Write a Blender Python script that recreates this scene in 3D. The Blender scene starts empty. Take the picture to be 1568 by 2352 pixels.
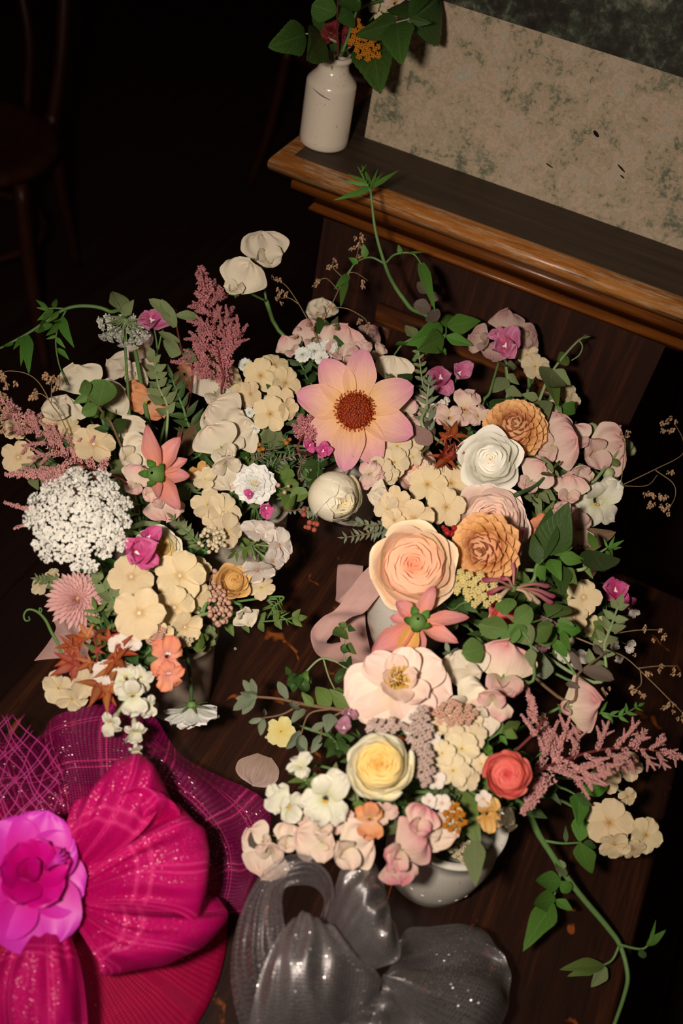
import bpy, math, random
import numpy as np
from mathutils import Matrix, Vector

sc = bpy.context.scene
COL = sc.collection
rnd = random.Random(7)

# ------------------------------------------------------------------ camera
FPX, CX, CY = 2287.0, 784.0, 1176.0          # focal length and centre in pixels of the 1568x2352 frame
YAW, PITCH, ROLL = [math.radians(a) for a in (16.5, 45.0, 12.0)]
CAM = Vector((0, 0, 1.55))
FWD = Vector((-math.sin(YAW)*math.cos(PITCH), math.cos(YAW)*math.cos(PITCH), -math.sin(PITCH)))
_R0 = Vector((math.cos(YAW), math.sin(YAW), 0))
_D0 = FWD.cross(_R0)
RGT = math.cos(ROLL)*_R0 - math.sin(ROLL)*_D0   # image right in the world
DWN = math.sin(ROLL)*_R0 + math.cos(ROLL)*_D0   # image down in the world
cam_d = bpy.data.cameras.new('camera'); cam = bpy.data.objects.new('camera', cam_d); COL.objects.link(cam)
cam.matrix_world = Matrix((( RGT.x, -DWN.x, -FWD.x, CAM.x), (RGT.y, -DWN.y, -FWD.y, CAM.y), (RGT.z, -DWN.z, -FWD.z, CAM.z), (0, 0, 0, 1)))
cam_d.sensor_fit = 'HORIZONTAL'; cam_d.sensor_width = 24.0; cam_d.lens = 24.0*FPX/1568.0
cam_d.clip_start = 0.02; cam_d.clip_end = 30
cam_d.dof.use_dof = True; cam_d.dof.focus_distance = 0.93; cam_d.dof.aperture_fstop = 5.0
sc.camera = cam

# ------------------------------------------------------------------ world, lights, exposure
world = bpy.data.worlds.new('dim_room'); sc.world = world; world.use_nodes = True
bg = world.node_tree.nodes['Background']; bg.inputs[0].default_value = (1.0, .62, .40, 1); bg.inputs[1].default_value = 0.02
fl_d = bpy.data.lights.new('camera_flash', 'AREA'); fl_d.shape = 'RECTANGLE'; fl_d.size = .06; fl_d.size_y = .04
fl_d.energy = 2.6; fl_d.color = (1.0, .845, .73); fl_d.spread = math.radians(96)
flash = bpy.data.objects.new('camera_flash', fl_d); COL.objects.link(flash)
_fp = CAM - RGT*.125 - DWN*.015 - FWD*.02
_aim = CAM + FWD*1.0 + DWN*.01 + RGT*.03
flash.location = _fp
flash.rotation_euler = (_aim - _fp).to_track_quat('-Z', 'Y').to_euler()
vs = sc.view_settings; vs.view_transform = 'Standard'; vs.look = 'None'; vs.exposure = 0.0; vs.gamma = 1.0; vs.use_curve_mapping = False

# ------------------------------------------------------------------ geometry helpers
def ray(px, py):
    return FWD*FPX + RGT*(px-CX) + DWN*(py-CY)
def at(px, py, z):
    d = ray(px, py); return CAM + d*((z-CAM.z)/d.z)
def aty(px, py, y):
    d = ray(px, py); return CAM + d*((y-CAM.y)/d.y)
def depth(p): return (p-CAM).dot(FWD)
def ppm(p): return depth(p)/FPX              # metres per photo pixel at a point

def make_mesh(name, gs, mats):
    """gs: list of (verts Nx3, faces, uv Nx2, material index)"""
    V, F, UV, MI, n = [], [], [], [], 0
    for g in gs:
        v, f, uv = g[0], g[1], g[2]; mi = g[3] if len(g) > 3 else 0
        V.append(v); UV.append(uv); F += [tuple(i+n for i in q) for q in f]; MI += [mi]*len(f); n += len(v)
    V = np.concatenate(V); UV = np.concatenate(UV)
    me = bpy.data.meshes.new(name); me.from_pydata(V.tolist(), [], F)
    for m in (mats if isinstance(mats, (list, tuple)) else [mats]): me.materials.append(m)
    lay = me.uv_layers.new(name='UVMap')
    li = np.empty(len(me.loops), dtype=np.int32); me.loops.foreach_get('vertex_index', li)
    lay.data.foreach_set('uv', UV[li].astype(np.float32).ravel())
    me.polygons.foreach_set('use_smooth', [True]*len(me.polygons))
    me.polygons.foreach_set('material_index', MI)
    me.update()
    return me
_cache = {}
def cached(key, fn):
    if key not in _cache: _cache[key] = fn()
    return _cache[key]

def xf(g, M, mi=None):
    A = np.array(M); v = g[0] @ A[:3, :3].T + A[:3, 3]
    return (v, g[1], g[2], (g[3] if len(g) > 3 else 0) if mi is None else mi)
def grid_faces(nu, nv):
    w = nu+1; return [(j*w+i, j*w+i+1, (j+1)*w+i+1, (j+1)*w+i) for j in range(nv) for i in range(nu)]
def gridg(nu, nv, fn):
    U, V = np.meshgrid(np.linspace(-1, 1, nu+1), np.linspace(0, 1, nv+1))
    X, Y, Z = fn(U, V)
    return (np.stack([X.ravel(), Y.ravel(), Z.ravel()], 1), grid_faces(nu, nv), np.stack([(U*.5+.5).ravel(), V.ravel()], 1), 0)

def petal(L=1., W=.5, vm=.6, base=.2, point=0., b0=0., b1=0., cup=0., fold=0., ruf=0., rk=2.5, notch=0., twist=0., skew=0., seed=0, nu=8, nv=9, serr=0., wob=.035):
    """a petal or leaf blade: root at the origin, along +Y, face +Z; W is its half width"""
    r = random.Random(seed); ph, ph2 = r.uniform(0, 6.28), r.uniform(0, 6.28); q1, q2, q3 = [r.uniform(0, 6.28) for _ in range(3)]
    s = np.linspace(0, 1, 41); a = b0+b1*s
    yc = np.concatenate([[0], np.cumsum(np.cos((a[1:]+a[:-1])/2))/40]); zc = np.concatenate([[0], np.cumsum(np.sin((a[1:]+a[:-1])/2))/40])
    def fn(U, V):
        t = np.clip((V-vm)/(1-vm), 0, 1)
        w = np.where(V < vm, base+(1-base)*np.sin(np.pi/2*np.clip(V/vm, 0, 1)), (1-point)*np.sqrt(np.clip(1-t*t, 0, 1))+point*(1-t)**.85)
        if serr: w = w*(1+serr*((V*11) % 1-.5)*(V > .08))
        sg = np.sign(U)
        w = w*(1+wob*np.sin(6*V+q1+1.7*sg)+wob*.6*np.sin(14*V+q2-1.1*sg))
        Vn = V*(1-notch*np.exp(-(U/.32)**2)*V**5)
        A = b0+b1*Vn
        hw = W*w
        off = cup*hw*U*U+fold*np.abs(U)*hw + ruf*W*np.sin(rk*np.pi*U+ph+2.2*V)*V**1.4*(.25+.75*np.abs(U)) + ruf*.7*W*np.sin(rk*1.7*np.pi*U+ph2)*V**5 + twist*U*hw*V + wob*1.6*W*np.sin(3.1*U+2*V+q2)*np.sin(5*V-2.3*U+q3)*V
        X = U*hw + skew*V*V*W
        Y = L*np.interp(Vn, s, yc)-np.sin(A)*off; Z = L*np.interp(Vn, s, zc)+np.cos(A)*off
        return X, Y, Z
    return gridg(nu, nv, fn)

def shell(r, z, span, lip=.1, bulge=1.15, z0=-.5, ruf=.03, spiral=.05, fall=.35, seed=0, nu=8, nv=8, pinch=0.):
    """a rose petal wrapped round the +Z axis, centred on +X"""
    q = random.Random(seed); ph = q.uniform(0, 6.28); k = q.uniform(1.5, 2.6)
    def fn(U, V):
        v = V*(1-fall*np.abs(U)**2.6)
        v = v+pinch*np.exp(-(U/.18)**2)*V**4*.12
        rr = (1-v)**2*.05+2*v*(1-v)*(r*bulge+.04)+v*v*r
        zz = (1-v)**2*z0+2*v*(1-v)*(z0*.55+z*.05)+v*v*z
        e = np.clip((v-.72)/.28, 0, 1.3)**2
        rr = rr+lip*e; zz = zz-lip*.45*e
        rr = rr+spiral*U*v*(.4+r)+ruf*np.sin(k*np.pi*U+ph)*v**2
        zz = zz+ruf*.8*np.sin(k*1.3*np.pi*U+ph*2)*v**3
        a = U*span*(.45+.55*np.sin(np.pi/2*np.clip(v/.7, 0, 1)))
        return rr*np.cos(a), rr*np.sin(a), zz
    return gridg(nu, nv, fn)

def smooth_path(pts, n):
    """Catmull-Rom through the points, n samples"""
    P = [Vector(p) for p in pts]
    if len(P) == 2: return [P[0].lerp(P[1], i/(n-1)) for i in range(n)]
    P = [P[0]*2-P[1]]+P+[P[-1]*2-P[-2]]
    out, m = [], len(P)-3
    for i in range(n):
        s = min(i/(n-1)*m, m-1e-6); k = int(s); t = s-k
        a, b, c, d = P[k:k+4]
        out.append(.5*((2*b)+(c-a)*t+(2*a-5*b+4*c-d)*t*t+(3*b-a-3*c+d)*t*t*t))
    return out
def tube(pts, r, sides=6, n=None, cap=True):
    """r: number or list of radii along the path"""
    P = smooth_path(pts, n) if n else [Vector(p) for p in pts]
    m = len(P); R = np.interp(np.linspace(0, 1, m), np.linspace(0, 1, len(r)), r) if isinstance(r, (list, tuple)) else [r]*m
    V, UV, nrm = [], [], None
    for i in range(m):
        t = (P[min(i+1, m-1)]-P[max(i-1, 0)])
        t = t.normalized() if t.length > 1e-9 else Vector((0, 0, 1))
        if nrm is None: nrm = t.orthogonal().normalized()
        nrm = nrm-t*nrm.dot(t); nrm = nrm.normalized() if nrm.length > 1e-6 else t.orthogonal().normalized()
        b = t.cross(nrm)
        for k in range(sides):
            a = 2*math.pi*k/sides; V.append(P[i]+(nrm*math.cos(a)+b*math.sin(a))*float(R[i])); UV.append((k/sides, i/(m-1)))
    F = [(i*sides+k, i*sides+(k+1) % sides, (i+1)*sides+(k+1) % sides, (i+1)*sides+k) for i in range(m-1) for k in range(sides)]
    if cap: F += [tuple(reversed(range(sides))), tuple((m-1)*sides+k for k in range(sides))]
    return (np.array([tuple(v) for v in V]), F, np.array(UV), 0)
def lathe(prof, seg=40, wob=0.):
    V, UV = [], []
    for i, (r, z) in enumerate(prof):
        for k in range(seg):
            a = 2*math.pi*k/seg; q = r*(1+wob*math.sin(3*a+z*40)); V.append((q*math.cos(a), q*math.sin(a), z)); UV.append((k/seg, i/(len(prof)-1)))
    F = [(i*seg+k, i*seg+(k+1) % seg, (i+1)*seg+(k+1) % seg, (i+1)*seg+k) for i in range(len(prof)-1) for k in range(seg)]
    return (np.array(V, float), F, np.array(UV), 0)
def ball(r=1., seg=8, rings=5, sz=1.):
    return lathe([(max(1e-4, r*math.sin(math.pi*i/rings)), -r*sz*math.cos(math.pi*i/rings)) for i in range(rings+1)], seg)
def box(x0, x1, y0, y1, z0, z1, bev=0.):
    V = np.array([(x, y, z) for z in (z0, z1) for y in (y0, y1) for x in (x0, x1)], float)
    F = [(0, 2, 3, 1), (4, 5, 7, 6), (0, 1, 5, 4), (2, 6, 7, 3), (0, 4, 6, 2), (1, 3, 7, 5)]
    # separate vertices for flat shading
    v, f, uv = [], [], []
    for q in F:
        n = len(v); v += [V[i] for i in q]; f.append((n, n+1, n+2, n+3)); uv += [(0, 0), (1, 0), (1, 1), (0, 1)]
    return (np.array(v), f, np.array(uv, float), 0)

def T(x, y, z): return Matrix.Translation((x, y, z))
def S(a, b=None, c=None): return Matrix.Diagonal((a, a if b is None else b, a if c is None else c, 1))
def RX(a): return Matrix.Rotation(a, 4, 'X')
def RY(a): return Matrix.Rotation(a, 4, 'Y')
def RZ(a): return Matrix.Rotation(a, 4, 'Z')
rad = math.radians

# ------------------------------------------------------------------ objects, parts, labels
WM = {}                                       # world matrix of everything placed
def thing(name, label, cat, loc=(0, 0, 0), group=None):
    o = bpy.data.objects.new(name, None); o.empty_display_size = .02; COL.objects.link(o)
    o.location = loc; WM[o] = Matrix.Translation(loc)
    o['label'] = label; o['category'] = cat
    if group: o['group'] = group
    return o
def part(parent, name, me, W=None, label=None, kind=None):
    """a mesh child; W is where it stands in the world"""
    o = bpy.data.objects.new(name, me); COL.objects.link(o)
    W = Matrix.Identity(4) if W is None else W
    WM[o] = W
    if parent is not None: o.parent = parent; o.matrix_basis = WM[parent].inverted() @ W
    else: o.matrix_basis = W
    if label: o['label'] = label
    if kind: o['kind'] = kind
    return o
def single(name, me, label, cat, W=None, group=None):
    o = part(None, name, me, W); o['label'] = label; o['category'] = cat
    if group: o['group'] = group
    return o
def struct(name, me, W=None, parent=None):
    o = part(parent, name, me, W)
    if parent is None: o['kind'] = 'structure'
    return o

def frame(pos, face=(0, 0), spin=0., size=1.):
    """local +Z looks at the viewer's side of the table, leaning by face=(image right, image up); local +Y is up in the photograph, turned by spin degrees (clockwise)"""
    to = (CAM-pos).normalized()
    z = (to*(face[2] if len(face) > 2 else 1.)+RGT*face[0]-DWN*face[1]).normalized()
    y = -DWN; y = y-z*y.dot(z)
    if y.length < .05: y = RGT-z*RGT.dot(z)
    y.normalize(); x = y.cross(z)
    M = Matrix(((x.x, y.x, z.x, pos.x), (x.y, y.y, z.y, pos.y), (x.z, y.z, z.z, pos.z), (0, 0, 0, 1)))
    return M @ RZ(-rad(spin)) @ S(size)

# ------------------------------------------------------------------ materials
LIGHT = (1.0, .87, .74)
def lin(c):
    c = c/255.0; return c/12.92 if c <= .04045 else ((c+.055)/1.055)**2.4
def C(r, g, b, k=1.0):
    """surface colour of something that shows as this sRGB value under the warm flash"""
    return tuple(min(.93, lin(v)/l*k) for v, l in zip((r, g, b), LIGHT))+(1,)
class N:
    """small node-tree builder"""
    def __init__(s, name):
        s.m = bpy.data.materials.new(name); s.m.use_nodes = True; s.t = s.m.node_tree; s.n = s.t.nodes; s.n.clear()
        s.out = s.n.new('ShaderNodeOutputMaterial')
    def add(s, typ, ins=None, **props):
        n = s.n.new('ShaderNode'+typ)
        for k, v in props.items(): setattr(n, k, v)
        for k, v in (ins or {}).items(): s.put(n, k, v)
        return n
    def put(s, n, k, v):
        i = n.inputs[k]
        if isinstance(v, bpy.types.NodeSocket): s.t.links.new(v, i)
        else: i.default_value = v
    def math(s, op, a, b=0., c=0., clamp=False):
        n = s.add('Math', {0: a, 1: b, 2: c}, operation=op); n.use_clamp = clamp; return n.outputs[0]
    def ramp(s, f, stops, interp='LINEAR'):
        n = s.add('ValToRGB', {0: f}); r = n.color_ramp; r.interpolation = interp
        while len(r.elements) > 1: r.elements.remove(r.elements[-1])
        r.elements[0].position = stops[0][0]; r.elements[0].color = stops[0][1]
        for p, c in stops[1:]: e = r.elements.new(p); e.color = c
        return n.outputs[0]
    def mix(s, f, a, b, blend='MIX'):
        n = s.add('Mix', data_type='RGBA', blend_type=blend); s.put(n, 0, f); s.put(n, 6, a); s.put(n, 7, b); return n.outputs[2]
    def noise(s, vec, scale=5., detail=3., rough=.5, dist=0.):
        n = s.add('TexNoise', {'Scale': scale, 'Detail': detail, 'Roughness': rough, 'Distortion': dist})
        if vec is not None: s.put(n, 'Vector', vec)
        return n.outputs[0]
    def coord(s, kind='Object', scale=(1, 1, 1), rot=(0, 0, 0)):
        tc = s.add('TexCoord'); mp = s.add('Mapping', {'Vector': tc.outputs[kind], 'Scale': scale, 'Rotation': rot}); return mp.outputs[0]
    def bump(s, h, strength=.3, dist=.002):
        return s.add('Bump', {'Height': h, 'Strength': strength, 'Distance': dist}).outputs[0]
    def principled(s, **k):
        n = s.add('BsdfPrincipled')
        for a, v in k.items(): s.put(n, a.replace('_', ' '), v)
        return n
    def done(s, sh): s.t.links.new(sh, s.out.inputs[0]); return s.m
G1 = lambda v: (v, v, v, 1)

def petal_mat(name, stops, vein=.25, veincol=None, rough=.6, spec=.25, trans=.14, var=.07, streak=34., blotch=None, bump=.35):
    """stops run from the petal's root to its tip"""
    def mk():
        b = N(name); uv = b.add('UVMap').outputs[0]
        xyz = b.add('SeparateXYZ', {0: uv})
        wob = b.noise(b.coord('UV', (3, 3, 1)), 1.3, 2)
        v = b.math('ADD', xyz.outputs[1], b.math('MULTIPLY', b.math('SUBTRACT', wob, .5), .22))
        col = b.ramp(v, stops)
        st = b.noise(b.coord('UV', (streak, 2.2, 1)), 1.0, 3, .6)
        fib = b.math('MULTIPLY', b.math('SUBTRACT', st, .42, clamp=True), 2.6, clamp=True)
        if veincol: col = b.mix(b.math('MULTIPLY', fib, vein), col, veincol)
        else: col = b.mix(b.math('MULTIPLY', fib, vein), col, G1(.55), 'MULTIPLY')
        if blotch:
            bl = b.noise(b.coord('UV', (2.5, 2.5, 1)), 1.6, 4, .6)
            col = b.mix(b.math('MULTIPLY', b.math('SUBTRACT', bl, .5, clamp=True), 3.0, clamp=True), col, blotch)
        oi = b.add('ObjectInfo')
        val = b.math('ADD', b.math('MULTIPLY', oi.outputs['Random'], 2*var), 1-var)
        hs = b.add('HueSaturation', {'Color': col, 'Value': val, 'Hue': b.math('ADD', .5, b.math('MULTIPLY', b.math('SUBTRACT', oi.outputs['Random'], .5), .012))})
        col = hs.outputs[0]
        nb = b.bump(b.math('ADD', st, b.math('MULTIPLY', wob, .8)), bump, .0012)
        p = b.principled(Base_Color=col, Roughness=rough, Specular_IOR_Level=spec, Normal=nb)
        tr = b.add('BsdfTranslucent', {'Color': col})
        mx = b.add('MixShader', {0: trans, 1: p.outputs[0], 2: tr.outputs[0]})
        return b.done(mx.outputs[0])
    return cached(('mat', name), mk)
def leaf_mat(name, col, vein, back=None, rough=.5, spec=.35, var=.16, edge=None):
    def mk():
        b = N(name); uv = b.add('UVMap').outputs[0]; xyz = b.add('SeparateXYZ', {0: uv})
        u = b.math('ABSOLUTE', b.math('SUBTRACT', xyz.outputs[0], .5)); v = xyz.outputs[1]
        mid = b.math('SUBTRACT', 1.0, b.math('MULTIPLY', u, 34.), clamp=True)
        ph = b.math('FRACT', b.math('MULTIPLY', b.math('SUBTRACT', v, b.math('MULTIPLY', u, .55)), 8.5))
        side = b.math('SUBTRACT', 1.0, b.math('MULTIPLY', b.math('ABSOLUTE', b.math('SUBTRACT', ph, .5)), 9.), clamp=True)
        vv = b.math('MAXIMUM', mid, b.math('MULTIPLY', side, .45))
        ns = b.noise(b.coord('UV', (4, 4, 1)), 2.0, 3)
        c0 = b.mix(b.math('MULTIPLY', ns, .7), col, tuple(x*.62 for x in col[:3])+(1,))
        if edge: c0 = b.mix(b.math('MULTIPLY', b.math('SUBTRACT', b.math('ADD', u, b.math('MULTIPLY', ns, .25)), .34, clamp=True), 5., clamp=True), c0, edge)
        c = b.mix(b.math('MULTIPLY', vv, .55), c0, vein)
        if back: c = b.mix(b.add('NewGeometry').outputs['Backfacing'], c, back)
        oi = b.add('ObjectInfo')
        hs = b.add('HueSaturation', {'Color': c, 'Value': b.math('ADD', b.math('MULTIPLY', oi.outputs['Random'], 2*var), 1-var), 'Hue': b.math('ADD', .49, b.math('MULTIPLY', oi.outputs['Random'], .02))})
        nb = b.bump(b.math('ADD', b.math('MULTIPLY', vv, -1.), b.math('MULTIPLY', ns, .6)), .35, .0012)
        p = b.principled(Base_Color=hs.outputs[0], Roughness=rough, Specular_IOR_Level=spec, Normal=nb)
        tr = b.add('BsdfTranslucent', {'Color': hs.outputs[0]})
        return b.done(b.add('MixShader', {0: .12, 1: p.outputs[0], 2: tr.outputs[0]}).outputs[0])
    return cached(('mat', name), mk)
def plain_mat(name, col, rough=.6, spec=.3, noise=.25, scale=60., col2=None, coord='Object', bump=.2, var=.06):
    def mk():
        b = N(name); ns = b.noise(b.coord(coord), scale, 3)
        c = b.mix(b.math('MULTIPLY', ns, noise*2 if col2 is None else 1.), col, col2 or tuple(x*.5 for x in col[:3])+(1,))
        oi = b.add('ObjectInfo')
        hs = b.add('HueSaturation', {'Color': c, 'Value': b.math('ADD', b.math('MULTIPLY', oi.outputs['Random'], 2*var), 1-var)})
        p = b.principled(Base_Color=hs.outputs[0], Roughness=rough, Specular_IOR_Level=spec, Normal=b.bump(ns, bump, .0008))
        return b.done(p.outputs[0])
    return cached(('mat', name), mk)

# --- greens
LF_FRESH = leaf_mat('jasmine_leaf_green', C(88, 128, 44), C(120, 160, 84))
LF_DARK = leaf_mat('dark_leaf_green', C(62, 86, 34), C(90, 118, 70))
LF_SAGE = leaf_mat('sage_leaf_green', C(128, 134, 82), C(150, 158, 118), rough=.7, spec=.15)
LF_GREY = leaf_mat('grey_leaf_green', C(130, 134, 100), C(150, 156, 132), rough=.75, spec=.12)
LF_MID = leaf_mat('mid_leaf_green', C(104, 122, 52), C(132, 150, 90))
LF_ROUND = leaf_mat('round_leaf_green', C(98, 124, 54), C(118, 146, 84), rough=.6)
LF_RASP = leaf_mat('bramble_leaf_green', C(74, 104, 38), C(110, 138, 78))
LF_BROWN = leaf_mat('brown_leaf', C(124, 92, 58), C(150, 116, 76), rough=.6)
LF_MAUVE = leaf_mat('mauve_leaf', C(160, 122, 104), C(180, 140, 118), rough=.6)
LF_PURP = leaf_mat('dusky_leaf', C(110, 92, 74), C(128, 104, 84), rough=.7)
LF_MAPLE = leaf_mat('maple_leaf_orange', C(190, 120, 62), C(216, 168, 96), edge=C(176, 58, 28), rough=.5)
LF_MAPLER = leaf_mat('maple_leaf_red', C(176, 84, 44), C(206, 130, 70), edge=C(150, 36, 22), rough=.5)
ST_GREEN = plain_mat('stem_green', C(104, 132, 68), .5, .35, scale=200)
ST_PALE = plain_mat('stem_pale_green', C(150, 164, 104), .5, .35, scale=200)
ST_DARK = plain_mat('stem_dark_green', C(70, 92, 48), .5, .35, scale=200)
ST_BROWN = plain_mat('stem_brown', C(124, 92, 62), .6, .25, scale=200)
ST_RED = plain_mat('stem_red', C(120, 52, 44), .55, .3, scale=200)
ST_STRAW = plain_mat('stem_straw', C(150, 118, 80), .6, .25, scale=200)
CALYX = plain_mat('calyx_green', C(108, 138, 66), .5, .35, scale=120)
# --- petals (root to tip)
P_DAHLIA = petal_mat('dahlia_petal', [(0, C(240, 170, 84)), (.3, C(242, 190, 128)), (.60, C(236, 178, 152)), (.92, C(226, 150, 160))], .55, C(222, 124, 118), streak=40, bump=.55, var=.03)
P_CORAL = petal_mat('coral_petal', [(0, C(232, 156, 96)), (.3, C(232, 148, 122)), (.75, C(230, 156, 140)), (1, C(206, 118, 118))], .6, C(200, 92, 92), streak=40, bump=.6)
P_CORALY = petal_mat('coral_yellow_petal', [(0, C(226, 170, 80)), (.6, C(238, 168, 96)), (1, C(232, 140, 116))], .45, C(206, 104, 76), streak=40, bump=.6)
P_CREAMROSE = petal_mat('cream_rose_petal', [(0, C(222, 190, 130)), (.5, C(236, 212, 166)), (1, C(240, 222, 188))], .10, rough=.55, trans=.10, streak=14)
P_WHITEROSE = petal_mat('white_rose_petal', [(0, C(246, 214, 170)), (.4, C(252, 230, 200)), (1, C(254, 234, 206))], .08, rough=.55, streak=14, trans=.10)
P_BLUSHROSE = petal_mat('blush_rose_petal', [(0, C(240, 160, 128)), (.5, C(244, 196, 164)), (1, C(242, 212, 188))], .10, rough=.55, trans=.10, streak=14)
P_PEACHROSE = petal_mat('peach_rose_petal', [(0, C(246, 150, 104)), (.5, C(250, 190, 148)), (.82, C(246, 206, 162)), (1, C(246, 216, 174))], .10, rough=.55, trans=.10, streak=14)
P_PEACHIN = petal_mat('peach_rose_inner_petal', [(0, C(236, 136, 92)), (.6, C(244, 178, 136)), (1, C(246, 198, 160))], .12, rough=.55, trans=.10, streak=14)
P_OPENROSE = petal_mat('pale_pink_rose_petal', [(0, C(232, 196, 136)), (.35, C(236, 200, 168)), (1, C(236, 196, 170))], .2, C(220, 140, 130), rough=.55, trans=.10, streak=16)
P_YELROSE = petal_mat('yellow_rose_petal', [(0, C(238, 192, 110)), (.5, C(240, 216, 164)), (1, C(242, 228, 200))], .10, rough=.55, trans=.10, streak=14)
P_YELIN = petal_mat('yellow_rose_inner_petal', [(0, C(226, 160, 70)), (.6, C(240, 196, 110)), (1, C(242, 214, 150))], .12, rough=.55, trans=.10, streak=14)
P_CORALROSE = petal_mat('coral_rose_petal', [(0, C(206, 60, 66)), (.6, C(234, 104, 88)), (1, C(240, 140, 116))], .2, C(196, 50, 60), rough=.5, streak=18)
P_ORANGE = petal_mat('apricot_dahlia_petal', [(0, C(222, 146, 78)), (.5, C(236, 168, 98)), (1, C(242, 184, 120))], .12, rough=.55, streak=20, var=.05)
P_ORANGEIN = petal_mat('apricot_dahlia_inner_petal', [(0, C(180, 96, 60)), (.6, C(220, 150, 94)), (1, C(232, 176, 124))], .2, streak=20)
P_CHRYS = petal_mat('pink_chrysanthemum_petal', [(0, C(224, 130, 116)), (.5, C(226, 156, 142)), (1, C(226, 182, 164))], .35, C(196, 96, 96), streak=26)
P_SWHITE = petal_mat('cream_sweet_pea_petal', [(0, C(224, 206, 158)), (.3, C(228, 206, 170)), (1, C(226, 202, 168))], .16, rough=.6, streak=22, bump=.5)
P_SBLUSH = petal_mat('blush_sweet_pea_petal', [(0, C(230, 206, 168)), (.4, C(230, 194, 166)), (1, C(220, 164, 148))], .2, C(200, 130, 124), rough=.6, streak=22, bump=.5)
P_SCREAM = petal_mat('blush_cream_sweet_pea_petal', [(0, C(230, 208, 168)), (.5, C(230, 200, 168)), (1, C(226, 188, 160))], .2, C(206, 150, 130), rough=.6, streak=22, bump=.5)
P_SPINK = petal_mat('pink_sweet_pea_petal', [(0, C(232, 208, 160)), (.45, C(226, 188, 158)), (.8, C(220, 166, 146)), (1, C(206, 132, 122))], .22, C(194, 118, 110), rough=.6, streak=22, bump=.5)
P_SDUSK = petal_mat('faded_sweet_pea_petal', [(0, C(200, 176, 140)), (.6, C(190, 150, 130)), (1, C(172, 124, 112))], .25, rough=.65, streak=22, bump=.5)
P_FALLEN = petal_mat('fallen_petal', [(0, C(180, 146, 116)), (1, C(208, 170, 150))], .7, C(150, 106, 92), rough=.65, streak=26, bump=.5)
P_PHLOX = petal_mat('cream_phlox_petal', [(0, C(206, 156, 88)), (.22, C(228, 196, 144)), (1, C(230, 200, 150))], .10, rough=.6, streak=14, var=.05)
P_PHLOXW = petal_mat('white_phlox_petal', [(0, C(212, 170, 146)), (.3, C(232, 210, 184)), (1, C(232, 210, 186))], .12, rough=.6, streak=16)
P_PHLOXP = petal_mat('pale_phlox_petal', [(0, C(224, 190, 120)), (.25, C(226, 198, 150)), (1, C(224, 196, 152))], .12, rough=.6, streak=14)
P_CLARY = petal_mat('pink_clary_bract', [(0, C(190, 58, 106)), (.4, C(216, 112, 142)), (1, C(218, 142, 158))], .8, C(124, 26, 68), streak=15, bump=.6)
P_CLARYD = petal_mat('deep_pink_clary_bract', [(0, C(204, 50, 116)), (1, C(218, 112, 148))], .6, C(154, 24, 84), streak=14, bump=.6)
P_LILAC = petal_mat('lilac_bract', [(0, C(170, 100, 110)), (1, C(182, 130, 136))], .5, C(130, 70, 90), streak=16, bump=.6)
P_SNAPP = petal_mat('peach_snapdragon_petal', [(0, C(236, 190, 150)), (.35, C(232, 160, 104)), (1, C(234, 152, 96))], .2, C(206, 110, 80), rough=.6, streak=18, bump=.6)
P_SNAPS = petal_mat('salmon_snapdragon_petal', [(0, C(232, 150, 130)), (.5, C(236, 150, 104)), (1, C(232, 138, 100))], .25, C(220, 110, 110), rough=.6, streak=18, bump=.6)
P_SNAPW = petal_mat('white_snapdragon_petal', [(0, C(216, 206, 150)), (.3, C(226, 214, 176)), (1, C(228, 212, 184))], .12, rough=.6, streak=18, bump=.5)
P_SNAPB = petal_mat('blush_snapdragon_petal', [(0, C(230, 196, 150)), (.5, C(228, 190, 164)), (1, C(224, 176, 156))], .18, C(200, 130, 120), rough=.6, streak=18, bump=.5)
P_PINKRUF = petal_mat('pink_ruffled_petal', [(0, C(234, 200, 164)), (.55, C(226, 176, 152)), (1, C(204, 120, 122))], .2, C(190, 104, 108), rough=.6, streak=18, bump=.5)
P_SCAB = petal_mat('white_scabious_petal', [(0, C(218, 212, 180)), (.4, C(242, 230, 206)), (1, C(246, 234, 212))], .22, rough=.6, streak=16, bump=.6)
P_LACE = plain_mat('white_lace_floret', C(234, 220, 196), .6, .2, noise=.06, var=.06)
P_WYARROW = petal_mat('white_yarrow_petal', [(0, C(206, 200, 150)), (.4, C(232, 222, 196)), (1, C(236, 226, 204))], .12, streak=14)
P_ASTILBE = plain_mat('pink_astilbe_bloom', C(220, 146, 136), .65, .2, noise=.25, scale=160, col2=C(188, 104, 104))
P_ASTILBET = plain_mat('pale_astilbe_bloom', C(238, 178, 160), .65, .2, noise=.25, scale=160, col2=C(216, 136, 124))
P_STAMEN = plain_mat('orange_stamen', C(196, 96, 30), .6, .2, col2=C(150, 44, 18), scale=500)
P_STAMENY = plain_mat('yellow_stamen', C(222, 178, 76), .6, .2, col2=C(190, 130, 50), scale=500)
P_DISC = plain_mat('dahlia_disc', C(140, 40, 16), .6, .2, col2=C(90, 14, 8), scale=300)
P_EYE = plain_mat('phlox_eye', C(186, 146, 72), .6, .2)
P_EYEW = plain_mat('white_eye', C(236, 226, 200), .6, .2)
P_GRASS = plain_mat('quaking_grass_spikelet', C(196, 156, 112), .6, .2, col2=C(150, 104, 72), scale=400, var=.15)
P_YYARROW = plain_mat('yellow_yarrow', C(222, 198, 128), .7, .15, col2=C(196, 166, 98), scale=300)
P_OYARROW = plain_mat('orange_yarrow', C(206, 134, 36), .7, .15, col2=C(180, 96, 24), scale=300)
P_BERRY = plain_mat('cream_bud', C(222, 206, 160), .55, .3, col2=C(206, 170, 132), scale=200)
P_BERRYP = plain_mat('pinkish_bud', C(214, 180, 142), .55, .3, col2=C(196, 120, 100), scale=120)
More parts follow.
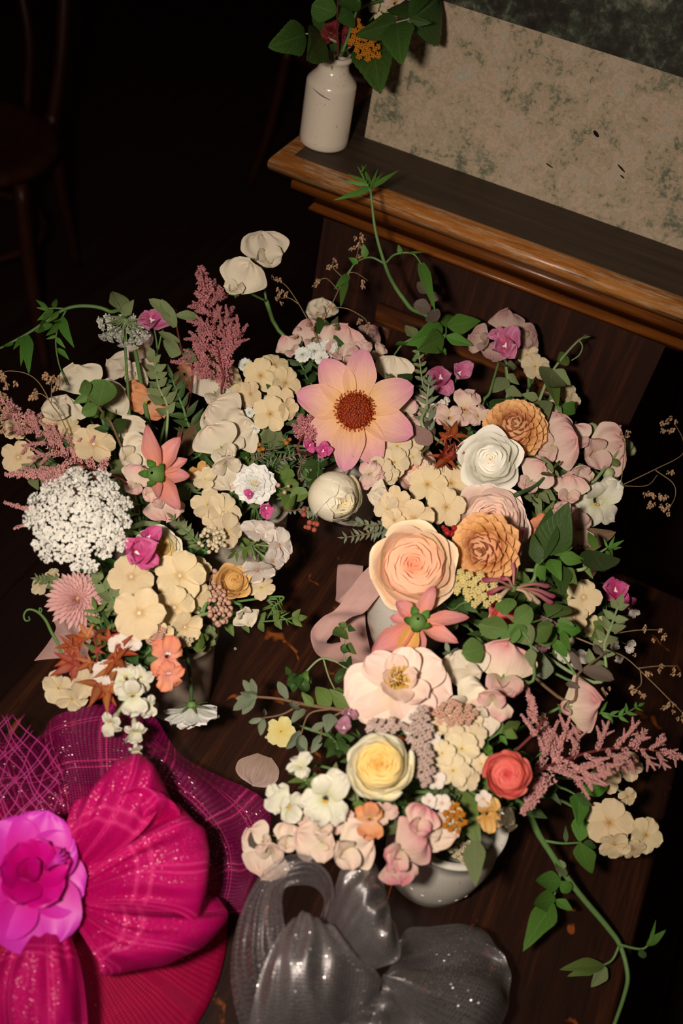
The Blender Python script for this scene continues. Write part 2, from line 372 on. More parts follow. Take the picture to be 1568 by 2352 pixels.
P_HONEY = petal_mat('honeysuckle_tube', [(0, C(196, 140, 104)), (.5, C(196, 112, 112)), (1, C(160, 20, 66))], .3, C(130, 30, 60), streak=6)
P_HONEYW = petal_mat('pale_honeysuckle_tube', [(0, C(190, 160, 116)), (1, C(214, 176, 140))], .3, streak=6)
P_MAROON = petal_mat('dark_red_petal', [(0, C(90, 20, 22)), (1, C(140, 40, 40))], .3, streak=16)
P_POTEN = petal_mat('pale_yellow_petal', [(0, C(226, 196, 96)), (1, C(230, 214, 144))], .1, streak=14)
P_GOLD = petal_mat('golden_petal', [(0, C(206, 140, 60)), (1, C(230, 180, 108))], .3, C(180, 110, 50), streak=18)
P_DRIED = plain_mat('dried_mauve_bloom', C(220, 192, 164), .7, .15, col2=C(170, 130, 116), scale=300)
P_RED = petal_mat('orange_red_petal', [(0, C(196, 110, 70)), (1, C(190, 70, 50))], .3, streak=14)

# ------------------------------------------------------------------ the room: floor, walls
def wood_mat(name, dark, mid, light, axis='Y', scale=1., wear=0., rough=.42, fleck=False, contrast=1.):
    def mk():
        b = N(name)
        sc_ = {'X': (2.2*scale, 38*scale, 38*scale), 'Y': (38*scale, 2.2*scale, 38*scale), 'Z': (38*scale, 38*scale, 2.2*scale)}[axis]
        co = b.coord('Object', sc_)
        g = b.noise(co, 1.0, 6, .65, .6); g2 = b.noise(co, 5.0, 4, .7)
        f = b.math('ADD', b.math('MULTIPLY', g, .65*contrast), b.math('MULTIPLY', g2, .35*contrast))
        col = b.ramp(f, [(.30, dark), (.52, mid), (.72, light)])
        hgt = f
        if fleck:
            # medullary rays of quarter-sawn oak: short glossy squiggles across the grain
            co2 = b.coord('Object', (1, .62, 1), (0, 0, .35))
            w = b.add('TexWave', {'Vector': co2, 'Scale': 6.5, 'Distortion': 9.0, 'Detail': 2.5, 'Detail Scale': 2.2, 'Detail Roughness': .55}, wave_type='BANDS', bands_direction='Y')
            line = b.math('MULTIPLY', b.math('SUBTRACT', w.outputs[1], .975, clamp=True), 44., clamp=True)
            gate = b.math('MULTIPLY', b.math('SUBTRACT', b.noise(b.coord('Object'), 34., 3, .6), .55, clamp=True), 14., clamp=True)
            k = b.math('MULTIPLY', line, gate)
            col = b.mix(b.math('MULTIPLY', k, .75), col, C(160, 80, 28))
        if wear:
            wn = b.noise(b.coord('Object', {'X': (11, 150, 150), 'Y': (150, 11, 150), 'Z': (150, 150, 11)}[axis]), 1.6, 7, .78)
            wm = b.math('MULTIPLY', b.math('SUBTRACT', wn, .49, clamp=True), 9.*wear, clamp=True)
            col = b.mix(wm, col, C(188, 150, 108))
            dk = b.math('MULTIPLY', b.math('SUBTRACT', b.noise(co, 3.3, 6, .8), .56, clamp=True), 9., clamp=True)
            col = b.mix(dk, col, C(44, 26, 16))
        p = b.principled(Base_Color=col, Roughness=rough, Specular_IOR_Level=.45, Normal=b.bump(hgt, .25, .0015))
        return b.done(p.outputs[0])
    return cached(('mat', name), mk)
W_TABLE = wood_mat('dark_oak_table', C(22, 10, 6), C(46, 22, 12), C(84, 42, 20), 'Y', 1.6, rough=.38, fleck=True)
W_STAND = wood_mat('dark_oak_panel', C(24, 10, 6), C(46, 20, 10), C(78, 38, 18), 'Z', 1.2, rough=.5)
W_TOP = wood_mat('dark_oak_shelf', C(40, 27, 16), C(60, 42, 27), C(84, 60, 38), 'X', 1.6, rough=.6)
W_WORN = wood_mat('worn_oak_edge', C(96, 50, 18), C(168, 98, 38), C(204, 140, 70), 'X', 1.3, wear=.8, rough=.3)
W_MOULD = wood_mat('orange_oak_moulding', C(60, 28, 10), C(122, 64, 20), C(176, 100, 40), 'X', 1.3, rough=.32)
W_FRAME = wood_mat('dark_oak_moulding', C(40, 18, 8), C(84, 42, 16), C(140, 76, 28), 'X', 1.3, rough=.4)
W_CHAIR = wood_mat('bentwood_brown', C(54, 24, 14), C(76, 36, 20), C(96, 48, 26), 'Z', 1., rough=.4)
W_FLOOR = wood_mat('dark_floorboard', C(44, 22, 16), C(58, 30, 20), C(72, 38, 26), 'Y', 1., rough=.7)
M_WALL = plain_mat('dark_wall_paint', C(52, 40, 34), .8, .2, noise=.3, scale=4)

flo = struct('floor', make_mesh('floor', [box(-4.2, 2.6, -1.5, 4.6, -.06, -.02)], plain_mat('floor_joint', C(30, 16, 12), .9, .1)))
_pl = make_mesh('floor_plank', [box(-.0725, .0725, -3.05, 3.05, -.02, 0)], W_FLOOR)
for i in range(45):
    part(flo, 'plank', _pl, T(-4.1+i*.149, 1.55, rnd.uniform(-.001, .001)))
struct('wall_back', make_mesh('wall_back', [box(-4.2, 2.6, 4.6, 4.7, -.06, 3.0)], M_WALL))
struct('wall_left', make_mesh('wall_left', [box(-4.3, -4.2, -1.5, 4.7, -.06, 3.0)], M_WALL))
struct('wall_right', make_mesh('wall_right', [box(2.6, 2.7, -1.5, 4.7, -.06, 3.0)], M_WALL))

# ------------------------------------------------------------------ table
TZ = .75
tb = thing('oak_table', 'dark quarter-sawn oak table top carrying the vases of flowers', 'table', (-.1, .55, 0))
def rounded_slab(x0, x1, y0, y1, z0, z1, r=.006, n=4):
    """board with rounded upper and lower arrises"""
    prof = [(0, z0)] + [(r-r*math.cos(a), z0+r-r*math.sin(a)) for a in []]
    rows = []
    for i in range(n+1):
        a = math.pi/2*i/n; rows.append((r-r*math.sin(a), z0+r-r*math.cos(a)))
    for i in range(n+1):
        a = math.pi/2*i/n; rows.append((r-r*math.cos(a), z1-r+r*math.sin(a)))
    V, F, UV = [], [], []
    for ins, z in rows:
        V += [(x0+ins, y0+ins, z), (x1-ins, y0+ins, z), (x1-ins, y1-ins, z), (x0+ins, y1-ins, z)]; UV += [(0, 0), (1, 0), (1, 1), (0, 1)]
    for j in range(len(rows)-1):
        for k in range(4): F.append((j*4+k, j*4+(k+1) % 4, (j+1)*4+(k+1) % 4, (j+1)*4+k))
    m = (len(rows)-1)*4
    F += [(3, 2, 1, 0), (m, m+1, m+2, m+3)]
    return (np.array(V, float), F, np.array(UV, float), 0)
def flat(me):
    me.polygons.foreach_set('use_smooth', [False]*len(me.polygons)); me.update(); return me
part(tb, 'tabletop', flat(make_mesh('tabletop', [rounded_slab(-.393, .195, .02, .86, TZ-.032, TZ)], W_TABLE)))
for sx in (-.355, .157):
    for sy in (.06, .82):
        part(tb, 'leg', make_mesh('table_leg', [lathe([(.001, 0), (.016, 0), (.018, .02), (.014, .06), (.024, .2), (.019, .45), (.026, .52), (.026, .56), (.02, .58), (.024, .60), (.024, .718), (.001, .718)], 20)], W_TABLE), T(sx, sy, 0))
ap = make_mesh('apron_long', [box(-.009, .009, -.36, .36, -.09, 0)], W_TABLE)
for sx in (-.355, .157): part(tb, 'apron', ap, T(sx, .44, TZ-.032))
ap2 = make_mesh('apron_short', [box(-.24, .24, -.009, .009, -.09, 0)], W_TABLE)
for sy in (.06, .82): part(tb, 'apron', ap2, T(-.099, sy, TZ-.032))

# ------------------------------------------------------------------ oak stand with a stone back
st = thing('oak_stand', 'dark oak stand with worn moulded shelf edge behind the flowers', 'stand', (-.2, 1.0, 0))
def moulding(name, prof, xs, m, me_name):
    """profile of (y, z) swept along x, both ends mitred back by their own projection"""
    x0, x1, yb = xs
    V, F, UV = [], [], []
    y_ref = max(p[0] for p in prof)
    for i, (y, z) in enumerate(prof):
        ins = y_ref-y
        V += [(x0-ins, y, z), (x1+ins, y, z), (x0-ins, yb, z), (x1+ins, yb, z)]; UV += [(0, i/len(prof)), (1, i/len(prof)), (0, i/len(prof)), (1, i/len(prof))]
    n = len(prof)
    for i in range(n-1):
        a, b = i*4, (i+1)*4
        F += [(a, a+1, b+1, b), (a+2, a, b, b+2), (a+1, a+3, b+3, b+1)]
    F += [(0, 2, 3, 1), ((n-1)*4, (n-1)*4+1, (n-1)*4+3, (n-1)*4+2)]
    return part(st, name, make_mesh(me_name, [(np.array(V, float), F, np.array(UV, float), 0)], m))
YF = .962                                                # face of the front panel
SZ = 1.05
nose = [(.955-.0, SZ)] + [(.938-.013*math.sin(math.pi*i/10), SZ-.013+.013*math.cos(math.pi*i/10)) for i in range(1, 10)] + [(.955, SZ-.027)]
part(st, 'shelf', flat(make_mesh('shelf', [box(-.4125, .16, .9375, 1.16, SZ-.026, SZ+.0009)], W_TOP)))
moulding('worn_edge', [(.95, SZ+.0006), (.939, SZ+.0003)] + [(.939-.0145*math.sin(math.pi*i/10), SZ-.0130+.0133*math.cos(math.pi*i/10)) for i in range(1, 10)] + [(.939, SZ-.0268), (.95, SZ-.0268)], (-.412, .16, 1.16), W_WORN, 'worn_edge')
moulding('upper_moulding', [(.96, SZ-.0275), (.934, SZ-.0275), (.934, SZ-.036), (.940, SZ-.0375), (.943, SZ-.041), (.947, SZ-.046), (.952, SZ-.049), (.9535, SZ-.0535), (.96, SZ-.0535)], (-.385, .12, 1.16), W_MOULD, 'upper_moulding')
moulding('bead_moulding', [(.962, SZ-.054), (.953, SZ-.054), (.949, SZ-.0555), (.947, SZ-.058), (.947, SZ-.0605), (.949, SZ-.063), (.954, SZ-.0645), (.954, SZ-.0675), (.9615, SZ-.069)], (-.377, .033, 1.15), W_MOULD, 'bead_moulding')
part(st, 'front_panel', flat(make_mesh('front_panel', [box(-.378, .026, YF, 1.14, .03, SZ-.068)], W_STAND)))
# raised frame mouldings on the front panel
def frame_bar(x0, x1, z0, z1, name='panel_moulding'):
    g = rounded_slab(x0, x1, z0, z1, 0, .014, .005)
    v = g[0].copy(); v = np.stack([v[:, 0], YF-v[:, 2], v[:, 1]], 1)
    part(st, name, make_mesh(name, [(v, g[1], g[2], 0)], W_FRAME))
frame_bar(-.292, -.060, .878, .902); frame_bar(-.292, -.060, .30, .322)
frame_bar(-.292, -.270, .323, .877); frame_bar(-.082, -.060, .323, .877)
part(st, 'plinth', flat(make_mesh('plinth', [box(-.40, .05, YF-.012, 1.15, 0, .029)], W_STAND)))

def stone_mat(name, cols, scale, dark=None):
    b = N(name); co = b.coord('Object')
    n1 = b.noise(co, scale, 8, .68, .7); n2 = b.noise(co, scale*4.2, 6, .7, .3); n3 = b.noise(co, scale*.35, 3, .5)
    f = b.math('ADD', b.math('ADD', b.math('MULTIPLY', n1, .45), b.math('MULTIPLY', n2, .35)), b.math('MULTIPLY', n3, .2))
    col = b.ramp(f, cols)
    if dark:
        spot = b.math('MULTIPLY', b.math('SUBTRACT', b.noise(co, scale*1.3, 5, .6, 1.2), .70, clamp=True), 14., clamp=True)
        col = b.mix(spot, col, dark)
    return b.done(b.principled(Base_Color=col, Roughness=.45, Specular_IOR_Level=.35, Normal=b.bump(n2, .12, .001)).outputs[0])
M_GRAN = stone_mat('pink_grey_granite', [(.40, C(112, 104, 78)), (.455, C(152, 140, 108)), (.485, C(196, 158, 122)), (.51, C(164, 152, 120)), (.54, C(210, 168, 134)), (.58, C(170, 160, 132)), (.63, C(196, 178, 150))], 52, C(40, 30, 22))
M_GREEN = stone_mat('dark_green_marble', [(.42, C(26, 20, 14)), (.49, C(44, 37, 26)), (.53, C(54, 58, 42)), (.57, C(88, 88, 66)), (.64, C(140, 126, 100))], 26)
part(st, 'granite_slab', flat(make_mesh('granite_slab', [box(-.3705, .16, 1.030, 1.055, SZ, 1.213)], M_GRAN)), label='pinkish grey speckled granite back slab')
part(st, 'marble_slab', flat(make_mesh('marble_slab', [box(-.3705, .16, 1.029, 1.058, 1.2135, 1.52)], M_GREEN)), label='dark green marble upper slab')
for cx_, cz_, a_, b_, rt in ((-.124, 1.137, .0045, .002, .6), (-.160, 1.090, .005, .0008, .3), (-.088, 1.112, .006, .001, .5), (-.084, 1.104, .003, .0008, .4)):
    part(st, 'chip', make_mesh('chip', [ball(1, 9, 5)], plain_mat('dark_chip', C(30, 22, 16), .8, .1)), T(cx_, 1.0299, cz_) @ RY(rt) @ S(a_, .0006, b_))
part(st, 'back_board', flat(make_mesh('back_board', [box(-.30, .16, 1.0585, 1.075, SZ, 1.52)], W_STAND)))

# ------------------------------------------------------------------ bentwood chairs in the dark behind
def bentwood_chair(loc, rz, label):
    W = T(*loc) @ RZ(rz); r = thing('bentwood_chair', label, 'chair', loc, 'bentwood chairs in the dark room')
    mk = lambda key, g, m=W_CHAIR: cached(('chair', key), lambda: make_mesh(key, g, m))
    part(r, 'seat', mk('chair_seat', [lathe([(.001, .435), (.19, .435), (.205, .445), (.205, .458), (.19, .466), (.17, .462), (.001, .460)], 40)]), W)
    for sx in (-1, 1):
        part(r, 'leg', mk('chair_front_leg%d' % sx, [tube([(sx*.15, .13, .44), (sx*.165, .16, .2), (sx*.19, .20, 0)], [.017, .015, .012], 10, 12)]), W)
        part(r, 'leg', mk('chair_rear_leg%d' % sx, [tube([(sx*.16, -.15, .47), (sx*.165, -.19, .25), (sx*.18, -.26, 0)], [.016, .015, .013], 10, 12)]), W)
    part(r, 'back_hoop', mk('chair_hoop', [tube([(-.16, -.15, .44), (-.185, -.19, .62), (-.18, -.235, .80), (-.10, -.26, .90), (0, -.265, .925), (.10, -.26, .90), (.18, -.235, .80), (.185, -.19, .62), (.16, -.15, .44)], .0145, 10, 48)]), W)
    part(r, 'inner_hoop', mk('chair_inner', [tube([(-.10, -.175, .455), (-.11, -.20, .62), (-.07, -.235, .76), (0, -.245, .80), (.07, -.235, .76), (.11, -.20, .62), (.10, -.175, .455)], .011, 8, 36)]), W)
    part(r, 'leg_ring', mk('chair_ring', [tube([(.155*math.cos(a), .155*math.sin(a)-.01, .24) for a in np.linspace(0, 6.2832, 33)], .009, 8)]), W)
    return r
bentwood_chair((-1.50, 1.62, 0), rad(205), 'bentwood chair with its hoop back turned to the table')
bentwood_chair((-1.05, 2.75, 0), rad(160), 'bentwood chair further away from the table')

# ------------------------------------------------------------------ vases
def glaze(name, col, speck=None, rough=.25, warm=None):
    b = N(name); co = b.coord('Object'); n = b.noise(co, 14, 3); sp = b.noise(co, 420, 2, .5)
    c = b.mix(b.math('MULTIPLY', n, .35), col, warm or tuple(x*.86 for x in col[:3])+(1,))
    if speck: c = b.mix(b.math('MULTIPLY', b.math('SUBTRACT', sp, .68, clamp=True), 12., clamp=True), c, speck)
    return b.done(b.principled(Base_Color=c, Roughness=rough, Specular_IOR_Level=.5, Normal=b.bump(n, .05, .001)).outputs[0])
M_CROCKW = glaze('white_stoneware', C(226, 210, 184), C(150, 130, 106))
M_CROCKB = glaze('buff_stoneware', C(200, 180, 150), C(130, 108, 84))
M_CROCKG = glaze('grey_stoneware', C(150, 128, 104), C(110, 92, 72))
M_JAR = glaze('cream_stoneware', C(230, 206, 172), C(110, 90, 72), rough=.2, warm=C(228, 196, 172))
VASE = {}
def vase(g, x, y, h, rb, rm, rt, mat, label, lip=.003, foot=True):
    r = thing('stoneware_vase', label, 'vase', (x, y, TZ+.0004))
    prof = [(.0005, 0), (rb*.94, 0), (rb, .003), (rb+(rm-rb)*.55, h*.25), (rm, h*.55), (rm+(rt-rm)*.6, h*.8), (rt, h*.95), (rt+lip, h*.975), (rt+lip*.7, h), (rt-.003, h-.001), (rt-.006, h*.93), (rm-.006, h*.55), (rb-.004, .012), (.0005, .010)]
    W = T(x, y, TZ+.0004)
    body = part(r, 'body', make_mesh('vase_body', [lathe(prof, 56)], mat), W)
    part(r, 'water', make_mesh('water', [lathe([(.0004, h*.62), (rm-.0065, h*.62)], 32)], M_WATER), W)
    VASE[g] = Vector((x, y, TZ+h)); return r, body
_b = N('vase_water'); M_WATER = _b.done(_b.principled(Base_Color=(.30, .30, .24, 1), Roughness=.05, Specular_IOR_Level=.5).outputs[0])
vD, bD = vase('D', .016, .427, .090, .039, .046, .043, M_CROCKW, 'flared white stoneware crock with raised dots standing behind the silver bow')
# raised glaze dots round the dotted crock
_dot = make_mesh('glaze_dot', [ball(.0022, 8, 5, .5)], M_CROCKW)
for i in range(22):
    a = i*2.399; t = (i*.618) % 1; zz = .02+.045*t; rr = .039+(.046-.039)*min(1, zz/.0495)*1.01
    part(bD, 'raised_dot', _dot, T(.016+rr*math.cos(a), .427+rr*math.sin(a), TZ+zz) @ RZ(a) @ RY(math.pi/2))
vase('C', -.098, .640, .095, .034, .046, .040, M_CROCKW, 'rounded white stoneware vase under the big peach rose and ribbon')
vase('A', -.286, .640, .100, .040, .041, .040, M_CROCKB, 'buff straight-sided crock beneath the white-backed phlox sprig')
vase('B', -.256, .462, .105, .030, .031, .030, M_CROCKG, 'slim grey stoneware vase behind the drooping white scabious')
vase('L', -.345, .555, .095, .032, .035, .032, M_CROCKB, 'buff crock hidden under the white lace flower head')
vase('R', -.225, .780, .095, .034, .038, .034, M_CROCKW, 'white crock below the pink open-faced dahlia')
vase('E', -.040, .800, .095, .034, .038, .034, M_CROCKW, 'white crock below the white rose and apricot dahlia')
# ink jar on the stand's shelf
JX, JY = -.4010, .985
rj = thing('stoneware_jar', 'small cream stoneware bottle jar standing on the oak shelf', 'jar', (JX, JY, SZ+.0012))
jp = [(.0005, 0), (.0275, 0), (.0298, .003), (.0300, .010), (.0300, .070), (.0298, .0725), (.0282, .0755), (.0240, .0800), (.0195, .0850), (.0178, .0895), (.0176, .0960), (.0192, .0972), (.0207, .0992), (.0208, .1015), (.0192, .1036), (.0168, .1036), (.0152, .1015), (.0150, .0900), (.0250, .07), (.0265, .008), (.0005, .006)]
jp = [(r*.90, z*.93) for r, z in jp]
jb = part(rj, 'body', make_mesh('jar_body', [lathe(jp, 56)], M_JAR), T(JX, JY, SZ+.0012))
# kiln mark scratched round the shoulder
_mk = plain_mat('kiln_scratch', C(104, 96, 100), .6, .2)
part(jb, 'scratch_mark', make_mesh('scratch_mark', [tube([(.0271*math.cos(a), .0271*math.sin(a), .0655-.0008*k) for k, a in enumerate(np.linspace(-1.95, -1.15, 9))], [.0002, .0006, .0007, .0003], 5)], _mk), T(JX, JY, SZ+.0012))
VASE['J'] = Vector((JX, JY, SZ+.096))

DOME = {  # apex pixel, radii in pixels, height at the apex and at the rim
    'L': (190, 1130, 330, 430, .935, .850), 'B': (320, 1440, 260, 330, .915, .850), 'A': (560, 1080, 270, 380, .915, .850),
    'R': (790, 900, 380, 330, .945, .870), 'E': (1170, 1000, 340, 330, .955, .870), 'C': (1020, 1290, 420, 280, .950, .870),
    'D': (960, 1690, 520, 340, .945, .865), 'J': (800, 60, 260, 200, 1.19, 1.15)}
def zd(g, px, py):
    ax, ay, rx, ry, zt, ze = DOME[g]; d = math.hypot((px-ax)/rx, (py-ay)/ry)
    return ze+(zt-ze)*max(-.4, 1-d*d)
def PT(g, px, py, z=None, lift=0.):
    p = at(px, py, zd(g, px, py)+0. if z is None else z)
    return p+(CAM-p).normalized()*lift if lift else p

# ------------------------------------------------------------------ flower parts
def pm(key, mat, **k): return cached(('petal', key, mat.name), lambda: make_mesh(key, [petal(**k)], mat))
def add_stem(root, p0, n, g, r=.0016, mat=None, sides=6, jit=.018, sag=.3):
    """a stalk from behind the bloom down into its vase"""
    v = VASE[g]; q = random.Random(round(p0.x*1e5)+round(p0.y*1e5))
    e = v+Vector((q.uniform(-jit, jit), q.uniform(-jit, jit), 0)); L = (e-p0).length
    c1 = p0-n*min(.05, L*.4); c2 = e+(Vector((0, 0, .03))+(p0-e)*.22)
    f = e+(e-c2)*.5+Vector((0, 0, -.035))
    f.x = v.x+(f.x-v.x)*.5; f.y = v.y+(f.y-v.y)*.5
    Wr = WM[root]
    g_ = tube([p0, c1, c2, e, f], r, sides, 14)
    part(root, 'stem', make_mesh('stem', [xf(g_, Wr.inverted())], mat or ST_GREEN), Wr)

def k_dahlia(root, W, **k):
    ang = k.get('angs') or [45*i for i in range(8)]
    for i, a in enumerate(ang):
        v = i % 4; me = pm('dahlia_ray%d' % v, P_DAHLIA, L=1, W=.295+.012*v, vm=.52, base=.42, point=.36, b0=.22-.06*v, b1=-.35+.1*v, cup=.32, ruf=.03, twist=.06*(v-1.5), seed=v, nu=12, nv=14)
        part(root, 'petal', me, W @ RZ(rad(-a+rnd.uniform(-3, 3))) @ T(0, .12, 0) @ RX(rad(rnd.uniform(-5, 6))) @ S(.9*rnd.uniform(.94, 1.04)))
    d = part(root, 'disc', cached('ddisc', lambda: make_mesh('disc', [lathe([(.001, .17), (.12, .165), (.22, .14), (.29, .07), (.30, -.03), (.1, -.1), (.001, -.1)], 24)], P_DISC)), W)
    def stam():
        q = random.Random(3); gs = []
        for i in range(230):
            t = (i+.5)/230; rr = .31*math.sqrt(t); a = i*2.39996; z = .17-.16*(rr/.31)**2
            lean = .5*rr/.31; p = Vector((rr*math.cos(a), rr*math.sin(a), z)); dr = Vector((math.cos(a)*lean+q.uniform(-.3, .3), math.sin(a)*lean+q.uniform(-.3, .3), 1)).normalized()
            gs.append(tube([p, p+dr*.05, p+dr*.085], [.010, .010, .017], 4))
        return make_mesh('stamens', gs, P_STAMEN)
    part(d, 'stamens', cached('dstam', stam), W)
    part(root, 'calyx', cached('dcal', lambda: make_mesh('calyx', [lathe([(.02, -.3), (.16, -.24), (.2, -.12), (.1, -.05)], 12)], CALYX)), W)

def k_side_dahlia(root, W, petals=None, **k):
    """nodding dahlia seen from behind: explicit petals (angle, length, half width, bend)"""
    for i, (a, L, w, b0, b1) in enumerate(petals):
        m = P_CORALY if k.get('yellow') == i else P_CORAL
        me = make_mesh('dahlia_ray', [petal(L=1, W=w, vm=.5, base=.35, point=.6, b0=0, b1=b1, cup=.6, ruf=.10, rk=1.6, twist=.15, seed=i+int(abs(a)), nu=10, nv=12)], m)
        part(root, 'petal', me, W @ RZ(rad(-a)) @ T(0, .10, 0) @ RX(rad(b0)) @ S(L))
    part(root, 'calyx', cached('sdcal', lambda: make_mesh('calyx', [lathe([(.03, .34), (.10, .30), (.17, .2), (.18, .06), (.12, -.04), (.05, -.06)], 16)], CALYX)), W)
    sp = pm('sepal', LF_FRESH, L=1, W=.3, vm=.45, base=.4, point=.7, b0=.2, b1=.9, cup=.3, nu=6, nv=7)
    for i in range(5): part(root, 'sepal', sp, W @ T(0, 0, .12) @ RZ(rad(72*i+20)) @ T(0, .12, 0) @ RX(rad(14)) @ S(.3))

def k_balldahlia(root, W, n=92, phimax=112, mat=None, inner=None, **k):
    mat = mat or P_ORANGE; inner = inner or P_ORANGEIN
    c0 = math.cos(rad(phimax)); big = k.get('big', 1.)
    for i in range(n):
        t = (i+.5)/n; ph = math.acos(1-t*(1-c0)); az = i*2.39996
        s = (.17+.30*t**.6)*big; v = i % 3
        m = inner if t < .16 else mat
        me = pm('spoon%d' % v, m, L=1, W=.44+.03*v, vm=.58, base=.5, point=.14, b0=.30, b1=-.6, cup=.55-.1*v, ruf=.04, seed=v, nu=8, nv=8)
        rho = .93-s*.9+(-.03 if t < .1 else 0)
        part(root, 'petal', me, W @ S(1, 1, k.get('flat', .85)) @ RZ(az) @ RX(math.pi/2-ph) @ T(0, rho, 0) @ RX(rad(16+18*t)) @ S(s*1.25))
    part(root, 'heart', cached(('bdh', mat.name), lambda: make_mesh('heart', [ball(.62, 16, 10)], inner)), W @ S(1, 1, k.get('flat', .85)))
    part(root, 'calyx', cached('dcal2', lambda: make_mesh('calyx', [lathe([(.03, -.75), (.2, -.7), (.3, -.5), (.2, -.4)], 12)], CALYX)), W)

RINGS = {
    'garden': [(.075, .30, 3, .0), (.14, .34, 3, .01), (.20, .36, 4, .02), (.27, .37, 4, .02), (.34, .37, 5, .03), (.42, .355, 5, .03), (.505, .33, 5, .04), (.595, .29, 5, .05), (.69, .23, 5, .07), (.78, .13, 5, .10), (.88, -.02, 5, .13)],
    'hybrid': [(.06, .52, 2, .0), (.12, .53, 3, .01), (.19, .53, 3, .03), (.27, .51, 3, .05), (.36, .47, 3, .07), (.48, .41, 5, .10), (.62, .30, 5, .15), (.76, .10, 5, .20)],
    'ranun': [(.06, .36, 3, 0), (.11, .40, 4, 0), (.17, .43, 4, .01), (.24, .44, 5, .01), (.31, .44, 5, .02), (.39, .43, 5, .02), (.48, .40, 5, .02), (.57, .36, 5, .03), (.67, .29, 5, .03), (.78, .18, 5, .04), (.88, .02, 5, .05)],
    'globe': [(.06, .62, 3, 0), (.11, .65, 3, .02), (.17, .68, 4, .02), (.23, .70, 4, .02), (.30, .71, 4, .02), (.37, .70, 4, .01), (.44, .68, 4, 0), (.52, .62, 4, 0), (.58, .56, 4, -.02)]}
def k_rose(root, W, form='garden', mat=None, inner=None, nin=0, seed=0, squash=1., droop=None, **k):
    q = random.Random(seed)
    for j, (r, z, n, lip) in enumerate(RINGS[form]):
        m = inner if (inner and j < nin) else mat
        big = j > len(RINGS[form])*.5
        a0 = q.uniform(0, 6.28)
        bul = 1.0+.15*min(1, r*2) if form != 'globe' else max(1.2, (1.05+.02*j)/max(r, .1)*.95)
        for v in range(2):
            key = ('shell', form, j, v, m.name, seed)
            cached(key, lambda: make_mesh('rose_petal', [shell(r, z, math.pi/n*(1.36 if n > 3 else 1.18), lip=lip, bulge=bul, z0=-.55 if form != 'globe' else -.75, ruf=(.012+.022*r)*(1.25 if v else .8), spiral=.07, fall=.34 if big else .28, seed=seed*31+j*3+v, nu=12 if big else 8, nv=9 if big else 7, pinch=.22 if form == 'hybrid' else .12)], m))
        for i in range(n):
            me = _cache[('shell', form, j, i % 2, m.name, seed)]
            s = q.uniform(.95, 1.05)
            part(root, 'petal', me, W @ S(1, squash, 1) @ RZ(a0+2*math.pi*i/n+q.uniform(-.16, .16)) @ RY(q.uniform(-.05, .05)) @ S(s))
    rim = RINGS[form]; hm = inner or mat
    hp = [(.001, rim[0][1]-.10)]+[(r_*.97, z_-.11-.05*(r_ > .6)) for r_, z_, n_, l_ in rim[:-2]]+[(rim[-2][0]*.8, -.15), (.1, -.5)]
    part(root, 'heart', cached(('heart', form, hm.name), lambda: make_mesh('heart', [lathe(hp, 20)], hm)), W @ S(1, squash, 1))  # filler dome, added below the rims to lighten the gaps between petals
    part(root, 'receptacle', cached('rcpt', lambda: make_mesh('receptacle', [lathe([(.03, -.78), (.12, -.72), (.16, -.6), (.10, -.5), (.01, -.48)], 12)], CALYX)), W)
    for i in range(5): part(root, 'sepal', pm('rsepal', LF_MID, L=1, W=.16, vm=.3, base=.7, point=1, b0=-.2, b1=-.8, nu=4, nv=6), W @ T(0, 0, -.55) @ RZ(i*1.2566) @ S(.55))

def k_openrose(root, W, mat=None, petals=None, stam=P_STAMENY, st_r=.2, st_at=(0, 0), **k):
    """loose open rose: explicit petals (angle, length, half width, lift deg, bend, z)"""
    for i, (a, L, w, li, b1, z) in enumerate(petals):
        me = make_mesh('rose_petal', [petal(L=1, W=w, vm=.62, base=.5, point=.0, b0=0, b1=b1, cup=.18, ruf=.11, rk=1.8, notch=.05, seed=i*7+3, nu=12, nv=12)], mat)
        part(root, 'petal', me, W @ RZ(rad(-a)) @ T(0, .04, z) @ RX(rad(li)) @ S(L))
    def mk():
        q = random.Random(5); gs = []
        for i in range(120):
            rr = math.sqrt(q.random()); a = q.uniform(0, 6.28); p = Vector((rr*.4*math.cos(a), rr*.4*math.sin(a), 0)); dr = Vector((math.cos(a)*rr*.7, math.sin(a)*rr*.7, .9))
            gs.append(tube([p, p+dr*.7, p+dr*.8, p+dr*.95], [.02, .02, .07, .05], 4))
        return make_mesh('stamens', gs, stam)
    part(root, 'stamens', cached(('ostam', stam.name), mk), W @ T(st_at[0], st_at[1], .06) @ S(st_r))

def k_chrys(root, W, n=130, mat=None, **k):
    for i in range(n):
        t = (i+.5)/n; az = i*2.39996; ph = rad(8+88*t**.75); L = .30+.62*t**.8; v = i % 3
        me = pm('strap%d' % v, mat, L=1, W=.115, vm=.6, base=.6, point=.45, b0=.35, b1=-.9+.15*v, cup=.7, ruf=.06, seed=v, nu=4, nv=7)
        part(root, 'petal', me, W @ RZ(az) @ RX(math.pi/2-ph) @ T(0, .06+.02*t, 0) @ S(L))
    part(root, 'heart', cached('chh', lambda: make_mesh('heart', [ball(.16, 12, 8)], plain_mat('chrys_heart', C(222, 166, 96), .7, .2))), W @ T(0, 0, .12))

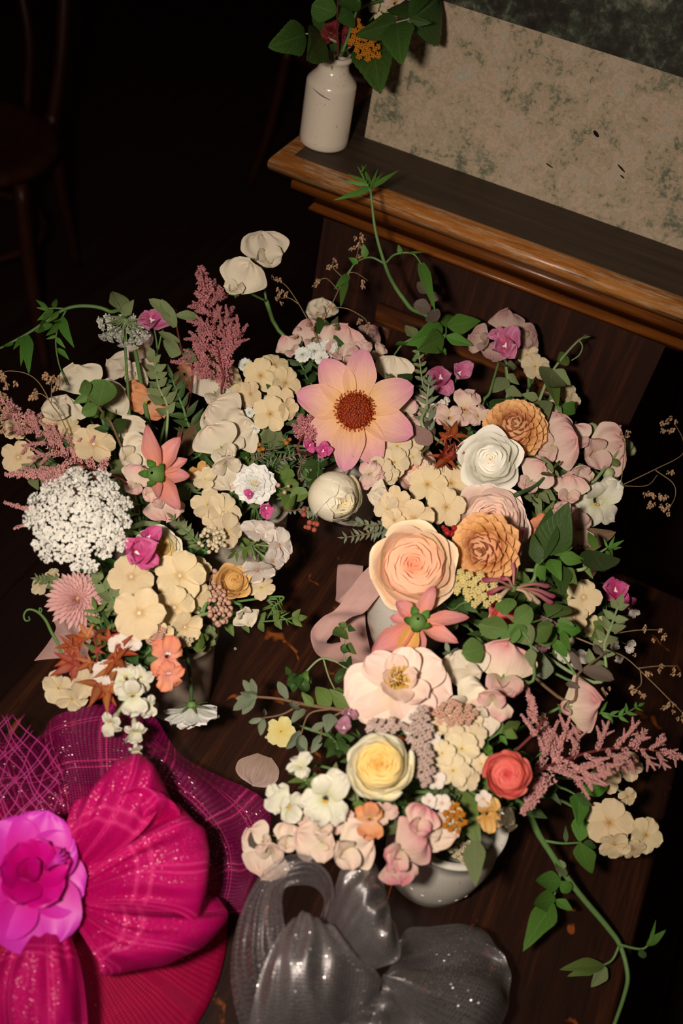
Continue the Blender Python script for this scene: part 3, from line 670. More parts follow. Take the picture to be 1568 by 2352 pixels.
def k_phlox(root, W, mat=None, v=0, tube_len=.7, eye=P_EYE, **k):
    def mk():
        q = random.Random(v*13+1); gs = []
        for i in range(5):
            b1 = q.uniform(-.5, .25)
            gs.append(xf(petal(L=1, W=.46+q.uniform(-.05, .04), vm=.62, base=.16, point=.02, b0=.18, b1=b1, cup=q.uniform(-.15, .25), ruf=.07, rk=1.3, notch=.04, seed=v*5+i, nu=8, nv=8, twist=.1), RZ(rad(72*i+q.uniform(-7, 7))) @ T(0, .03, 0) @ RX(rad(q.uniform(-10, 10)))))
        gs.append(tube([(0, 0, .02), (0, 0, -tube_len*.5), (.02, 0, -tube_len)], [.07, .055, .045], 6))
        return make_mesh('floret', gs, mat)
    f = part(root, 'floret', cached(('phlox', mat.name, v, tube_len), mk), W)
    part(f, 'eye', cached(('pheye', eye.name), lambda: make_mesh('eye', [lathe([(.075, .03), (.07, .05), (.035, .045), (.02, .02)], 8), xf(ball(.028, 6, 4), T(0, 0, .05))], eye)), W)

def k_sweetpea(root, W, mat=None, v=0, fold=0., wing=1., **k):
    q = random.Random(v*3+1)
    ban = pm('banner%d_%.1f' % (v, fold), mat, L=1.22, W=1.0, vm=.54, base=.24, point=.0, b0=.38, b1=-.75, cup=.05-.30*fold, fold=.06-.50*fold, ruf=.20, rk=2.1+.45*v, notch=.12, wob=.05, seed=v+5, nu=20, nv=14)
    part(root, 'banner_petal', ban, W @ T(0, -.28, 0) @ RX(rad(8)))
    for j, s in enumerate((-1, 1)):
        wg = pm('wing%d_%d' % (v % 3, j), mat, L=1, W=.52, vm=.58, base=.25, point=.05, b0=.75, b1=-1.25, cup=.35, ruf=.22, rk=1.7, wob=.06, seed=v*2+9+j, skew=.3, nu=10, nv=9)
        part(root, 'wing_petal', wg, W @ T(.05*s, -.22, .08) @ RZ(rad(s*((152, 118, 100)[v % 3]+12*j))) @ RX(rad(34)) @ S(s*.88*wing, .88*wing, .88*wing))
    part(root, 'keel_petal', cached(('keel', mat.name), lambda: make_mesh('keel', [petal(L=.62, W=.2, vm=.55, base=.4, point=.3, b0=.9, b1=.5, cup=1.0, nu=6, nv=7)], mat)), W @ T(0, -.26, .10) @ RZ(math.pi))
    part(root, 'calyx', cached('spcal', lambda: make_mesh('calyx', [xf(petal(L=.42, W=.07, vm=.3, base=.9, point=1, b0=.3, b1=.2, nu=2, nv=4), RZ(a*1.2566) @ RX(.4)) for a in range(5)]+[ball(.13, 8, 5, .8)], CALYX)), W @ T(0, -.34, -.06))

def k_snap(root, W, mat=None, v=0, palate=P_STAMENY, **k):
    q = random.Random(v+40)
    for i, (a, w, L, li) in enumerate([(-26, .50, 1.0, 34), (28, .50, 1.0, 22), (184, .46, .92, 18), (126, .44, .85, 4), (238, .44, .85, 10)]):
        me = pm('snaplobe%d_%d' % (v % 3, i), mat, L=1, W=w, vm=.6, base=.55, point=0, b0=.55, b1=-1.2-.5*((i+v) % 3), cup=.15*((i+v) % 2), ruf=.30, rk=1.6+.4*(i % 3), notch=.06, wob=.07, seed=v*5+i, nu=10, nv=10)
        part(root, 'lobe', me, W @ RZ(rad(-a+q.uniform(-14, 14))) @ T(0, .12, 0) @ RX(rad(li+q.uniform(-12, 12))) @ S(L*q.uniform(.85, 1.1)))
    part(root, 'throat', cached(('snapt', mat.name), lambda: make_mesh('throat', [lathe([(.13, -1.1), (.2, -1.0), (.24, -.5), (.3, -.1), (.26, .06), (.16, .02), (.10, -.2)], 12)], mat)), W)
    part(root, 'palate', cached(('snapp', palate.name), lambda: make_mesh('palate', [xf(ball(.065, 8, 6, .7), T(.06, -.14, .1)), xf(ball(.065, 8, 6, .7), T(-.06, -.14, .1))], palate)), W)

def k_clary(root, W, mat=None, n=5, v=0, **k):
    q = random.Random(v+70)
    for i in range(n):
        me = pm('bract%d' % (i % 3), mat, L=1, W=.50, vm=.45, base=.4, point=.5, b0=.25, b1=-.7+.35*(i % 3), cup=.25, fold=.15, ruf=.22, rk=2.4, wob=.08, seed=i+v, nu=10, nv=10)
        part(root, 'bract', me, W @ RZ(i*2*math.pi/n+q.uniform(-.3, .3)) @ T(0, .02, .05*(i % 2)) @ RX(rad(q.uniform(-10, 65))) @ S(q.uniform(.65, 1.15)))
    part(root, 'corolla', cached('claryc', lambda: make_mesh('corolla', [xf(petal(L=.22, W=.05, vm=.5, base=.5, point=.2, b0=.9, b1=-.6, cup=.6, nu=6, nv=6), RZ(s)) for s in (0, 2.2, 4.1)], P_EYEW)), W @ T(0, 0, .08))

def k_scabious(root, W, mat=None, seed=0, ctr=True, **k):
    for ring, (n, L, li) in enumerate([(13, .95, 4), (12, .75, 24), (10, .55, 44), (7, .38, 62)]):
        for i in range(n):
            v = (i+ring) % 3
            me = pm('scab%d' % v, mat, L=1, W=.30, vm=.66, base=.22, point=0, b0=.15, b1=-.45, ruf=.2, rk=2.4, notch=.12, seed=v+seed, nu=8, nv=7)
            part(root, 'petal', me, W @ RZ(i*2*math.pi/n+ring*.5+rnd.uniform(-.1, .1)) @ T(0, .08, .02*ring) @ RX(rad(li+k.get('cone', 0)+rnd.uniform(-8, 8))) @ S(L))
    if ctr: part(root, 'pincushion', cached('pinc', lambda: make_mesh('pincushion', [xf(ball(.05, 6, 4), T(.26*math.sqrt(t/40)*math.cos(t*2.4), .26*math.sqrt(t/40)*math.sin(t*2.4), .24-.003*t)) for t in range(40)], P_BERRY)), W)
    part(root, 'calyx', cached('scal', lambda: make_mesh('calyx', [lathe([(.04, -.25), (.12, -.2), (.2, -.08), (.1, 0)], 12)], CALYX)), W)
    for i in range(7): part(root, 'bract', pm('scbr', LF_SAGE, L=1, W=.1, vm=.3, base=.7, point=1, b0=.0, b1=.3, nu=4, nv=6), W @ T(0, 0, -.1) @ RZ(i*.9) @ T(0, .08, 0) @ S(.62))

def umbellet_mesh(key, mat, n=18, petal_r=.13, seed=0):
    def mk():
        q = random.Random(seed); gs = []
        for i in range(n):
            t = (i+.5)/n; rr = .85*math.sqrt(t); a = i*2.39996+q.uniform(-.2, .2)
            c = T(rr*math.cos(a), rr*math.sin(a), .35*(1-rr*rr)+q.uniform(-.05, .08)) @ RZ(q.uniform(0, 6)) @ RX(q.uniform(-.5, .5)+.0) @ RY(q.uniform(-.5, .5))
            for j in range(5):
                v = np.array([(0, 0, .02), (-.55, .7, .05), (0, 1.15, -.02), (.55, .7, .05)])*petal_r
                gs.append(xf((v, [(0, 3, 2, 1)], np.array([(0, 0), (0, 1), (1, 1), (1, 0)], float), 0), c @ RZ(j*1.2566)))
            gs.append(xf(ball(petal_r*.4, 5, 3), c @ T(0, 0, .03)))
            gs.append((lambda p: tube([p, p*.4-Vector((0, 0, .35)), Vector((0, 0, -.7))], .022, 3))(c.translation))
        return make_mesh('umbellet', gs, mat)
    return cached(('umb', key, mat.name, seed), mk)
def k_lace(root, W, n=34, mat=None, flat=.45, um=.26, rays=True, nfl=20, jit=.05, **k):
    q = random.Random(k.get('seed', 1)); pts = []
    for i in range(n):
        t = (i+.5)/n; rr = (.93)*math.sqrt(t); a = i*2.39996+q.uniform(-.15, .15)
        p = Vector((rr*math.cos(a), rr*math.sin(a), flat*(1-rr*rr)+q.uniform(-jit, jit))); pts.append(p)
        tilt = rr*.8
        part(root, 'umbellet', umbellet_mesh('u', mat, nfl, k.get('pr', .15), i % 3), W @ T(*p) @ RZ(a) @ RY(tilt) @ S(um*q.uniform(.85, 1.15)))
    if rays:
        g = [tube([Vector((0, 0, -.55)), Vector((p.x*.35, p.y*.35, -.3)), Vector((p.x*.85, p.y*.85, p.z-.2)), p-Vector((p.x*.02, p.y*.02, .1))], .014, 4, 7) for p in pts]
        part(root, 'rays', make_mesh('rays', g, ST_PALE), W)

def bloom_branch(v, mat):
    """astilbe side plume of unit length along +Y"""
    def mk():
        q = random.Random(v+11); gs = [tube([(0, 0, 0), (0, .5, .01), (0, 1, 0)], [.014, .01, .004], 4, 6)]
        octa = np.array([(1, 0, 0), (-1, 0, 0), (0, 1, 0), (0, -1, 0), (0, 0, 1.4), (0, 0, -.6)], float)
        F = [(0, 2, 4), (2, 1, 4), (1, 3, 4), (3, 0, 4), (2, 0, 5), (1, 2, 5), (3, 1, 5), (0, 3, 5)]
        uv = np.zeros((6, 2))
        for i in range(105):
            t = i/105; rr = .125*(1-t*.72)*q.uniform(.35, 1.2); a = i*2.39996
            c = T(rr*math.cos(a), .03+t*.97, rr*math.sin(a)) @ RZ(q.uniform(0, 6)) @ RX(q.uniform(-1.4, 1.4))
            s = .036*(1-.35*t)*q.uniform(.7, 1.25)
            for j in range(3):
                gs.append(xf((octa*s*np.array([.55, .55, 1]), F, uv, 0), c @ RZ(j*2.1) @ RX(.7) @ T(0, 0, s*.7)))
        return make_mesh('plume', gs, mat)
    return cached(('astil', v, mat.name), mk)
def span_mat(a, b, roll=0., face=None):
    """matrix taking unit +Y onto the segment a->b, +Z towards the viewer"""
    y = b-a; L = y.length; y = y/L
    z = (face or (CAM-a).normalized()); z = z-y*z.dot(y); z = z.normalized() if z.length > 1e-5 else y.orthogonal().normalized()
    x = y.cross(z)
    M = Matrix(((x.x, y.x, z.x, a.x), (x.y, y.y, z.y, a.y), (x.z, y.z, z.z, a.z), (0, 0, 0, 1)))
    return M @ RY(rad(roll)) @ S(L)

LEAF = {
    'ovate': dict(W=.30, vm=.36, base=.14, point=.85, fold=.16, b0=.12, b1=-.45, nu=8, nv=10),
    'jas': dict(W=.25, vm=.36, base=.12, point=.95, fold=.14, b0=.15, b1=-.5, ruf=.03, nu=8, nv=10),
    'round': dict(W=.42, vm=.48, base=.22, point=.12, cup=.12, fold=.06, b0=.1, b1=-.35, nu=8, nv=9),
    'lance': dict(W=.16, vm=.38, base=.25, point=.95, fold=.2, b0=.15, b1=-.5, nu=6, nv=9),
    'needle': dict(W=.075, vm=.35, base=.5, point=.95, fold=.2, b0=.1, b1=-.35, nu=4, nv=7),
    'sage': dict(W=.22, vm=.5, base=.3, point=.5, fold=.2, cup=.1, b0=.3, b1=-.7, nu=6, nv=8),
    'rasp': dict(W=.29, vm=.40, base=.3, point=.75, fold=.10, b0=.15, b1=-.5, ruf=.05, rk=3, serr=.10, nu=10, nv=22),
    'curl': dict(W=.34, vm=.4, base=.2, point=.6, fold=.3, cup=.5, b0=.6, b1=-2.4, ruf=.1, nu=8, nv=12)}
def leaf_mesh(kind, mat, v=0):
    def mk():
        if kind == 'maple':
            gs = []
            for a, L in ((-118, .55), (-58, .86), (0, 1.), (58, .86), (118, .55)):
                gs.append(xf(petal(L=L, W=.14*L+.01, vm=.40, base=.5, point=1., fold=.15, b0=.15+.1*v, b1=-.8+.5*v, ruf=.12, twist=.3*(v-1), seed=int(a)+v, nu=6, nv=9), T(0, .22, 0) @ RZ(rad(-a)) @ T(0, -.06, 0)))
            gs.append(tube([(0, -.05, 0), (0, .25, 0)], .016, 5))
            return make_mesh('leaf', gs, mat)
        k = dict(LEAF[kind]); k['b1'] = k['b1']*(1, .2, -1.1)[v]; k['twist'] = (.0, .25, -.25)[v]
        return make_mesh('leaf', [petal(L=1, seed=v, **k)], mat)
    return cached(('leaf', kind, mat.name, v), mk)
def leaf(root, kind, mat, a, b, roll=None, wide=1., name='leaf', v=None):
    roll = rnd.uniform(-30, 30) if roll is None else roll
    return part(root, name, leaf_mesh(kind, mat, rnd.randrange(3) if v is None else v), span_mat(a, b, roll) @ S(wide, 1, 1))
def world_tube(root, name, pts, r, mat, sides=6, n=16, label=None):
    Wr = WM[root]; return part(root, name, make_mesh(name, [xf(tube(pts, r, sides, n), Wr.inverted())], mat), Wr, label)
KIND = dict(dahlia=k_dahlia, side_dahlia=k_side_dahlia, ball=k_balldahlia, rose=k_rose, openrose=k_openrose, chrys=k_chrys, phlox=k_phlox, sweetpea=k_sweetpea, snap=k_snap, clary=k_clary, scabious=k_scabious, lace=k_lace)

def bloom(name, label, kind, g, heads, cat='flower', group=None, stem=.0016, stem_mat=None, leaves=None, lift=0., jit=.018, **kw):
    """one cut stem: heads = [(px, py, radius px, face, spin, {options})], all carried by one stalk in vase g"""
    v = VASE[g]; root = thing(name, label, cat, (v.x, v.y, v.z), group)
    P, Nn = [], []
    for h in heads:
        px, py, s = h[:3]; face = h[3] if len(h) > 3 else (0, 0); spin = h[4] if len(h) > 4 else 0; o = dict(kw); o.update(h[5] if len(h) > 5 else {})
        p = PT(g, px, py, o.pop('z', None), o.pop('up', 0.)+lift)
        W = frame(p, face, spin, s*ppm(p)); KIND[kind](root, W, **o)
        P.append(p); Nn.append((W.to_3x3() @ Vector((0, 0, 1))).normalized())
    if stem:
        so = {'sweetpea': .35, 'phlox': .7, 'snap': 1.05, 'rose': .7, 'ball': .7, 'dahlia': .28, 'lace': .5}.get(kind, .1)
        if len(heads) == 1:
            s = heads[0][2]*ppm(P[0]); add_stem(root, P[0]-Nn[0]*s*so, Nn[0], g, stem, stem_mat, jit=jit)
        else:
            c = sum(P, Vector())/len(P); n = sum(Nn, Vector()).normalized(); hub = c-n*.028+(v-c)*.12
            add_stem(root, hub, ((c-v).normalized()+n).normalized(), g, stem, stem_mat, jit=jit)
            for p, nn, h in zip(P, Nn, heads):
                b = p-nn*h[2]*ppm(p)*so
                world_tube(root, 'stalk', [hub, hub.lerp(b, .5)-nn*.004, b], stem*.6, stem_mat or ST_GREEN, 5, 6)
    return root

def sprig(name, label, g, path, leaves=(), auto=None, cat='foliage', group=None, r=.0013, mat=None, lmat=LF_MID, kind='ovate', to_vase=True, branches=(), br=.6):
    """leafy stem: path = [(px, py, z or None)] tip first or last; leaves = [(bx, by, tx, ty, kind, mat, wide)]; auto = (n pairs, length px, angle deg, t0, t1)"""
    v = VASE.get(g); pts = [PT(g, *p) if len(p) == 2 else (PT(g, p[0], p[1]) if p[2] is None else at(*p)) for p in path]
    root = thing(name, label, cat, tuple(v) if (v is not None and to_vase) else tuple(pts[0]), group)
    full = list(pts)
    if to_vase:
        e = v+Vector((rnd.uniform(-.015, .015), rnd.uniform(-.015, .015), 0)); full = [e+Vector((0, 0, -.03)), e]+full
    world_tube(root, 'stem', full, [r*1.25, r, r*.55], mat or ST_GREEN, 6, 10+5*len(full))
    for bp in branches:
        bpts = [PT(g, *p) if len(p) == 2 else at(*p) for p in bp]; pts = pts+bpts
        world_tube(root, 'side_stem', bpts, [r*br, r*br*.6], mat or ST_GREEN, 5, 5*len(bpts))
    main = pts[:len(path)]
    if auto:
        n, L, ang, t0, t1 = auto; Q = smooth_path(main, 40)
        for i in range(n):
            t = t0+(t1-t0)*i/max(1, n-1); k = min(38, int(t*39)); p = Q[k]; d = (Q[k+1]-Q[k]).normalized()
            s = L*ppm(p)*(1-.35*t)*rnd.uniform(.8, 1.15); side = d.cross((CAM-p).normalized()).normalized()
            for sg in (-1, 1):
                a = rad(ang+rnd.uniform(-14, 14)); dr = d*math.cos(a)+side*sg*math.sin(a)+(CAM-p).normalized()*rnd.uniform(-.35, .45)
                leaf(root, kind, lmat, p, p+dr.normalized()*s)
        d = (Q[-1]-Q[-2]).normalized(); leaf(root, kind, lmat, Q[-1], Q[-1]+d*L*ppm(Q[-1])*.7)
    for lf in leaves:
        bx, by, tx, ty = lf[:4]; kk = lf[4] if len(lf) > 4 and lf[4] else kind; mm = lf[5] if len(lf) > 5 and lf[5] else lmat; wd = lf[6] if len(lf) > 6 else 1.
        # hang each leaf at the height of the nearest point of its stem
        Q = pts+smooth_path(main, 40); near = min(Q, key=lambda q_: ((q_-CAM).normalized()-ray(bx, by).normalized()).length)
        a = at(bx, by, near.z+.002); b = at(tx, ty, near.z+.002+rnd.uniform(-.006, .008))
        leaf(root, kk, mm, a, b, None, wd)
    return root

def astilbe(name, label, g, spine, plumes=(), mat=None, group=None, r=.0012, auto=None, seed=0):
    """spine px path; plumes = [(bx, by, tx, ty, dz)]"""
    v = VASE[g]; root = thing(name, label, 'flower', tuple(v), group)
    pts = [PT(g, *p) if len(p) == 2 else at(*p) for p in spine]
    e = v+Vector((rnd.uniform(-.01, .01), rnd.uniform(-.01, .01), 0))
    world_tube(root, 'stem', [e+Vector((0, 0, -.03)), e]+pts, [r*1.3, r, r*.6], ST_RED, 6, 22)
    Q = smooth_path(pts, 40); plumes = list(plumes)
    if auto:
        # feathery side plumes, each with shorter plumelets of its own
        n, L0, L1, ang, t0 = auto; q = random.Random(seed); C2 = [Vector((p[0], p[1], 0)) for p in spine]; S2 = smooth_path(C2, 60)
        for i in range(n):
            t = t0+(1-t0)*i/n; k = min(57, int(t*59)); d = (S2[k+1]-S2[k]).normalized(); nrm = Vector((-d.y, d.x, 0))
            sg = 1 if i % 2 else -1; a = rad(ang+q.uniform(-16, 16)); L = (L0+(L1-L0)*(i/n))*q.uniform(.75, 1.2)
            dr = d*math.cos(a)+nrm*sg*math.sin(a); b0_ = S2[k]; e0 = b0_+dr*L
            plumes.append((b0_.x, b0_.y, e0.x, e0.y, q.uniform(-.012, .012), min(1.0, 42/L)+.12))
            if L > 45:
                for w, s2 in ((.35, -1), (.5, 1), (.68, -1)):
                    if True:
                        m = b0_+dr*L*w; d2 = dr*.75+Vector((-dr.y, dr.x, 0))*s2*.65; e2 = m+d2*L*.42*q.uniform(.7, 1.15)
                        plumes.append((m.x, m.y, e2.x, e2.y, q.uniform(-.016, .016), 1.05))
        plumes.append((S2[50].x, S2[50].y, S2[59].x+(S2[59]-S2[50]).x*.35, S2[59].y+(S2[59]-S2[50]).y*.35, 0, 1.2))
    for i, pl in enumerate(plumes):
        bx, by, tx, ty = pl[:4]; dz = pl[4] if len(pl) > 4 else 0.; fat = pl[5] if len(pl) > 5 else 1.
        near = min(Q, key=lambda q_: ((q_-CAM).normalized()-ray(bx, by).normalized()).length)
        a = at(bx, by, near.z); b = at(tx, ty, near.z+dz)
        part(root, 'plume', bloom_branch(i % 4, mat or P_ASTILBE), span_mat(a, b, 40*i) @ S(fat, 1, fat))
    return root

_spk = lambda v: cached(('spk', v), lambda: make_mesh('spikelet', [xf(petal(L=.62, W=.24, vm=.45, base=.5, point=.3, b0=.5, b1=-.6, cup=1.0, seed=j+v, nu=4, nv=4), T(0, j*.22, 0) @ RY(j*2.2+v) @ RX(.25)) for j in range(4)], P_GRASS))
def grass(name, label, g, stems, heads, group=None, to_vase=None, r=.0006):
    """quaking grass: stems = px polylines with z; heads = [(px, py, size, z, angle)]"""
    pl = [[at(*p) for p in s] for s in stems]
    base = VASE[to_vase] if to_vase else pl[0][0]
    root = thing(name, label, 'foliage', tuple(base), group)
    if to_vase: world_tube(root, 'stem', [base+Vector((.004, -.004, -.03)), base, pl[0][0]], r*1.3, ST_STRAW, 5, 12)
    for s in pl: world_tube(root, 'stem', s, [r, r*.6], ST_STRAW, 4, 6*len(s))
    for i, (px, py, s, z, a) in enumerate(heads):
        p = at(px, py, z); W = frame(p, (rnd.uniform(-.5, .5), rnd.uniform(-.5, .5)), a, s*ppm(p))
        part(root, 'spikelet', _spk(i % 3), W @ T(0, -.5, 0))
    return root

# ================================================================== the flowers
# ---------------- rear middle
bloom('dahlia', 'large open pink and apricot dahlia with eight petals and an orange-brown disc', 'dahlia', 'R', [(815, 945, 140, (-.02, .10), 0)], stem=.0026, angs=[8, 68, 110, 155, 191, 238, 287, 330], lift=.012)
bloom('sweet_pea', 'tall cream sweet pea stem with two blooms standing clear of the rest', 'sweetpea', 'R', [(552, 655, 62, (-.25, .35), 28, dict(v=1, z=1.0, wing=.7)), (607, 588, 58, (.25, .3), -12, dict(v=2, z=1.0, wing=.95))], mat=P_SWHITE, stem=.0022)
bloom('phlox', 'cream phlox cluster with flat round florets beside the big open dahlia', 'phlox', 'R', [(598, 863, 42, (-.1, .1), 5, dict(v=0)), (655, 880, 40, (.5, .1), 30, dict(v=1)), (640, 921, 38, (.1, .25), 50, dict(v=2)), (620, 951, 43, (0, 0), 10, dict(v=0, up=.006)), (630, 838, 34, (.2, .8), 0, dict(v=1)), (660, 940, 28, (.7, -.3), 0, dict(v=2)), (575, 905, 30, (-.6, -.1), 40, dict(v=1))], mat=P_PHLOX)
bloom('phlox', 'cream phlox cluster tucked behind the column of cream sweet peas', 'phlox', 'R', [(488, 843, 40, (-.1, .8), 0, dict(v=2)), (524, 868, 36, (.5, .4), 20, dict(v=0)), (550, 905, 28, (.5, -.2), 20, dict(v=1)), (462, 862, 28, (-.6, .4), 0, dict(v=1))], mat=P_PHLOX)
bloom('sweet_pea', 'column of overlapping cream sweet peas below the astilbe plume', 'sweetpea', 'A', [(492, 898, 52, (-.1, .3), -20, dict(v=0)), (533, 926, 40, (.3, .1), 40, dict(v=1)), (522, 966, 60, (.1, .1), -50, dict(v=2, up=.008)), (540, 1000, 50, (.3, .0), 60, dict(v=1)), (505, 1020, 56, (-.1, -.1), -30, dict(v=0, up=.01)), (520, 1072, 56, (.1, -.4), 170, dict(v=1))], mat=P_SWHITE, stem=.002)
bloom('sweet_pea', 'pale blush sweet peas behind the top petals of the open dahlia', 'sweetpea', 'R', [(722, 778, 46, (-.1, .4), -10, dict(v=0)), (778, 800, 56, (.2, .3), 20, dict(v=1)), (798, 836, 40, (.5, .1), 60, dict(v=2))], mat=P_SBLUSH)
bloom('sweet_pea', 'ivory sweet pea standing above the pale blush sweet peas', 'sweetpea', 'R', [(735, 722, 40, (-.3, .5), 10, dict(v=2, fold=.5))], mat=P_SWHITE)
bloom('sweet_pea', 'small folded pink sweet pea between the tall stem and the white yarrow', 'sweetpea', 'R', [(668, 800, 34, (-.2, .3), -30, dict(v=0, fold=.6))], mat=P_SBLUSH)
bloom('sweet_pea', 'broad round cream sweet pea banner touching a side petal of the open dahlia', 'sweetpea', 'R', [(902, 862, 46, (.1, .25), 5, dict(v=2, wing=.5))], mat=P_SWHITE)
bloom('sweet_pea', 'shaded greenish sweet pea lying against the oak stand', 'sweetpea', 'R', [(840, 772, 34, (.3, .7), 60, dict(v=1, fold=.5, z=.90))], mat=P_SDUSK)
bloom('snapdragon', 'pink striped snapdragon peeking over the open dahlia', 'snap', 'R', [(825, 815, 34, (.1, .5), 10, dict(v=0)), (868, 812, 26, (.5, .5), 30, dict(v=1))], mat=P_SNAPB)
bloom('double_yarrow', 'white double yarrow sprig just above the open dahlia', 'scabious', 'R', [(695, 814, 20, (-.2, .4)), (722, 806, 22, (0, .4)), (754, 800, 23, (.1, .3)), (738, 822, 17, (0, .1))], mat=P_WYARROW, ctr=False, lift=.012)
bloom('double_yarrow', 'tiny white double yarrow beside the cream phlox', 'scabious', 'R', [(563, 838, 17, (-.2, .4)), (572, 948, 13, (-.4, 0)), (586, 985, 12, (-.4, -.2))], mat=P_WYARROW, ctr=False)
bloom('clary_sage', 'twin pink veined clary bracts between the open dahlia and the alstroemeria', 'clary', 'E', [(1012, 868, 46, (-.1, .1), 0, dict(v=1)), (1052, 858, 36, (.4, .2), 40, dict(v=2, n=4))], mat=P_CLARY, lift=.01)
bloom('cream_rose', 'globe-shaped cream cabbage rose bud leaning below the open dahlia', 'rose', 'R', [(768, 1140, 76, (.48, -.42), 20)], form='globe', mat=P_CREAMROSE, seed=4, stem=.003, lift=.01)
bloom('scabious', 'white scabious pincushion facing up beside the cream rose bud', 'scabious', 'A', [(585, 1112, 50, (0, .35))], mat=P_SCAB, seed=2)
bloom('clary_sage', 'tiny magenta clary bracts under a lower petal of the open dahlia', 'clary', 'R', [(742, 1036, 28, (0, 0), 0, dict(v=3)), (712, 1022, 20, (-.2, 0), 60, dict(v=1, n=4))], mat=P_CLARYD)
bloom('clary_sage', 'small bright magenta clary tip below the white scabious pincushion', 'clary', 'A', [(610, 1165, 26, (.2, -.3), 160, dict(v=2)), (575, 1135, 16, (-.2, 0), 0, dict(v=4))], mat=P_CLARYD)
bloom('snapdragon', 'mauve-pink ruffled snapdragon between the open dahlia and the clary', 'snap', 'R', [(932, 950, 34, (.1, .1), 0, dict(v=2)), (960, 930, 28, (.1, .4), 30, dict(v=0)), (950, 985, 26, (0, 0), 0, dict(v=1))], mat=P_SBLUSH)
astilbe('astilbe', 'dusky pink astilbe plume standing below the tall cream sweet peas', 'R', [(540, 930), (512, 860, .945), (492, 760, .962), (466, 632, .985)], mat=P_ASTILBE, auto=(17, 120, 26, 40, .22), seed=1)
astilbe('astilbe', 'short pink astilbe tuft between the phlox cluster and the dahlia', 'R', [(690, 1040), (700, 990), (690, 960)], [(700, 1000, 690, 955, 0, 2), (702, 1005, 712, 955, 0, 2), (695, 1005, 672, 975, 0, 2), (706, 1010, 728, 985, 0, 1.8)], mat=P_ASTILBE)

# ---------------- left
bloom('sweet_pea', 'cream sweet pea pair behind the small round green leaves', 'sweetpea', 'L', [(193, 888, 56, (-.2, .4), -25, dict(v=0, wing=.5)), (245, 920, 48, (.2, .2), 60, dict(v=1, wing=.5))], mat=P_SWHITE)
bloom('sweet_pea', 'white sweet pea with folded-down banner above the spreading soft pink astilbe', 'sweetpea', 'L', [(138, 955, 54, (-.2, .6), 15, dict(v=2, fold=.6))], mat=P_SWHITE)
bloom('sweet_pea', 'white sweet pea with lilac edge under the hanging lace umbel', 'sweetpea', 'L', [(282, 848, 40, (-.3, .3), -60, dict(v=1, fold=.4)), (305, 868, 34, (.2, .0), 60, dict(v=2))], mat=P_SWHITE)
bloom('sweet_pea', 'cream sweet pea petals spread beside the coral nodding dahlia', 'sweetpea', 'L', [(300, 1000, 44, (.3, .4), 50, dict(v=0)), (298, 1045, 50, (.3, 0), 60, dict(v=2))], mat=P_SWHITE)
bloom('sweet_pea', 'cream petals fanned below the coral nodding dahlia', 'sweetpea', 'L', [(378, 1150, 48, (.1, -.5), 175, dict(v=1)), (315, 1105, 40, (-.2, 0), 20, dict(v=0)), (350, 1130, 34, (0, -.2), 80, dict(v=2))], mat=P_SBLUSH)
bloom('phlox', 'buttery phlox floret pair between the soft pink astilbe and the coral dahlia', 'phlox', 'L', [(215, 1020, 50, (.05, .35), 8, dict(v=0, up=.012)), (160, 985, 28, (-.5, .5), 30, dict(v=1))], mat=P_PHLOX, eye=P_EYEW)
bloom('phlox', 'yellow-cream phlox florets behind the soft pink astilbe plumes', 'phlox', 'L', [(42, 1050, 40, (-.2, -.1), 20, dict(v=2)), (36, 985, 30, (-.3, .4), 0, dict(v=1)), (120, 975, 26, (0, .6), 0, dict(v=0))], mat=P_PHLOX, eye=P_EYEW)
bloom('coral_dahlia', 'coral pink nodding dahlia seen from behind with green calyx', 'side_dahlia', 'L', [(362, 1090, 110, (-.35, .1), 0)], petals=[(-2, 1.05, .20, 25, .3), (32, .82, .27, 8, -.2), (92, .58, .30, 0, -.4), (142, .90, .24, 10, .2), (165, .55, .2, 30, .2), (60, .6, .25, -15, 0)], stem=.0022, lift=.03)
bloom('lace_flower', 'big domed white lace flower head with crowded tiny florets', 'lace', 'L', [(182, 1195, 122, (-.12, .25), 0)], n=46, mat=P_LACE, flat=.5, um=.21, nfl=22, jit=.05, stem=.0028, stem_mat=ST_PALE, pr=.17, lift=.03)
bloom('lace_flower', 'green-backed wild carrot umbel hanging upside down beside pink clary', 'lace', 'L', [(285, 758, 62, (-.1, -.8, -.8), 0, dict(z=.95))], n=30, mat=P_LACE, flat=.12, um=.2, nfl=12, jit=.1, stem=0)
bloom('clary_sage', 'pink veined clary bracts beside the hanging carrot umbel', 'clary', 'L', [(350, 738, 44, (-.2, .3), -40, dict(v=5, z=.95)), (382, 728, 30, (.3, .5), 50, dict(v=3, n=4, z=.95))], mat=P_CLARY)
bloom('clary_sage', 'bright pink clary flower overlapping the big white lace head', 'clary', 'L', [(312, 1268, 58, (.1, .0), 10, dict(v=6, n=6)), (340, 1235, 34, (.3, .3), 40, dict(v=2, n=3))], mat=P_CLARYD, lift=.035)
bloom('snapdragon', 'peach snapdragon bloom above the cream sweet pea pair', 'snap', 'L', [(322, 800, 40, (-.1, .3), 0, dict(v=0)), (340, 840, 26, (.2, 0), 90, dict(v=1))], mat=P_SNAPB)
bloom('snapdragon', 'orange snapdragon bloom in the shadow behind the grey sage sprig', 'snap', 'L', [(342, 925, 44, (0, -.1), 120, dict(v=1)), (310, 905, 34, (-.3, 0), 30, dict(v=2))], mat=P_SNAPP)
bloom('snapdragon', 'orange snapdragon throat half hidden beside the cream sweet pea column', 'snap', 'L', [(425, 860, 34, (.1, .0), 200, dict(v=2))], mat=P_SNAPP)
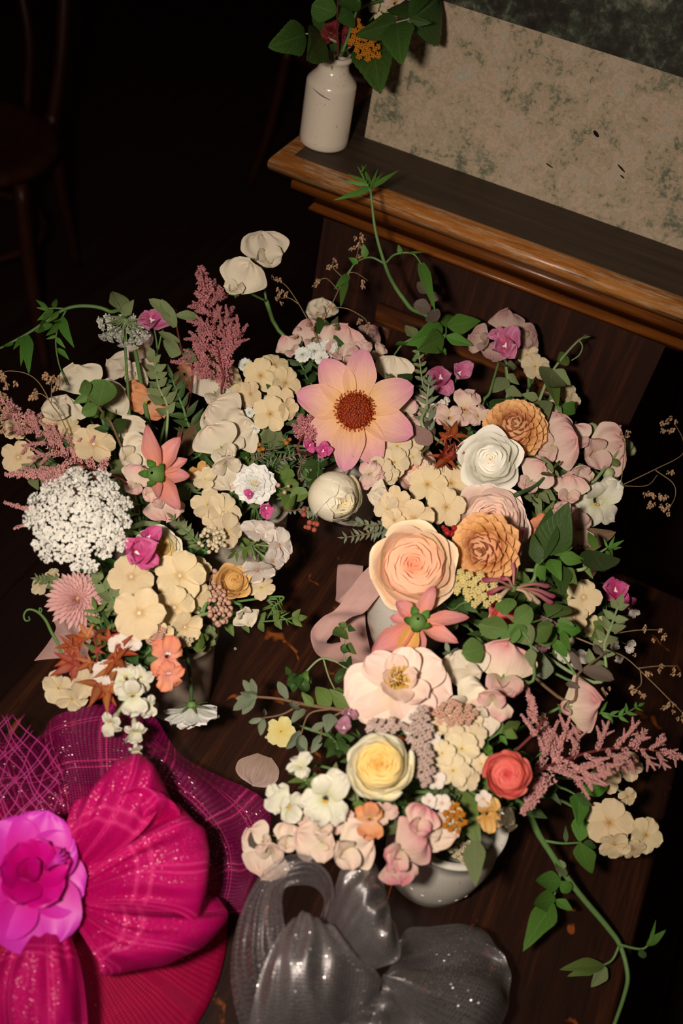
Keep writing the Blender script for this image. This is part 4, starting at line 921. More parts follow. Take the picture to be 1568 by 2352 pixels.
bloom('chrysanthemum', 'pink shaggy chrysanthemum below the white lace head', 'chrys', 'B', [(176, 1378, 76, (.12, .22), 0)], mat=P_CHRYS, stem=.0024)
bloom('peach_rose', 'cream rose with apricot heart tucked behind the bright pink clary flower', 'rose', 'L', [(362, 1262, 56, (.1, .1), 0)], form='garden', mat=P_CREAMROSE, inner=P_YELIN, nin=4, seed=8, lift=.0)
astilbe('astilbe', 'soft pink astilbe plumes spreading out behind the white lace head', 'L', [(290, 1110), (200, 1075, .93), (110, 1020, .925), (10, 925, .91)], [(130, 1090, 10, 1090, -.01, .9), (150, 1105, 50, 1075, 0, 1), (160, 1120, 95, 1120, 0, 1.1), (100, 1180, 8, 1155, -.005, .7), (130, 1180, 30, 1215, -.005, .7), (230, 1085, 255, 1030, 0, 1.1)], mat=P_ASTILBET, auto=(14, 96, 34, 46, .25), seed=2)

# ---------------- lower left vase
bloom('phlox', 'big creamy yellow phlox cluster above the grey vase', 'phlox', 'B', [(413, 1322, 60, (.05, .15), 10, dict(v=0, up=.02)), (302, 1325, 54, (-.2, .3), 40, dict(v=1, up=.01)), (320, 1408, 62, (-.1, -.15), 20, dict(v=2, up=.024)), (400, 1395, 50, (.3, -.1), 0, dict(v=0)), (452, 1370, 40, (.7, -.1), 30, dict(v=1)), (425, 1440, 42, (.3, -.5), 60, dict(v=2)), (380, 1275, 40, (0, .6), 0, dict(v=1)), (455, 1310, 34, (.7, .3), 10, dict(v=2)), (365, 1455, 34, (0, -.7), 0, dict(v=0))], mat=P_PHLOX, eye=P_EYEW, stem=.002)
bloom('phlox', 'pale phlox with trumpet backs hanging under the maple leaves', 'phlox', 'B', [(135, 1580, 42, (-.6, -.4), 0, dict(v=1)), (165, 1605, 36, (-.1, -.8), 30, dict(v=0)), (195, 1570, 38, (.4, -.3), 60, dict(v=2)), (180, 1540, 26, (.2, .4), 0, dict(v=1))], mat=P_PHLOXP)
bloom('snapdragon', 'salmon orange snapdragon bloom beside the maple leaves', 'snap', 'B', [(385, 1508, 50, (.1, -.1), 190, dict(v=1)), (388, 1550, 38, (.1, -.4), 175, dict(v=2))], mat=P_SNAPS, palate=P_EYEW, lift=.02)
bloom('snapdragon', 'drooping white snapdragon spike over the magenta hat', 'snap', 'B', [(290, 1560, 40, (-.2, 0), 160, dict(v=0)), (305, 1600, 44, (.0, -.3), 170, dict(v=1, up=.008)), (320, 1560, 36, (.4, 0), 190, dict(v=2)), (255, 1660, 32, (-.5, -.7), 170, dict(v=2)), (310, 1680, 30, (.1, -1.2), 180, dict(v=0)), (312, 1722, 22, (.1, -1.6), 180, dict(v=1)), (340, 1620, 28, (.6, -.4), 180, dict(v=1))], mat=P_SNAPW, stem_mat=ST_PALE, stem=.0024)
bloom('scabious', 'white scabious nodding upside down in front of the grey vase', 'scabious', 'B', [(440, 1625, 66, (.05, -1.0, -.25), 0, dict(z=.845))], mat=P_SCAB, seed=1, stem_mat=ST_DARK, cone=18)
bloom('pink_phlox', 'faded pink and white florets between the maple leaves', 'phlox', 'B', [(240, 1545, 30, (0, 0), 20, dict(v=1)), (300, 1470, 30, (0, .3), 0, dict(v=2)), (270, 1480, 24, (-.2, .3), 0, dict(v=0))], mat=P_PHLOXW)
bloom('phlox', 'white phlox turned away showing its green buds beside the buff crock', 'phlox', 'A', [(640, 1252, 44, (.9, .1), 20, dict(v=0)), (592, 1220, 42, (.2, 1.1), 0, dict(v=1)), (590, 1310, 44, (.2, -1.2), 180, dict(v=2)), (625, 1290, 36, (.9, -.5), 30, dict(v=1)), (618, 1225, 34, (.7, .7), 0, dict(v=0))], mat=P_PHLOXW, stem_mat=ST_PALE)
bloom('phlox', 'creamy phlox seen side-on above the tiny white buds', 'phlox', 'A', [(478, 1160, 42, (-.2, .5), 0, dict(v=2)), (512, 1175, 46, (.5, .2), 30, dict(v=1)), (518, 1220, 44, (.6, -.2), 10, dict(v=0)), (495, 1195, 34, (.2, 0), 60, dict(v=1)), (470, 1100, 30, (-.3, .5), 10, dict(v=2))], mat=P_PHLOXP)
bloom('jasmine', 'single creamy jasmine star with long tube beside the buff crock', 'phlox', 'B', [(600, 1350, 34, (-.3, .7), 30, dict(v=1, tube_len=1.6, z=.87))], mat=P_PHLOXP, stem_mat=ST_PALE)
bloom('golden_rose', 'small golden ruffled rose beside the clustered pinkish buds', 'rose', 'B', [(535, 1335, 46, (.3, .2), 0, dict(z=.885))], form='hybrid', mat=P_GOLD, seed=12)
bloom('freesia', 'pale petals folded below the small golden rose', 'sweetpea', 'B', [(560, 1410, 34, (.3, -.5), 150, dict(v=0, fold=.5, z=.87))], mat=P_SWHITE)
bloom('jasmine', 'jasmine buds and stars sticking out beside the pink chrysanthemum', 'phlox', 'B', [(92, 1345, 24, (-.8, .2), 0, dict(v=1, tube_len=1.6)), (120, 1320, 18, (-.5, .6), 30, dict(v=0))], mat=P_PHLOXP, stem_mat=ST_PALE)

# ---------------- right rear
bloom('white_rose', 'white rose with a folded heart in front of the apricot dahlia', 'rose', 'E', [(1128, 1058, 80, (-.05, .12), 40)], form='hybrid', mat=P_WHITEROSE, seed=3, stem=.003, lift=.014)
bloom('apricot_dahlia', 'apricot ball dahlia turned sideways behind the white rose', 'ball', 'E', [(1182, 990, 74, (.05, .5), 20)], stem=.0026, n=80, big=1.12)
bloom('apricot_dahlia', 'apricot ball dahlia with dark heart beside the big peach rose', 'ball', 'C', [(1120, 1258, 84, (-.5, -.15), 20)], stem=.0026, n=76, big=1.18, lift=.012)
bloom('blush_rose', 'blush rose half hidden above the apricot dahlia', 'rose', 'C', [(1130, 1195, 92, (.15, .3), 0)], form='garden', mat=P_BLUSHROSE, seed=6, stem=.003)
bloom('peach_rose', 'large peach garden rose packed with swirling petals', 'rose', 'C', [(950, 1298, 106, (.02, .12), 30)], form='garden', mat=P_PEACHROSE, inner=P_PEACHIN, nin=7, seed=2, stem=.0034, lift=.014)
bloom('ranunculus', 'blush ranunculus nearly hidden behind the cream phlox', 'rose', 'C', [(955, 1078, 56, (-.2, .2), 0)], form='ranun', mat=P_BLUSHROSE, seed=9, lift=-.01)
bloom('phlox', 'pale yellow phlox florets in front of the blush rose', 'phlox', 'C', [(981, 1113, 46, (-.05, .15), 10, dict(v=0)), (1035, 1110, 46, (.15, .15), 40, dict(v=2)), (1024, 1165, 46, (.05, -.05), 10, dict(v=1)), (950, 1192, 48, (-.05, -.4), 0, dict(v=0)), (910, 1150, 36, (-.5, 0), 70, dict(v=2)), (905, 1195, 30, (-.5, -.4), 30, dict(v=1))], mat=P_PHLOX, lift=.016)
bloom('phlox', 'pale yellow phlox cluster directly below the petals of the open dahlia', 'phlox', 'R', [(912, 1025, 34, (0, .2), 0, dict(v=1)), (942, 1020, 32, (.2, .2), 30, dict(v=2)), (905, 1062, 36, (.1, 0), 20, dict(v=0)), (870, 1080, 34, (-.1, -.2), 60, dict(v=1)), (890, 1090, 28, (.1, -.5), 0, dict(v=2)), (948, 1050, 24, (.2, 0), 0, dict(v=0))], mat=P_PHLOXP)
bloom('snapdragon', 'dusty pink snapdragon petals between the cream rose bud and the yellow phlox', 'snap', 'R', [(850, 1090, 34, (.1, -.4), 190, dict(v=0)), (870, 1110, 26, (.3, -.5), 170, dict(v=1))], mat=P_SBLUSH)
bloom('sweet_pea', 'faded cream sweet pea in the shadow beside the cream rose bud', 'sweetpea', 'C', [(880, 1140, 36, (-.5, 0), -80, dict(v=1, fold=.6))], mat=P_SWHITE)
bloom('sweet_pea', 'drooping dusky pink sweet pea behind the clary nearest the oak panel', 'sweetpea', 'E', [(1165, 752, 42, (.1, .4), 0, dict(v=0, fold=.5, z=.965)), (1110, 785, 36, (-.5, .2), -60, dict(v=1, z=.96)), (1200, 780, 36, (.5, .1), 70, dict(v=2, z=.96)), (1140, 800, 30, (-.2, -.3), 200, dict(v=1, z=.955))], mat=P_SDUSK, stem=.002)
bloom('clary_sage', 'pink veined clary bracts standing against the dark oak panel', 'clary', 'E', [(1160, 795, 50, (0, .1), 20, dict(v=2, n=6, z=.965)), (1150, 770, 30, (0, .4), 0, dict(v=4, n=3, z=.97))], mat=P_CLARY, lift=.015)
bloom('phlox', 'small cream phlox below the clary nearest the oak panel', 'phlox', 'E', [(1228, 842, 34, (.2, .3), 0, dict(v=1, z=.95)), (1210, 815, 28, (-.1, .6), 0, dict(v=2, z=.95)), (1250, 855, 22, (.6, .1), 0, dict(v=0, z=.95))], mat=P_PHLOXP)
bloom('phlox', 'brownish cream phlox florets in the shade under the clematis tip', 'phlox', 'E', [(1300, 900, 26, (.6, .1), 0, dict(v=1)), (1312, 925, 24, (.8, -.2), 0, dict(v=2)), (1290, 880, 24, (.5, .5), 0, dict(v=0)), (1265, 945, 28, (.4, -.3), 0, dict(v=0))], mat=P_PHLOXP)
bloom('alstroemeria', 'pale peach alstroemeria with upright streaked petals above the white rose', 'snap', 'E', [(1068, 940, 46, (0, .35), 10, dict(v=1)), (1030, 960, 36, (-.3, .1), 280, dict(v=0)), (1098, 955, 30, (.4, .2), 60, dict(v=2))], mat=P_SNAPB)
bloom('sweet_pea', 'pale pink sweet pea between the apricot dahlia and its wide-winged neighbour', 'sweetpea', 'E', [(1275, 1022, 62, (-.25, .0), 75, dict(v=1)), (1272, 985, 40, (-.1, .4), 10, dict(v=2))], mat=P_SBLUSH, stem=.002)
bloom('sweet_pea', 'pale pink sweet pea with wide wings beside the green snapdragon buds', 'sweetpea', 'E', [(1372, 1035, 66, (.3, -.1), 75, dict(v=2)), (1325, 1010, 40, (0, .3), -20, dict(v=0)), (1330, 1080, 36, (.2, -.5), 180, dict(v=1))], mat=P_SBLUSH, stem=.002)
bloom('snapdragon', 'white snapdragon with yellow stamens where the dry grass fans out', 'snap', 'E', [(1370, 1150, 62, (.25, -.05), 10, dict(v=0)), (1400, 1130, 34, (.6, .2), 60, dict(v=1))], mat=P_SNAPW, lift=.008)
bloom('snapdragon', 'salmon snapdragon petals hanging below the white snapdragon', 'snap', 'E', [(1330, 1215, 46, (.3, -.4), 170, dict(v=1)), (1300, 1190, 34, (0, 0), 150, dict(v=2))], mat=P_SNAPB)
bloom('sweet_pea', 'salmon pink sweet pea behind the diagonal green stalk', 'sweetpea', 'E', [(1225, 1100, 46, (-.1, .1), 40, dict(v=0)), (1305, 1130, 42, (.1, .1), 10, dict(v=1)), (1292, 1170, 36, (.0, -.2), 170, dict(v=2))], mat=P_SBLUSH)
bloom('snapdragon', 'rosy ruffled petals beside the dark honeysuckle buds', 'snap', 'C', [(1235, 1215, 36, (0, .1), 0, dict(v=0)), (1250, 1235, 28, (.3, 0), 90, dict(v=2))], mat=P_SNAPS)

# ---------------- right middle
bloom('coral_dahlia', 'coral dahlia hanging face down with an orange petal and green calyx', 'side_dahlia', 'C', [(958, 1432, 110, (.05, .30), 0)], petals=[(-42, .55, .32, 10, -.3), (25, .78, .22, 25, -.5), (82, 1.02, .16, 10, -.5), (118, .85, .22, 0, .2), (205, .86, .26, 0, .3), (234, 1.12, .24, -5, .3), (-75, .5, .3, -10, 0), (165, .5, .2, -25, 0)], yellow=4, stem=.0024, lift=.02)
bloom('phlox', 'two flat cream phlox florets beside the hanging broad jasmine leaf', 'phlox', 'C', [(1340, 1372, 42, (.05, .05), 20, dict(v=1, up=.012)), (1318, 1418, 34, (0, .3), 0, dict(v=2)), (1370, 1445, 34, (.4, 0), 40, dict(v=0)), (1380, 1470, 26, (.5, -.3), 0, dict(v=1))], mat=P_PHLOX, eye=P_EYEW)
bloom('clary_sage', 'pink clary bracts on a grey-green leafy stalk beside flat cream phlox', 'clary', 'C', [(1412, 1358, 46, (.1, .2), 0, dict(v=1)), (1440, 1385, 24, (.5, .1), 60, dict(v=3, n=3))], mat=P_CLARYD)
bloom('clary_sage', 'faded lilac clary bracts among the round green leaves', 'clary', 'C', [(1235, 1445, 46, (0, 0), 60, dict(v=2)), (1205, 1430, 36, (-.2, .2), 0, dict(v=3, n=4)), (1245, 1480, 30, (.1, -.3), 170, dict(v=5, n=3))], mat=P_LILAC)
bloom('coral_rose', 'coral pink rose bud peeping from under the round green leaves', 'rose', 'C', [(1160, 1420, 44, (0, .1), 0)], form='hybrid', mat=P_CORALROSE, seed=5, lift=-.012)
bloom('sweet_pea', 'big blush pink sweet pea with a hooded banner beside the pale pink rose', 'sweetpea', 'D', [(1155, 1545, 78, (.1, .1), 10, dict(v=0, fold=.5)), (1130, 1610, 54, (-.1, -.3), 190, dict(v=1, fold=.4))], mat=P_SPINK, stem=.002, lift=.02)
bloom('sweet_pea', 'ivory sweet pea beside the hooded blush pink one', 'sweetpea', 'D', [(1075, 1548, 60, (-.2, .2), -20, dict(v=2)), (1075, 1610, 58, (-.1, -.3), 60, dict(v=1)), (1100, 1650, 44, (0, -.3), 170, dict(v=0))], mat=P_SWHITE, stem=.002)
bloom('sweet_pea', 'rosy sweet pea closed like a fan above the pink astilbe', 'sweetpea', 'D', [(1315, 1622, 68, (.25, .05), 80, dict(v=0, fold=.8, wing=.5))], mat=P_SPINK, lift=.01)
bloom('snapdragon', 'pale withered petals among the leaves below flat cream phlox', 'snap', 'C', [(1295, 1490, 34, (0, 0), 0, dict(v=1)), (1325, 1510, 28, (.3, 0), 60, dict(v=0))], mat=P_PHLOXW)

# ---------------- front vase
bloom('pale_rose', 'open pale pink rose showing golden stamens', 'openrose', 'D', [(915, 1572, 130, (.05, .25), 0)], mat=P_OPENROSE, st_r=.24, st_at=(-.02, .08), stem=.003, lift=.016,
      petals=[(-100, .95, .52, 6, -.5, -.06), (-50, .72, .45, 18, -.3, -.04), (200, .72, .60, 2, -.5, -.05), (245, .90, .55, 4, -.4, -.06), (150, .78, .55, 8, -.3, -.02), (100, .92, .46, 6, -.4, -.05), (60, .85, .46, 14, -.4, -.03), (20, .66, .42, 30, -.2, .0), (-10, .55, .38, 38, .1, .02), (-70, .45, .30, 42, .4, .03), (75, .52, .34, 46, .5, .05), (125, .62, .42, 26, .2, .03), (170, .50, .40, 32, .4, .03), (230, .5, .36, 36, .4, .04)])
bloom('yellow_rose', 'pale yellow cabbage rose with golden heart in the dotted crock', 'rose', 'D', [(872, 1758, 84, (-.18, .25), 20)], form='ranun', mat=P_YELROSE, inner=P_YELIN, nin=6, seed=10, stem=.003, lift=.022)
bloom('coral_rose', 'bright coral cup-shaped rose beside the long pink astilbe spray', 'rose', 'D', [(1165, 1778, 58, (.05, .05), 0)], form='ranun', mat=P_CORALROSE, seed=11, stem=.0026, lift=.02)
bloom('snapdragon', 'white snapdragon with open face below the pale yellow rose', 'snap', 'D', [(748, 1832, 66, (-.05, .15), 10, dict(v=0, up=.012)), (660, 1850, 52, (-.5, .1), 300, dict(v=1)), (690, 1760, 34, (-.1, .8), 0, dict(v=2)), (640, 1835, 36, (-.8, .2), 280, dict(v=2))], mat=P_SNAPW, stem_mat=ST_PALE, stem=.0024)
bloom('snapdragon', 'orange snapdragon petal folded below the yellow rose', 'snap', 'D', [(850, 1882, 44, (0, -.3), 180, dict(v=1))], mat=P_SNAPP, lift=.01)
bloom('sweet_pea', 'cream bow-shaped sweet pea over the silver loops', 'sweetpea', 'D', [(735, 1930, 62, (-.2, -.2), -70, dict(v=1, fold=.3)), (800, 1945, 64, (.2, -.3), 70, dict(v=2, fold=.3)), (740, 1890, 46, (0, .3), 10, dict(v=0))], mat=P_SCREAM, stem=.002, lift=.012)
bloom('sweet_pea', 'cream sweet pea hanging between the magenta and silver hats', 'sweetpea', 'D', [(622, 1962, 56, (-.2, -.3), 200, dict(v=1)), (600, 1930, 42, (-.4, .1), 300, dict(v=0)), (660, 1930, 40, (.1, 0), 20, dict(v=2))], mat=P_SCREAM, stem=.002)
bloom('sweet_pea', 'ruffled pink sweet pea drooping over the dotted crock rim', 'sweetpea', 'D', [(930, 1945, 62, (.05, -.3), 60, dict(v=0, fold=.4)), (915, 1985, 46, (.0, -.5), 170, dict(v=1)), (960, 1890, 44, (.3, 0), 30, dict(v=2))], mat=P_PINKRUF, stem=.002, lift=.014)
bloom('sweet_pea', 'pale crumpled sweet pea above the dotted crock rim', 'sweetpea', 'D', [(1010, 1895, 48, (.1, -.2), 120, dict(v=1)), (985, 1915, 38, (0, -.3), 200, dict(v=2))], mat=P_SCREAM)
bloom('phlox', 'cream phlox florets hanging out beside the trailing jasmine', 'phlox', 'D', [(1398, 1890, 56, (.05, -.05), 10, dict(v=0, z=.84)), (1482, 1918, 42, (.4, -.1), 40, dict(v=1, z=.84)), (1410, 1940, 38, (.1, -.7), 30, dict(v=2, z=.835)), (1455, 1950, 28, (.3, -.8), 0, dict(v=1, z=.835))], mat=P_PHLOX, stem=.0016)
bloom('phlox', 'creamy yellow phlox florets under the pink astilbe', 'phlox', 'D', [(1390, 1790, 36, (0, -.2), 0, dict(v=1, z=.84)), (1440, 1760, 36, (.3, .2), 30, dict(v=2, z=.84)), (1440, 1830, 24, (.5, -.5), 0, dict(v=0, z=.84))], mat=P_PHLOX)
bloom('phlox', 'wilted golden phlox in the middle of the dotted crock posy', 'phlox', 'D', [(1040, 1770, 40, (0, .1), 10, dict(v=0)), (1060, 1720, 42, (.1, .3), 40, dict(v=2)), (1015, 1730, 32, (-.2, .2), 0, dict(v=1)), (1085, 1690, 34, (0, .3), 0, dict(v=1)), (1030, 1660, 34, (0, .3), 0, dict(v=2)), (1072, 1790, 30, (.2, -.3), 0, dict(v=0))], mat=P_PHLOXP)
bloom('pink_phlox', 'tiny blush florets beside the pale yellow rose', 'phlox', 'D', [(1000, 1790, 24, (0, 0), 0, dict(v=1)), (1015, 1845, 22, (0, -.2), 30, dict(v=0)), (985, 1840, 18, (0, 0), 0, dict(v=2)), (990, 1700, 22, (0, .2), 0, dict(v=1)), (960, 1640, 22, (0, .3), 0, dict(v=2)), (940, 1665, 24, (0, .3), 50, dict(v=0)), (1005, 1640, 24, (0, .3), 50, dict(v=1)), (1110, 1835, 20, (.2, 0), 0, dict(v=2))], mat=P_PHLOXW)
bloom('golden_rose', 'withered golden bloom below the coral cup-shaped rose', 'snap', 'D', [(1120, 1870, 40, (.2, -.2), 0, dict(v=1)), (1035, 1870, 30, (0, -.1), 40, dict(v=2))], mat=P_GOLD)
bloom('potentilla', 'pale yellow potentilla flower on the grey leafy sprig', 'phlox', 'D', [(645, 1680, 36, (-.2, -.1), 20, dict(v=2, tube_len=.2, z=.845))], mat=P_POTEN, eye=P_EYE)
bloom('mallow', 'small faded pink and maroon bloom under the grey leafy sprig', 'clary', 'D', [(790, 1672, 28, (-.1, .1), 0, dict(v=2, n=4)), (800, 1640, 22, (0, .2), 0, dict(v=1, n=4))], mat=P_LILAC)
astilbe('astilbe', 'pink astilbe spray reaching out from beside the coral cup-shaped rose', 'D', [(1180, 1800), (1270, 1755, .90), (1380, 1722, .895), (1480, 1720, .88), (1572, 1742, .87)], [(1260, 1780, 1215, 1860, 0, 1.2), (1245, 1790, 1200, 1870, 0, 1.3), (1290, 1770, 1232, 1660, 0, 1.0)], mat=P_ASTILBET, auto=(16, 128, 26, 50, .16), seed=3)
astilbe('astilbe', 'thin pink astilbe tip beside the fan-shaped rosy sweet pea', 'D', [(1230, 1680), (1225, 1640), (1210, 1570)], [(1225, 1640, 1205, 1565, 0, .9), (1225, 1660, 1222, 1600, 0, 1.3), (1230, 1690, 1195, 1640, 0, 1)], mat=P_ASTILBET)
bloom('dried_bloom', 'dark withered curled bloom at the crock rim under the coral cup-shaped rose', 'clary', 'D', [(1150, 1865, 34, (.3, -.3), 120, dict(v=2, n=5)), (1160, 1895, 24, (.4, -.5), 160, dict(v=4, n=4))], mat=petal_mat('withered_petal', [(0, C(60, 48, 34)), (.8, C(90, 76, 52)), (1, C(170, 150, 110))], .5, streak=18))
bloom('phlox', 'pale cream florets between the ivory sweet pea and golden wilted phlox', 'phlox', 'D', [(1000, 1610, 26, (-.1, .3), 0, dict(v=1)), (1045, 1690, 28, (.1, .2), 20, dict(v=0)), (1005, 1670, 24, (0, .2), 50, dict(v=2)), (1105, 1755, 26, (.2, 0), 0, dict(v=1)), (1085, 1660, 26, (.1, .3), 0, dict(v=2))], mat=P_PHLOXP)
bloom('snapdragon', 'small pale blush snapdragon lips just above the silver loops', 'snap', 'D', [(780, 1885, 36, (.1, 0), 30, dict(v=2)), (880, 1865, 32, (.2, 0), 60, dict(v=0)), (700, 1900, 30, (-.2, .1), 0, dict(v=1))], mat=P_SNAPB)
bloom('phlox', 'pale yellow phlox trumpets between the cream rose bud and peach rose', 'phlox', 'C', [(890, 1170, 34, (-.6, 0), 40, dict(v=0)), (925, 1165, 30, (-.2, .1), 70, dict(v=1))], mat=P_PHLOXP)
bloom('freesia', 'small golden-brown freesia lips below the coral nodding dahlia', 'snap', 'A', [(455, 1085, 28, (.2, .2), 60, dict(v=1)), (330, 1120, 24, (-.2, 0), 0, dict(v=2))], mat=P_GOLD)

# ================================================================== foliage, vines, grasses, buds
V_ = lambda *p: p
sprig('jasmine_vine', 'jasmine shoot curving up in front of the oak stand', 'R', [(985, 765, .955), (940, 705, .985), (905, 655, 1.005), (884, 608, 1.03), (862, 530, 1.06), (851, 440, 1.09)], r=.0022, kind='jas', lmat=LF_FRESH, br=.55,
      branches=[[(884, 606, 1.03), (850, 591, 1.035), (815, 605, 1.035), (795, 640, 1.025)], [(884, 606, 1.03), (908, 584, 1.035), (948, 583, 1.04), (970, 612, 1.03)], [(980, 762, .955), (1020, 770, .96), (1024, 745, .962)], [(1022, 768, .96), (1012, 800, .95)], [(960, 770, .95), (925, 790, .94), (905, 815, .93)], [(851, 440, 1.09), (838, 415, 1.095), (828, 395, 1.10)]],
      leaves=[(848, 432, 768, 461, 'needle'), (846, 425, 785, 412, 'needle'), (843, 418, 800, 398, 'needle'), (835, 408, 820, 380, 'needle'), (828, 398, 842, 378, 'needle'), (852, 432, 868, 390, 'needle'), (854, 430, 914, 394, 'needle'), (852, 428, 880, 398, 'needle'), (853, 435, 845, 395, 'needle'),
              (800, 632, 770, 660, 'needle', None, 1.4), (795, 640, 784, 715, 'needle'), (822, 604, 796, 594, 'ovate'), (840, 592, 838, 562, 'ovate'), (966, 605, 998, 705, 'needle'), (938, 582, 975, 578, 'needle'), (920, 584, 918, 560, 'ovate'),
              (1016, 752, 940, 792, 'jas'), (1018, 775, 948, 808, 'jas'), (1022, 750, 1032, 714, 'jas'), (1026, 748, 1098, 738, 'jas'), (1024, 772, 1086, 797, 'jas'), (1014, 792, 984, 826, 'jas'), (1012, 798, 1024, 824, 'jas'), (930, 785, 905, 812, 'jas'), (955, 775, 930, 750, 'ovate', LF_SAGE)])
sprig('jasmine_vine', 'thin jasmine shoot trailing out over the dark floor', 'L', [(300, 760, .93), (250, 715, .945), (200, 703, .95), (150, 710, .95), (100, 742, .945), (60, 768, .94), (0, 800, .93)], r=.0019, kind='lance', lmat=LF_FRESH, br=.55,
      branches=[[(152, 710, .95), (135, 708, .95), (100, 708, .95)], [(152, 712, .95), (138, 740, .945), (128, 780, .94), (135, 835, .93), (155, 885, .92)]],
      leaves=[(110, 708, 85, 688), (112, 710, 82, 706), (128, 707, 125, 682), (120, 712, 95, 742), (122, 712, 88, 735), (135, 715, 110, 742), (140, 730, 165, 795, 'needle', None, 1.5), (138, 735, 118, 760), (136, 745, 100, 772), (130, 770, 105, 780), (128, 775, 150, 800), (62, 770, 46, 836, 'needle', None, 1.3), (60, 772, 66, 852, 'needle', None, 1.3), (55, 775, 36, 795, 'needle', None, 1.5), (52, 776, 32, 800, 'needle', None, 1.5), (30, 788, -5, 806, 'needle', None, 1.3), (120, 745, 78, 765), (133, 800, 160, 830), (105, 740, 78, 768)])
sprig('leafy_shoot', 'pointed leaf pair rising from the hanging carrot umbel', 'L', [(285, 760, .95), (282, 725, .96), (268, 695, .97)], kind='ovate', lmat=LF_SAGE, leaves=[(282, 715, 258, 662), (284, 725, 300, 690), (284, 730, 300, 712, 'needle'), (282, 730, 240, 725, 'needle'), (284, 735, 330, 732, 'needle'), (280, 735, 232, 745, 'needle'), (286, 740, 330, 748, 'needle')])
sprig('jasmine_vine', 'long jasmine runner trailing across the bare table past the dotted crock', 'D', [(1180, 1838, .845), (1245, 1930, .82), (1320, 2040, .795), (1395, 2130, .775), (1425, 2175, .768), (1441, 2240, .762), (1432, 2290, .76), (1408, 2360, .759)], r=.0026, mat=ST_GREEN, kind='jas', lmat=LF_FRESH, br=.5,
      branches=[[(1245, 1930, .82), (1290, 1937, .822), (1335, 1935, .822)], [(1245, 1932, .82), (1285, 2010, .803), (1270, 2062, .795)], [(1422, 2170, .77), (1470, 2180, .772), (1490, 2170, .775)], [(1422, 2172, .77), (1402, 2208, .764), (1360, 2224, .762)]],
      leaves=[(1332, 1936, 1354, 2036, 'jas'), (1330, 1932, 1348, 1842, 'jas'), (1300, 1935, 1298, 1895, 'lance', LF_DARK), (1340, 1935, 1372, 1948, 'ovate', LF_DARK), (1288, 2024, 1202, 2024, 'jas'), (1286, 2026, 1312, 2048, 'round'), (1275, 2064, 1194, 2074, 'jas'), (1277, 2066, 1314, 2100, 'ovate'), (1270, 2075, 1202, 2178, 'jas', None, .8), (1485, 2172, 1524, 2152, 'lance'), (1490, 2168, 1508, 2110, 'needle'), (1470, 2180, 1480, 2200, 'round', LF_DARK), (1385, 2218, 1288, 2222, 'lance', LF_MID), (1370, 2224, 1304, 2240, 'lance', LF_MID), (1392, 2222, 1355, 2268, 'ovate', LF_SAGE), (1285, 1975, 1296, 1995, 'round', LF_SAGE), (1292, 1990, 1280, 2010, 'round', LF_SAGE)])
sprig('serrated_vine', 'leafy clematis tip bending over the sideways apricot dahlia', 'E', [(1215, 1000, .93), (1240, 915, .95), (1270, 850, .97), (1325, 785, .985), (1352, 772, .985)], r=.0017, mat=ST_PALE, kind='ovate', lmat=LF_MID, br=.5,
      branches=[[(1328, 780, .985), (1337, 795, .985), (1330, 815, .98), (1312, 828, .975)], [(1265, 862, .965), (1280, 905, .955), (1295, 945, .945)]],
      leaves=[(1270, 850, 1234, 922, 'ovate', LF_SAGE), (1272, 850, 1310, 884, 'ovate', LF_SAGE), (1262, 868, 1278, 945, 'lance'), (1225, 925, 1222, 988, 'round', LF_SAGE, 1.1), (1288, 930, 1332, 968, 'ovate', LF_FRESH), (1265, 900, 1295, 955, 'lance', LF_SAGE), (1235, 915, 1198, 905, 'ovate', LF_SAGE), (1280, 830, 1302, 820, 'round', LF_MID), (1255, 940, 1245, 965, 'round', LF_FRESH), (1340, 776, 1358, 772, 'needle', LF_SAGE), (1338, 776, 1350, 765, 'needle', LF_SAGE)])
sprig('clary_stalk', 'hairy green clary stalk under the bracts nearest the oak panel', 'E', [(1150, 1010, .92), (1165, 900, .94), (1162, 830, .955)], r=.0016, mat=ST_PALE, kind='ovate', lmat=LF_SAGE, leaves=[(1165, 870, 1130, 905), (1165, 860, 1200, 880), (1165, 840, 1140, 855), (1163, 838, 1190, 842), (1160, 890, 1200, 910), (1155, 920, 1125, 950, None, LF_DARK), (1160, 915, 1180, 940, None, LF_DARK)])
sprig('sweet_pea_stalk', 'bare green sweet pea stalk standing beside the clary nearest the oak panel', 'E', [(1110, 950, .93), (1125, 900, .945), (1145, 830, .955)], r=.0019, mat=ST_GREEN, leaves=[(1112, 945, 1085, 900, 'lance', LF_DARK)])
sprig('round_leaf_branch', 'sprig of round matt green leaves beside the hooded blush sweet pea', 'C', [(1195, 1560, .93), (1220, 1490, .945), (1190, 1440, .95), (1150, 1400, .95)], r=.0012, kind='round', lmat=LF_ROUND,
      leaves=[(1165, 1445, 1098, 1432, None, None, 1.1), (1110, 1490, 1062, 1500, None, None, 1.2), (1170, 1460, 1200, 1450), (1220, 1480, 1205, 1440, None, LF_SAGE), (1218, 1490, 1222, 1535, 'ovate', LF_SAGE), (1158, 1412, 1165, 1370, None), (1185, 1435, 1160, 1480), (1240, 1440, 1262, 1485), (1180, 1430, 1222, 1395)], br=.6, branches=[[(1190, 1440, .95), (1250, 1420, .945), (1290, 1400, .94)]])
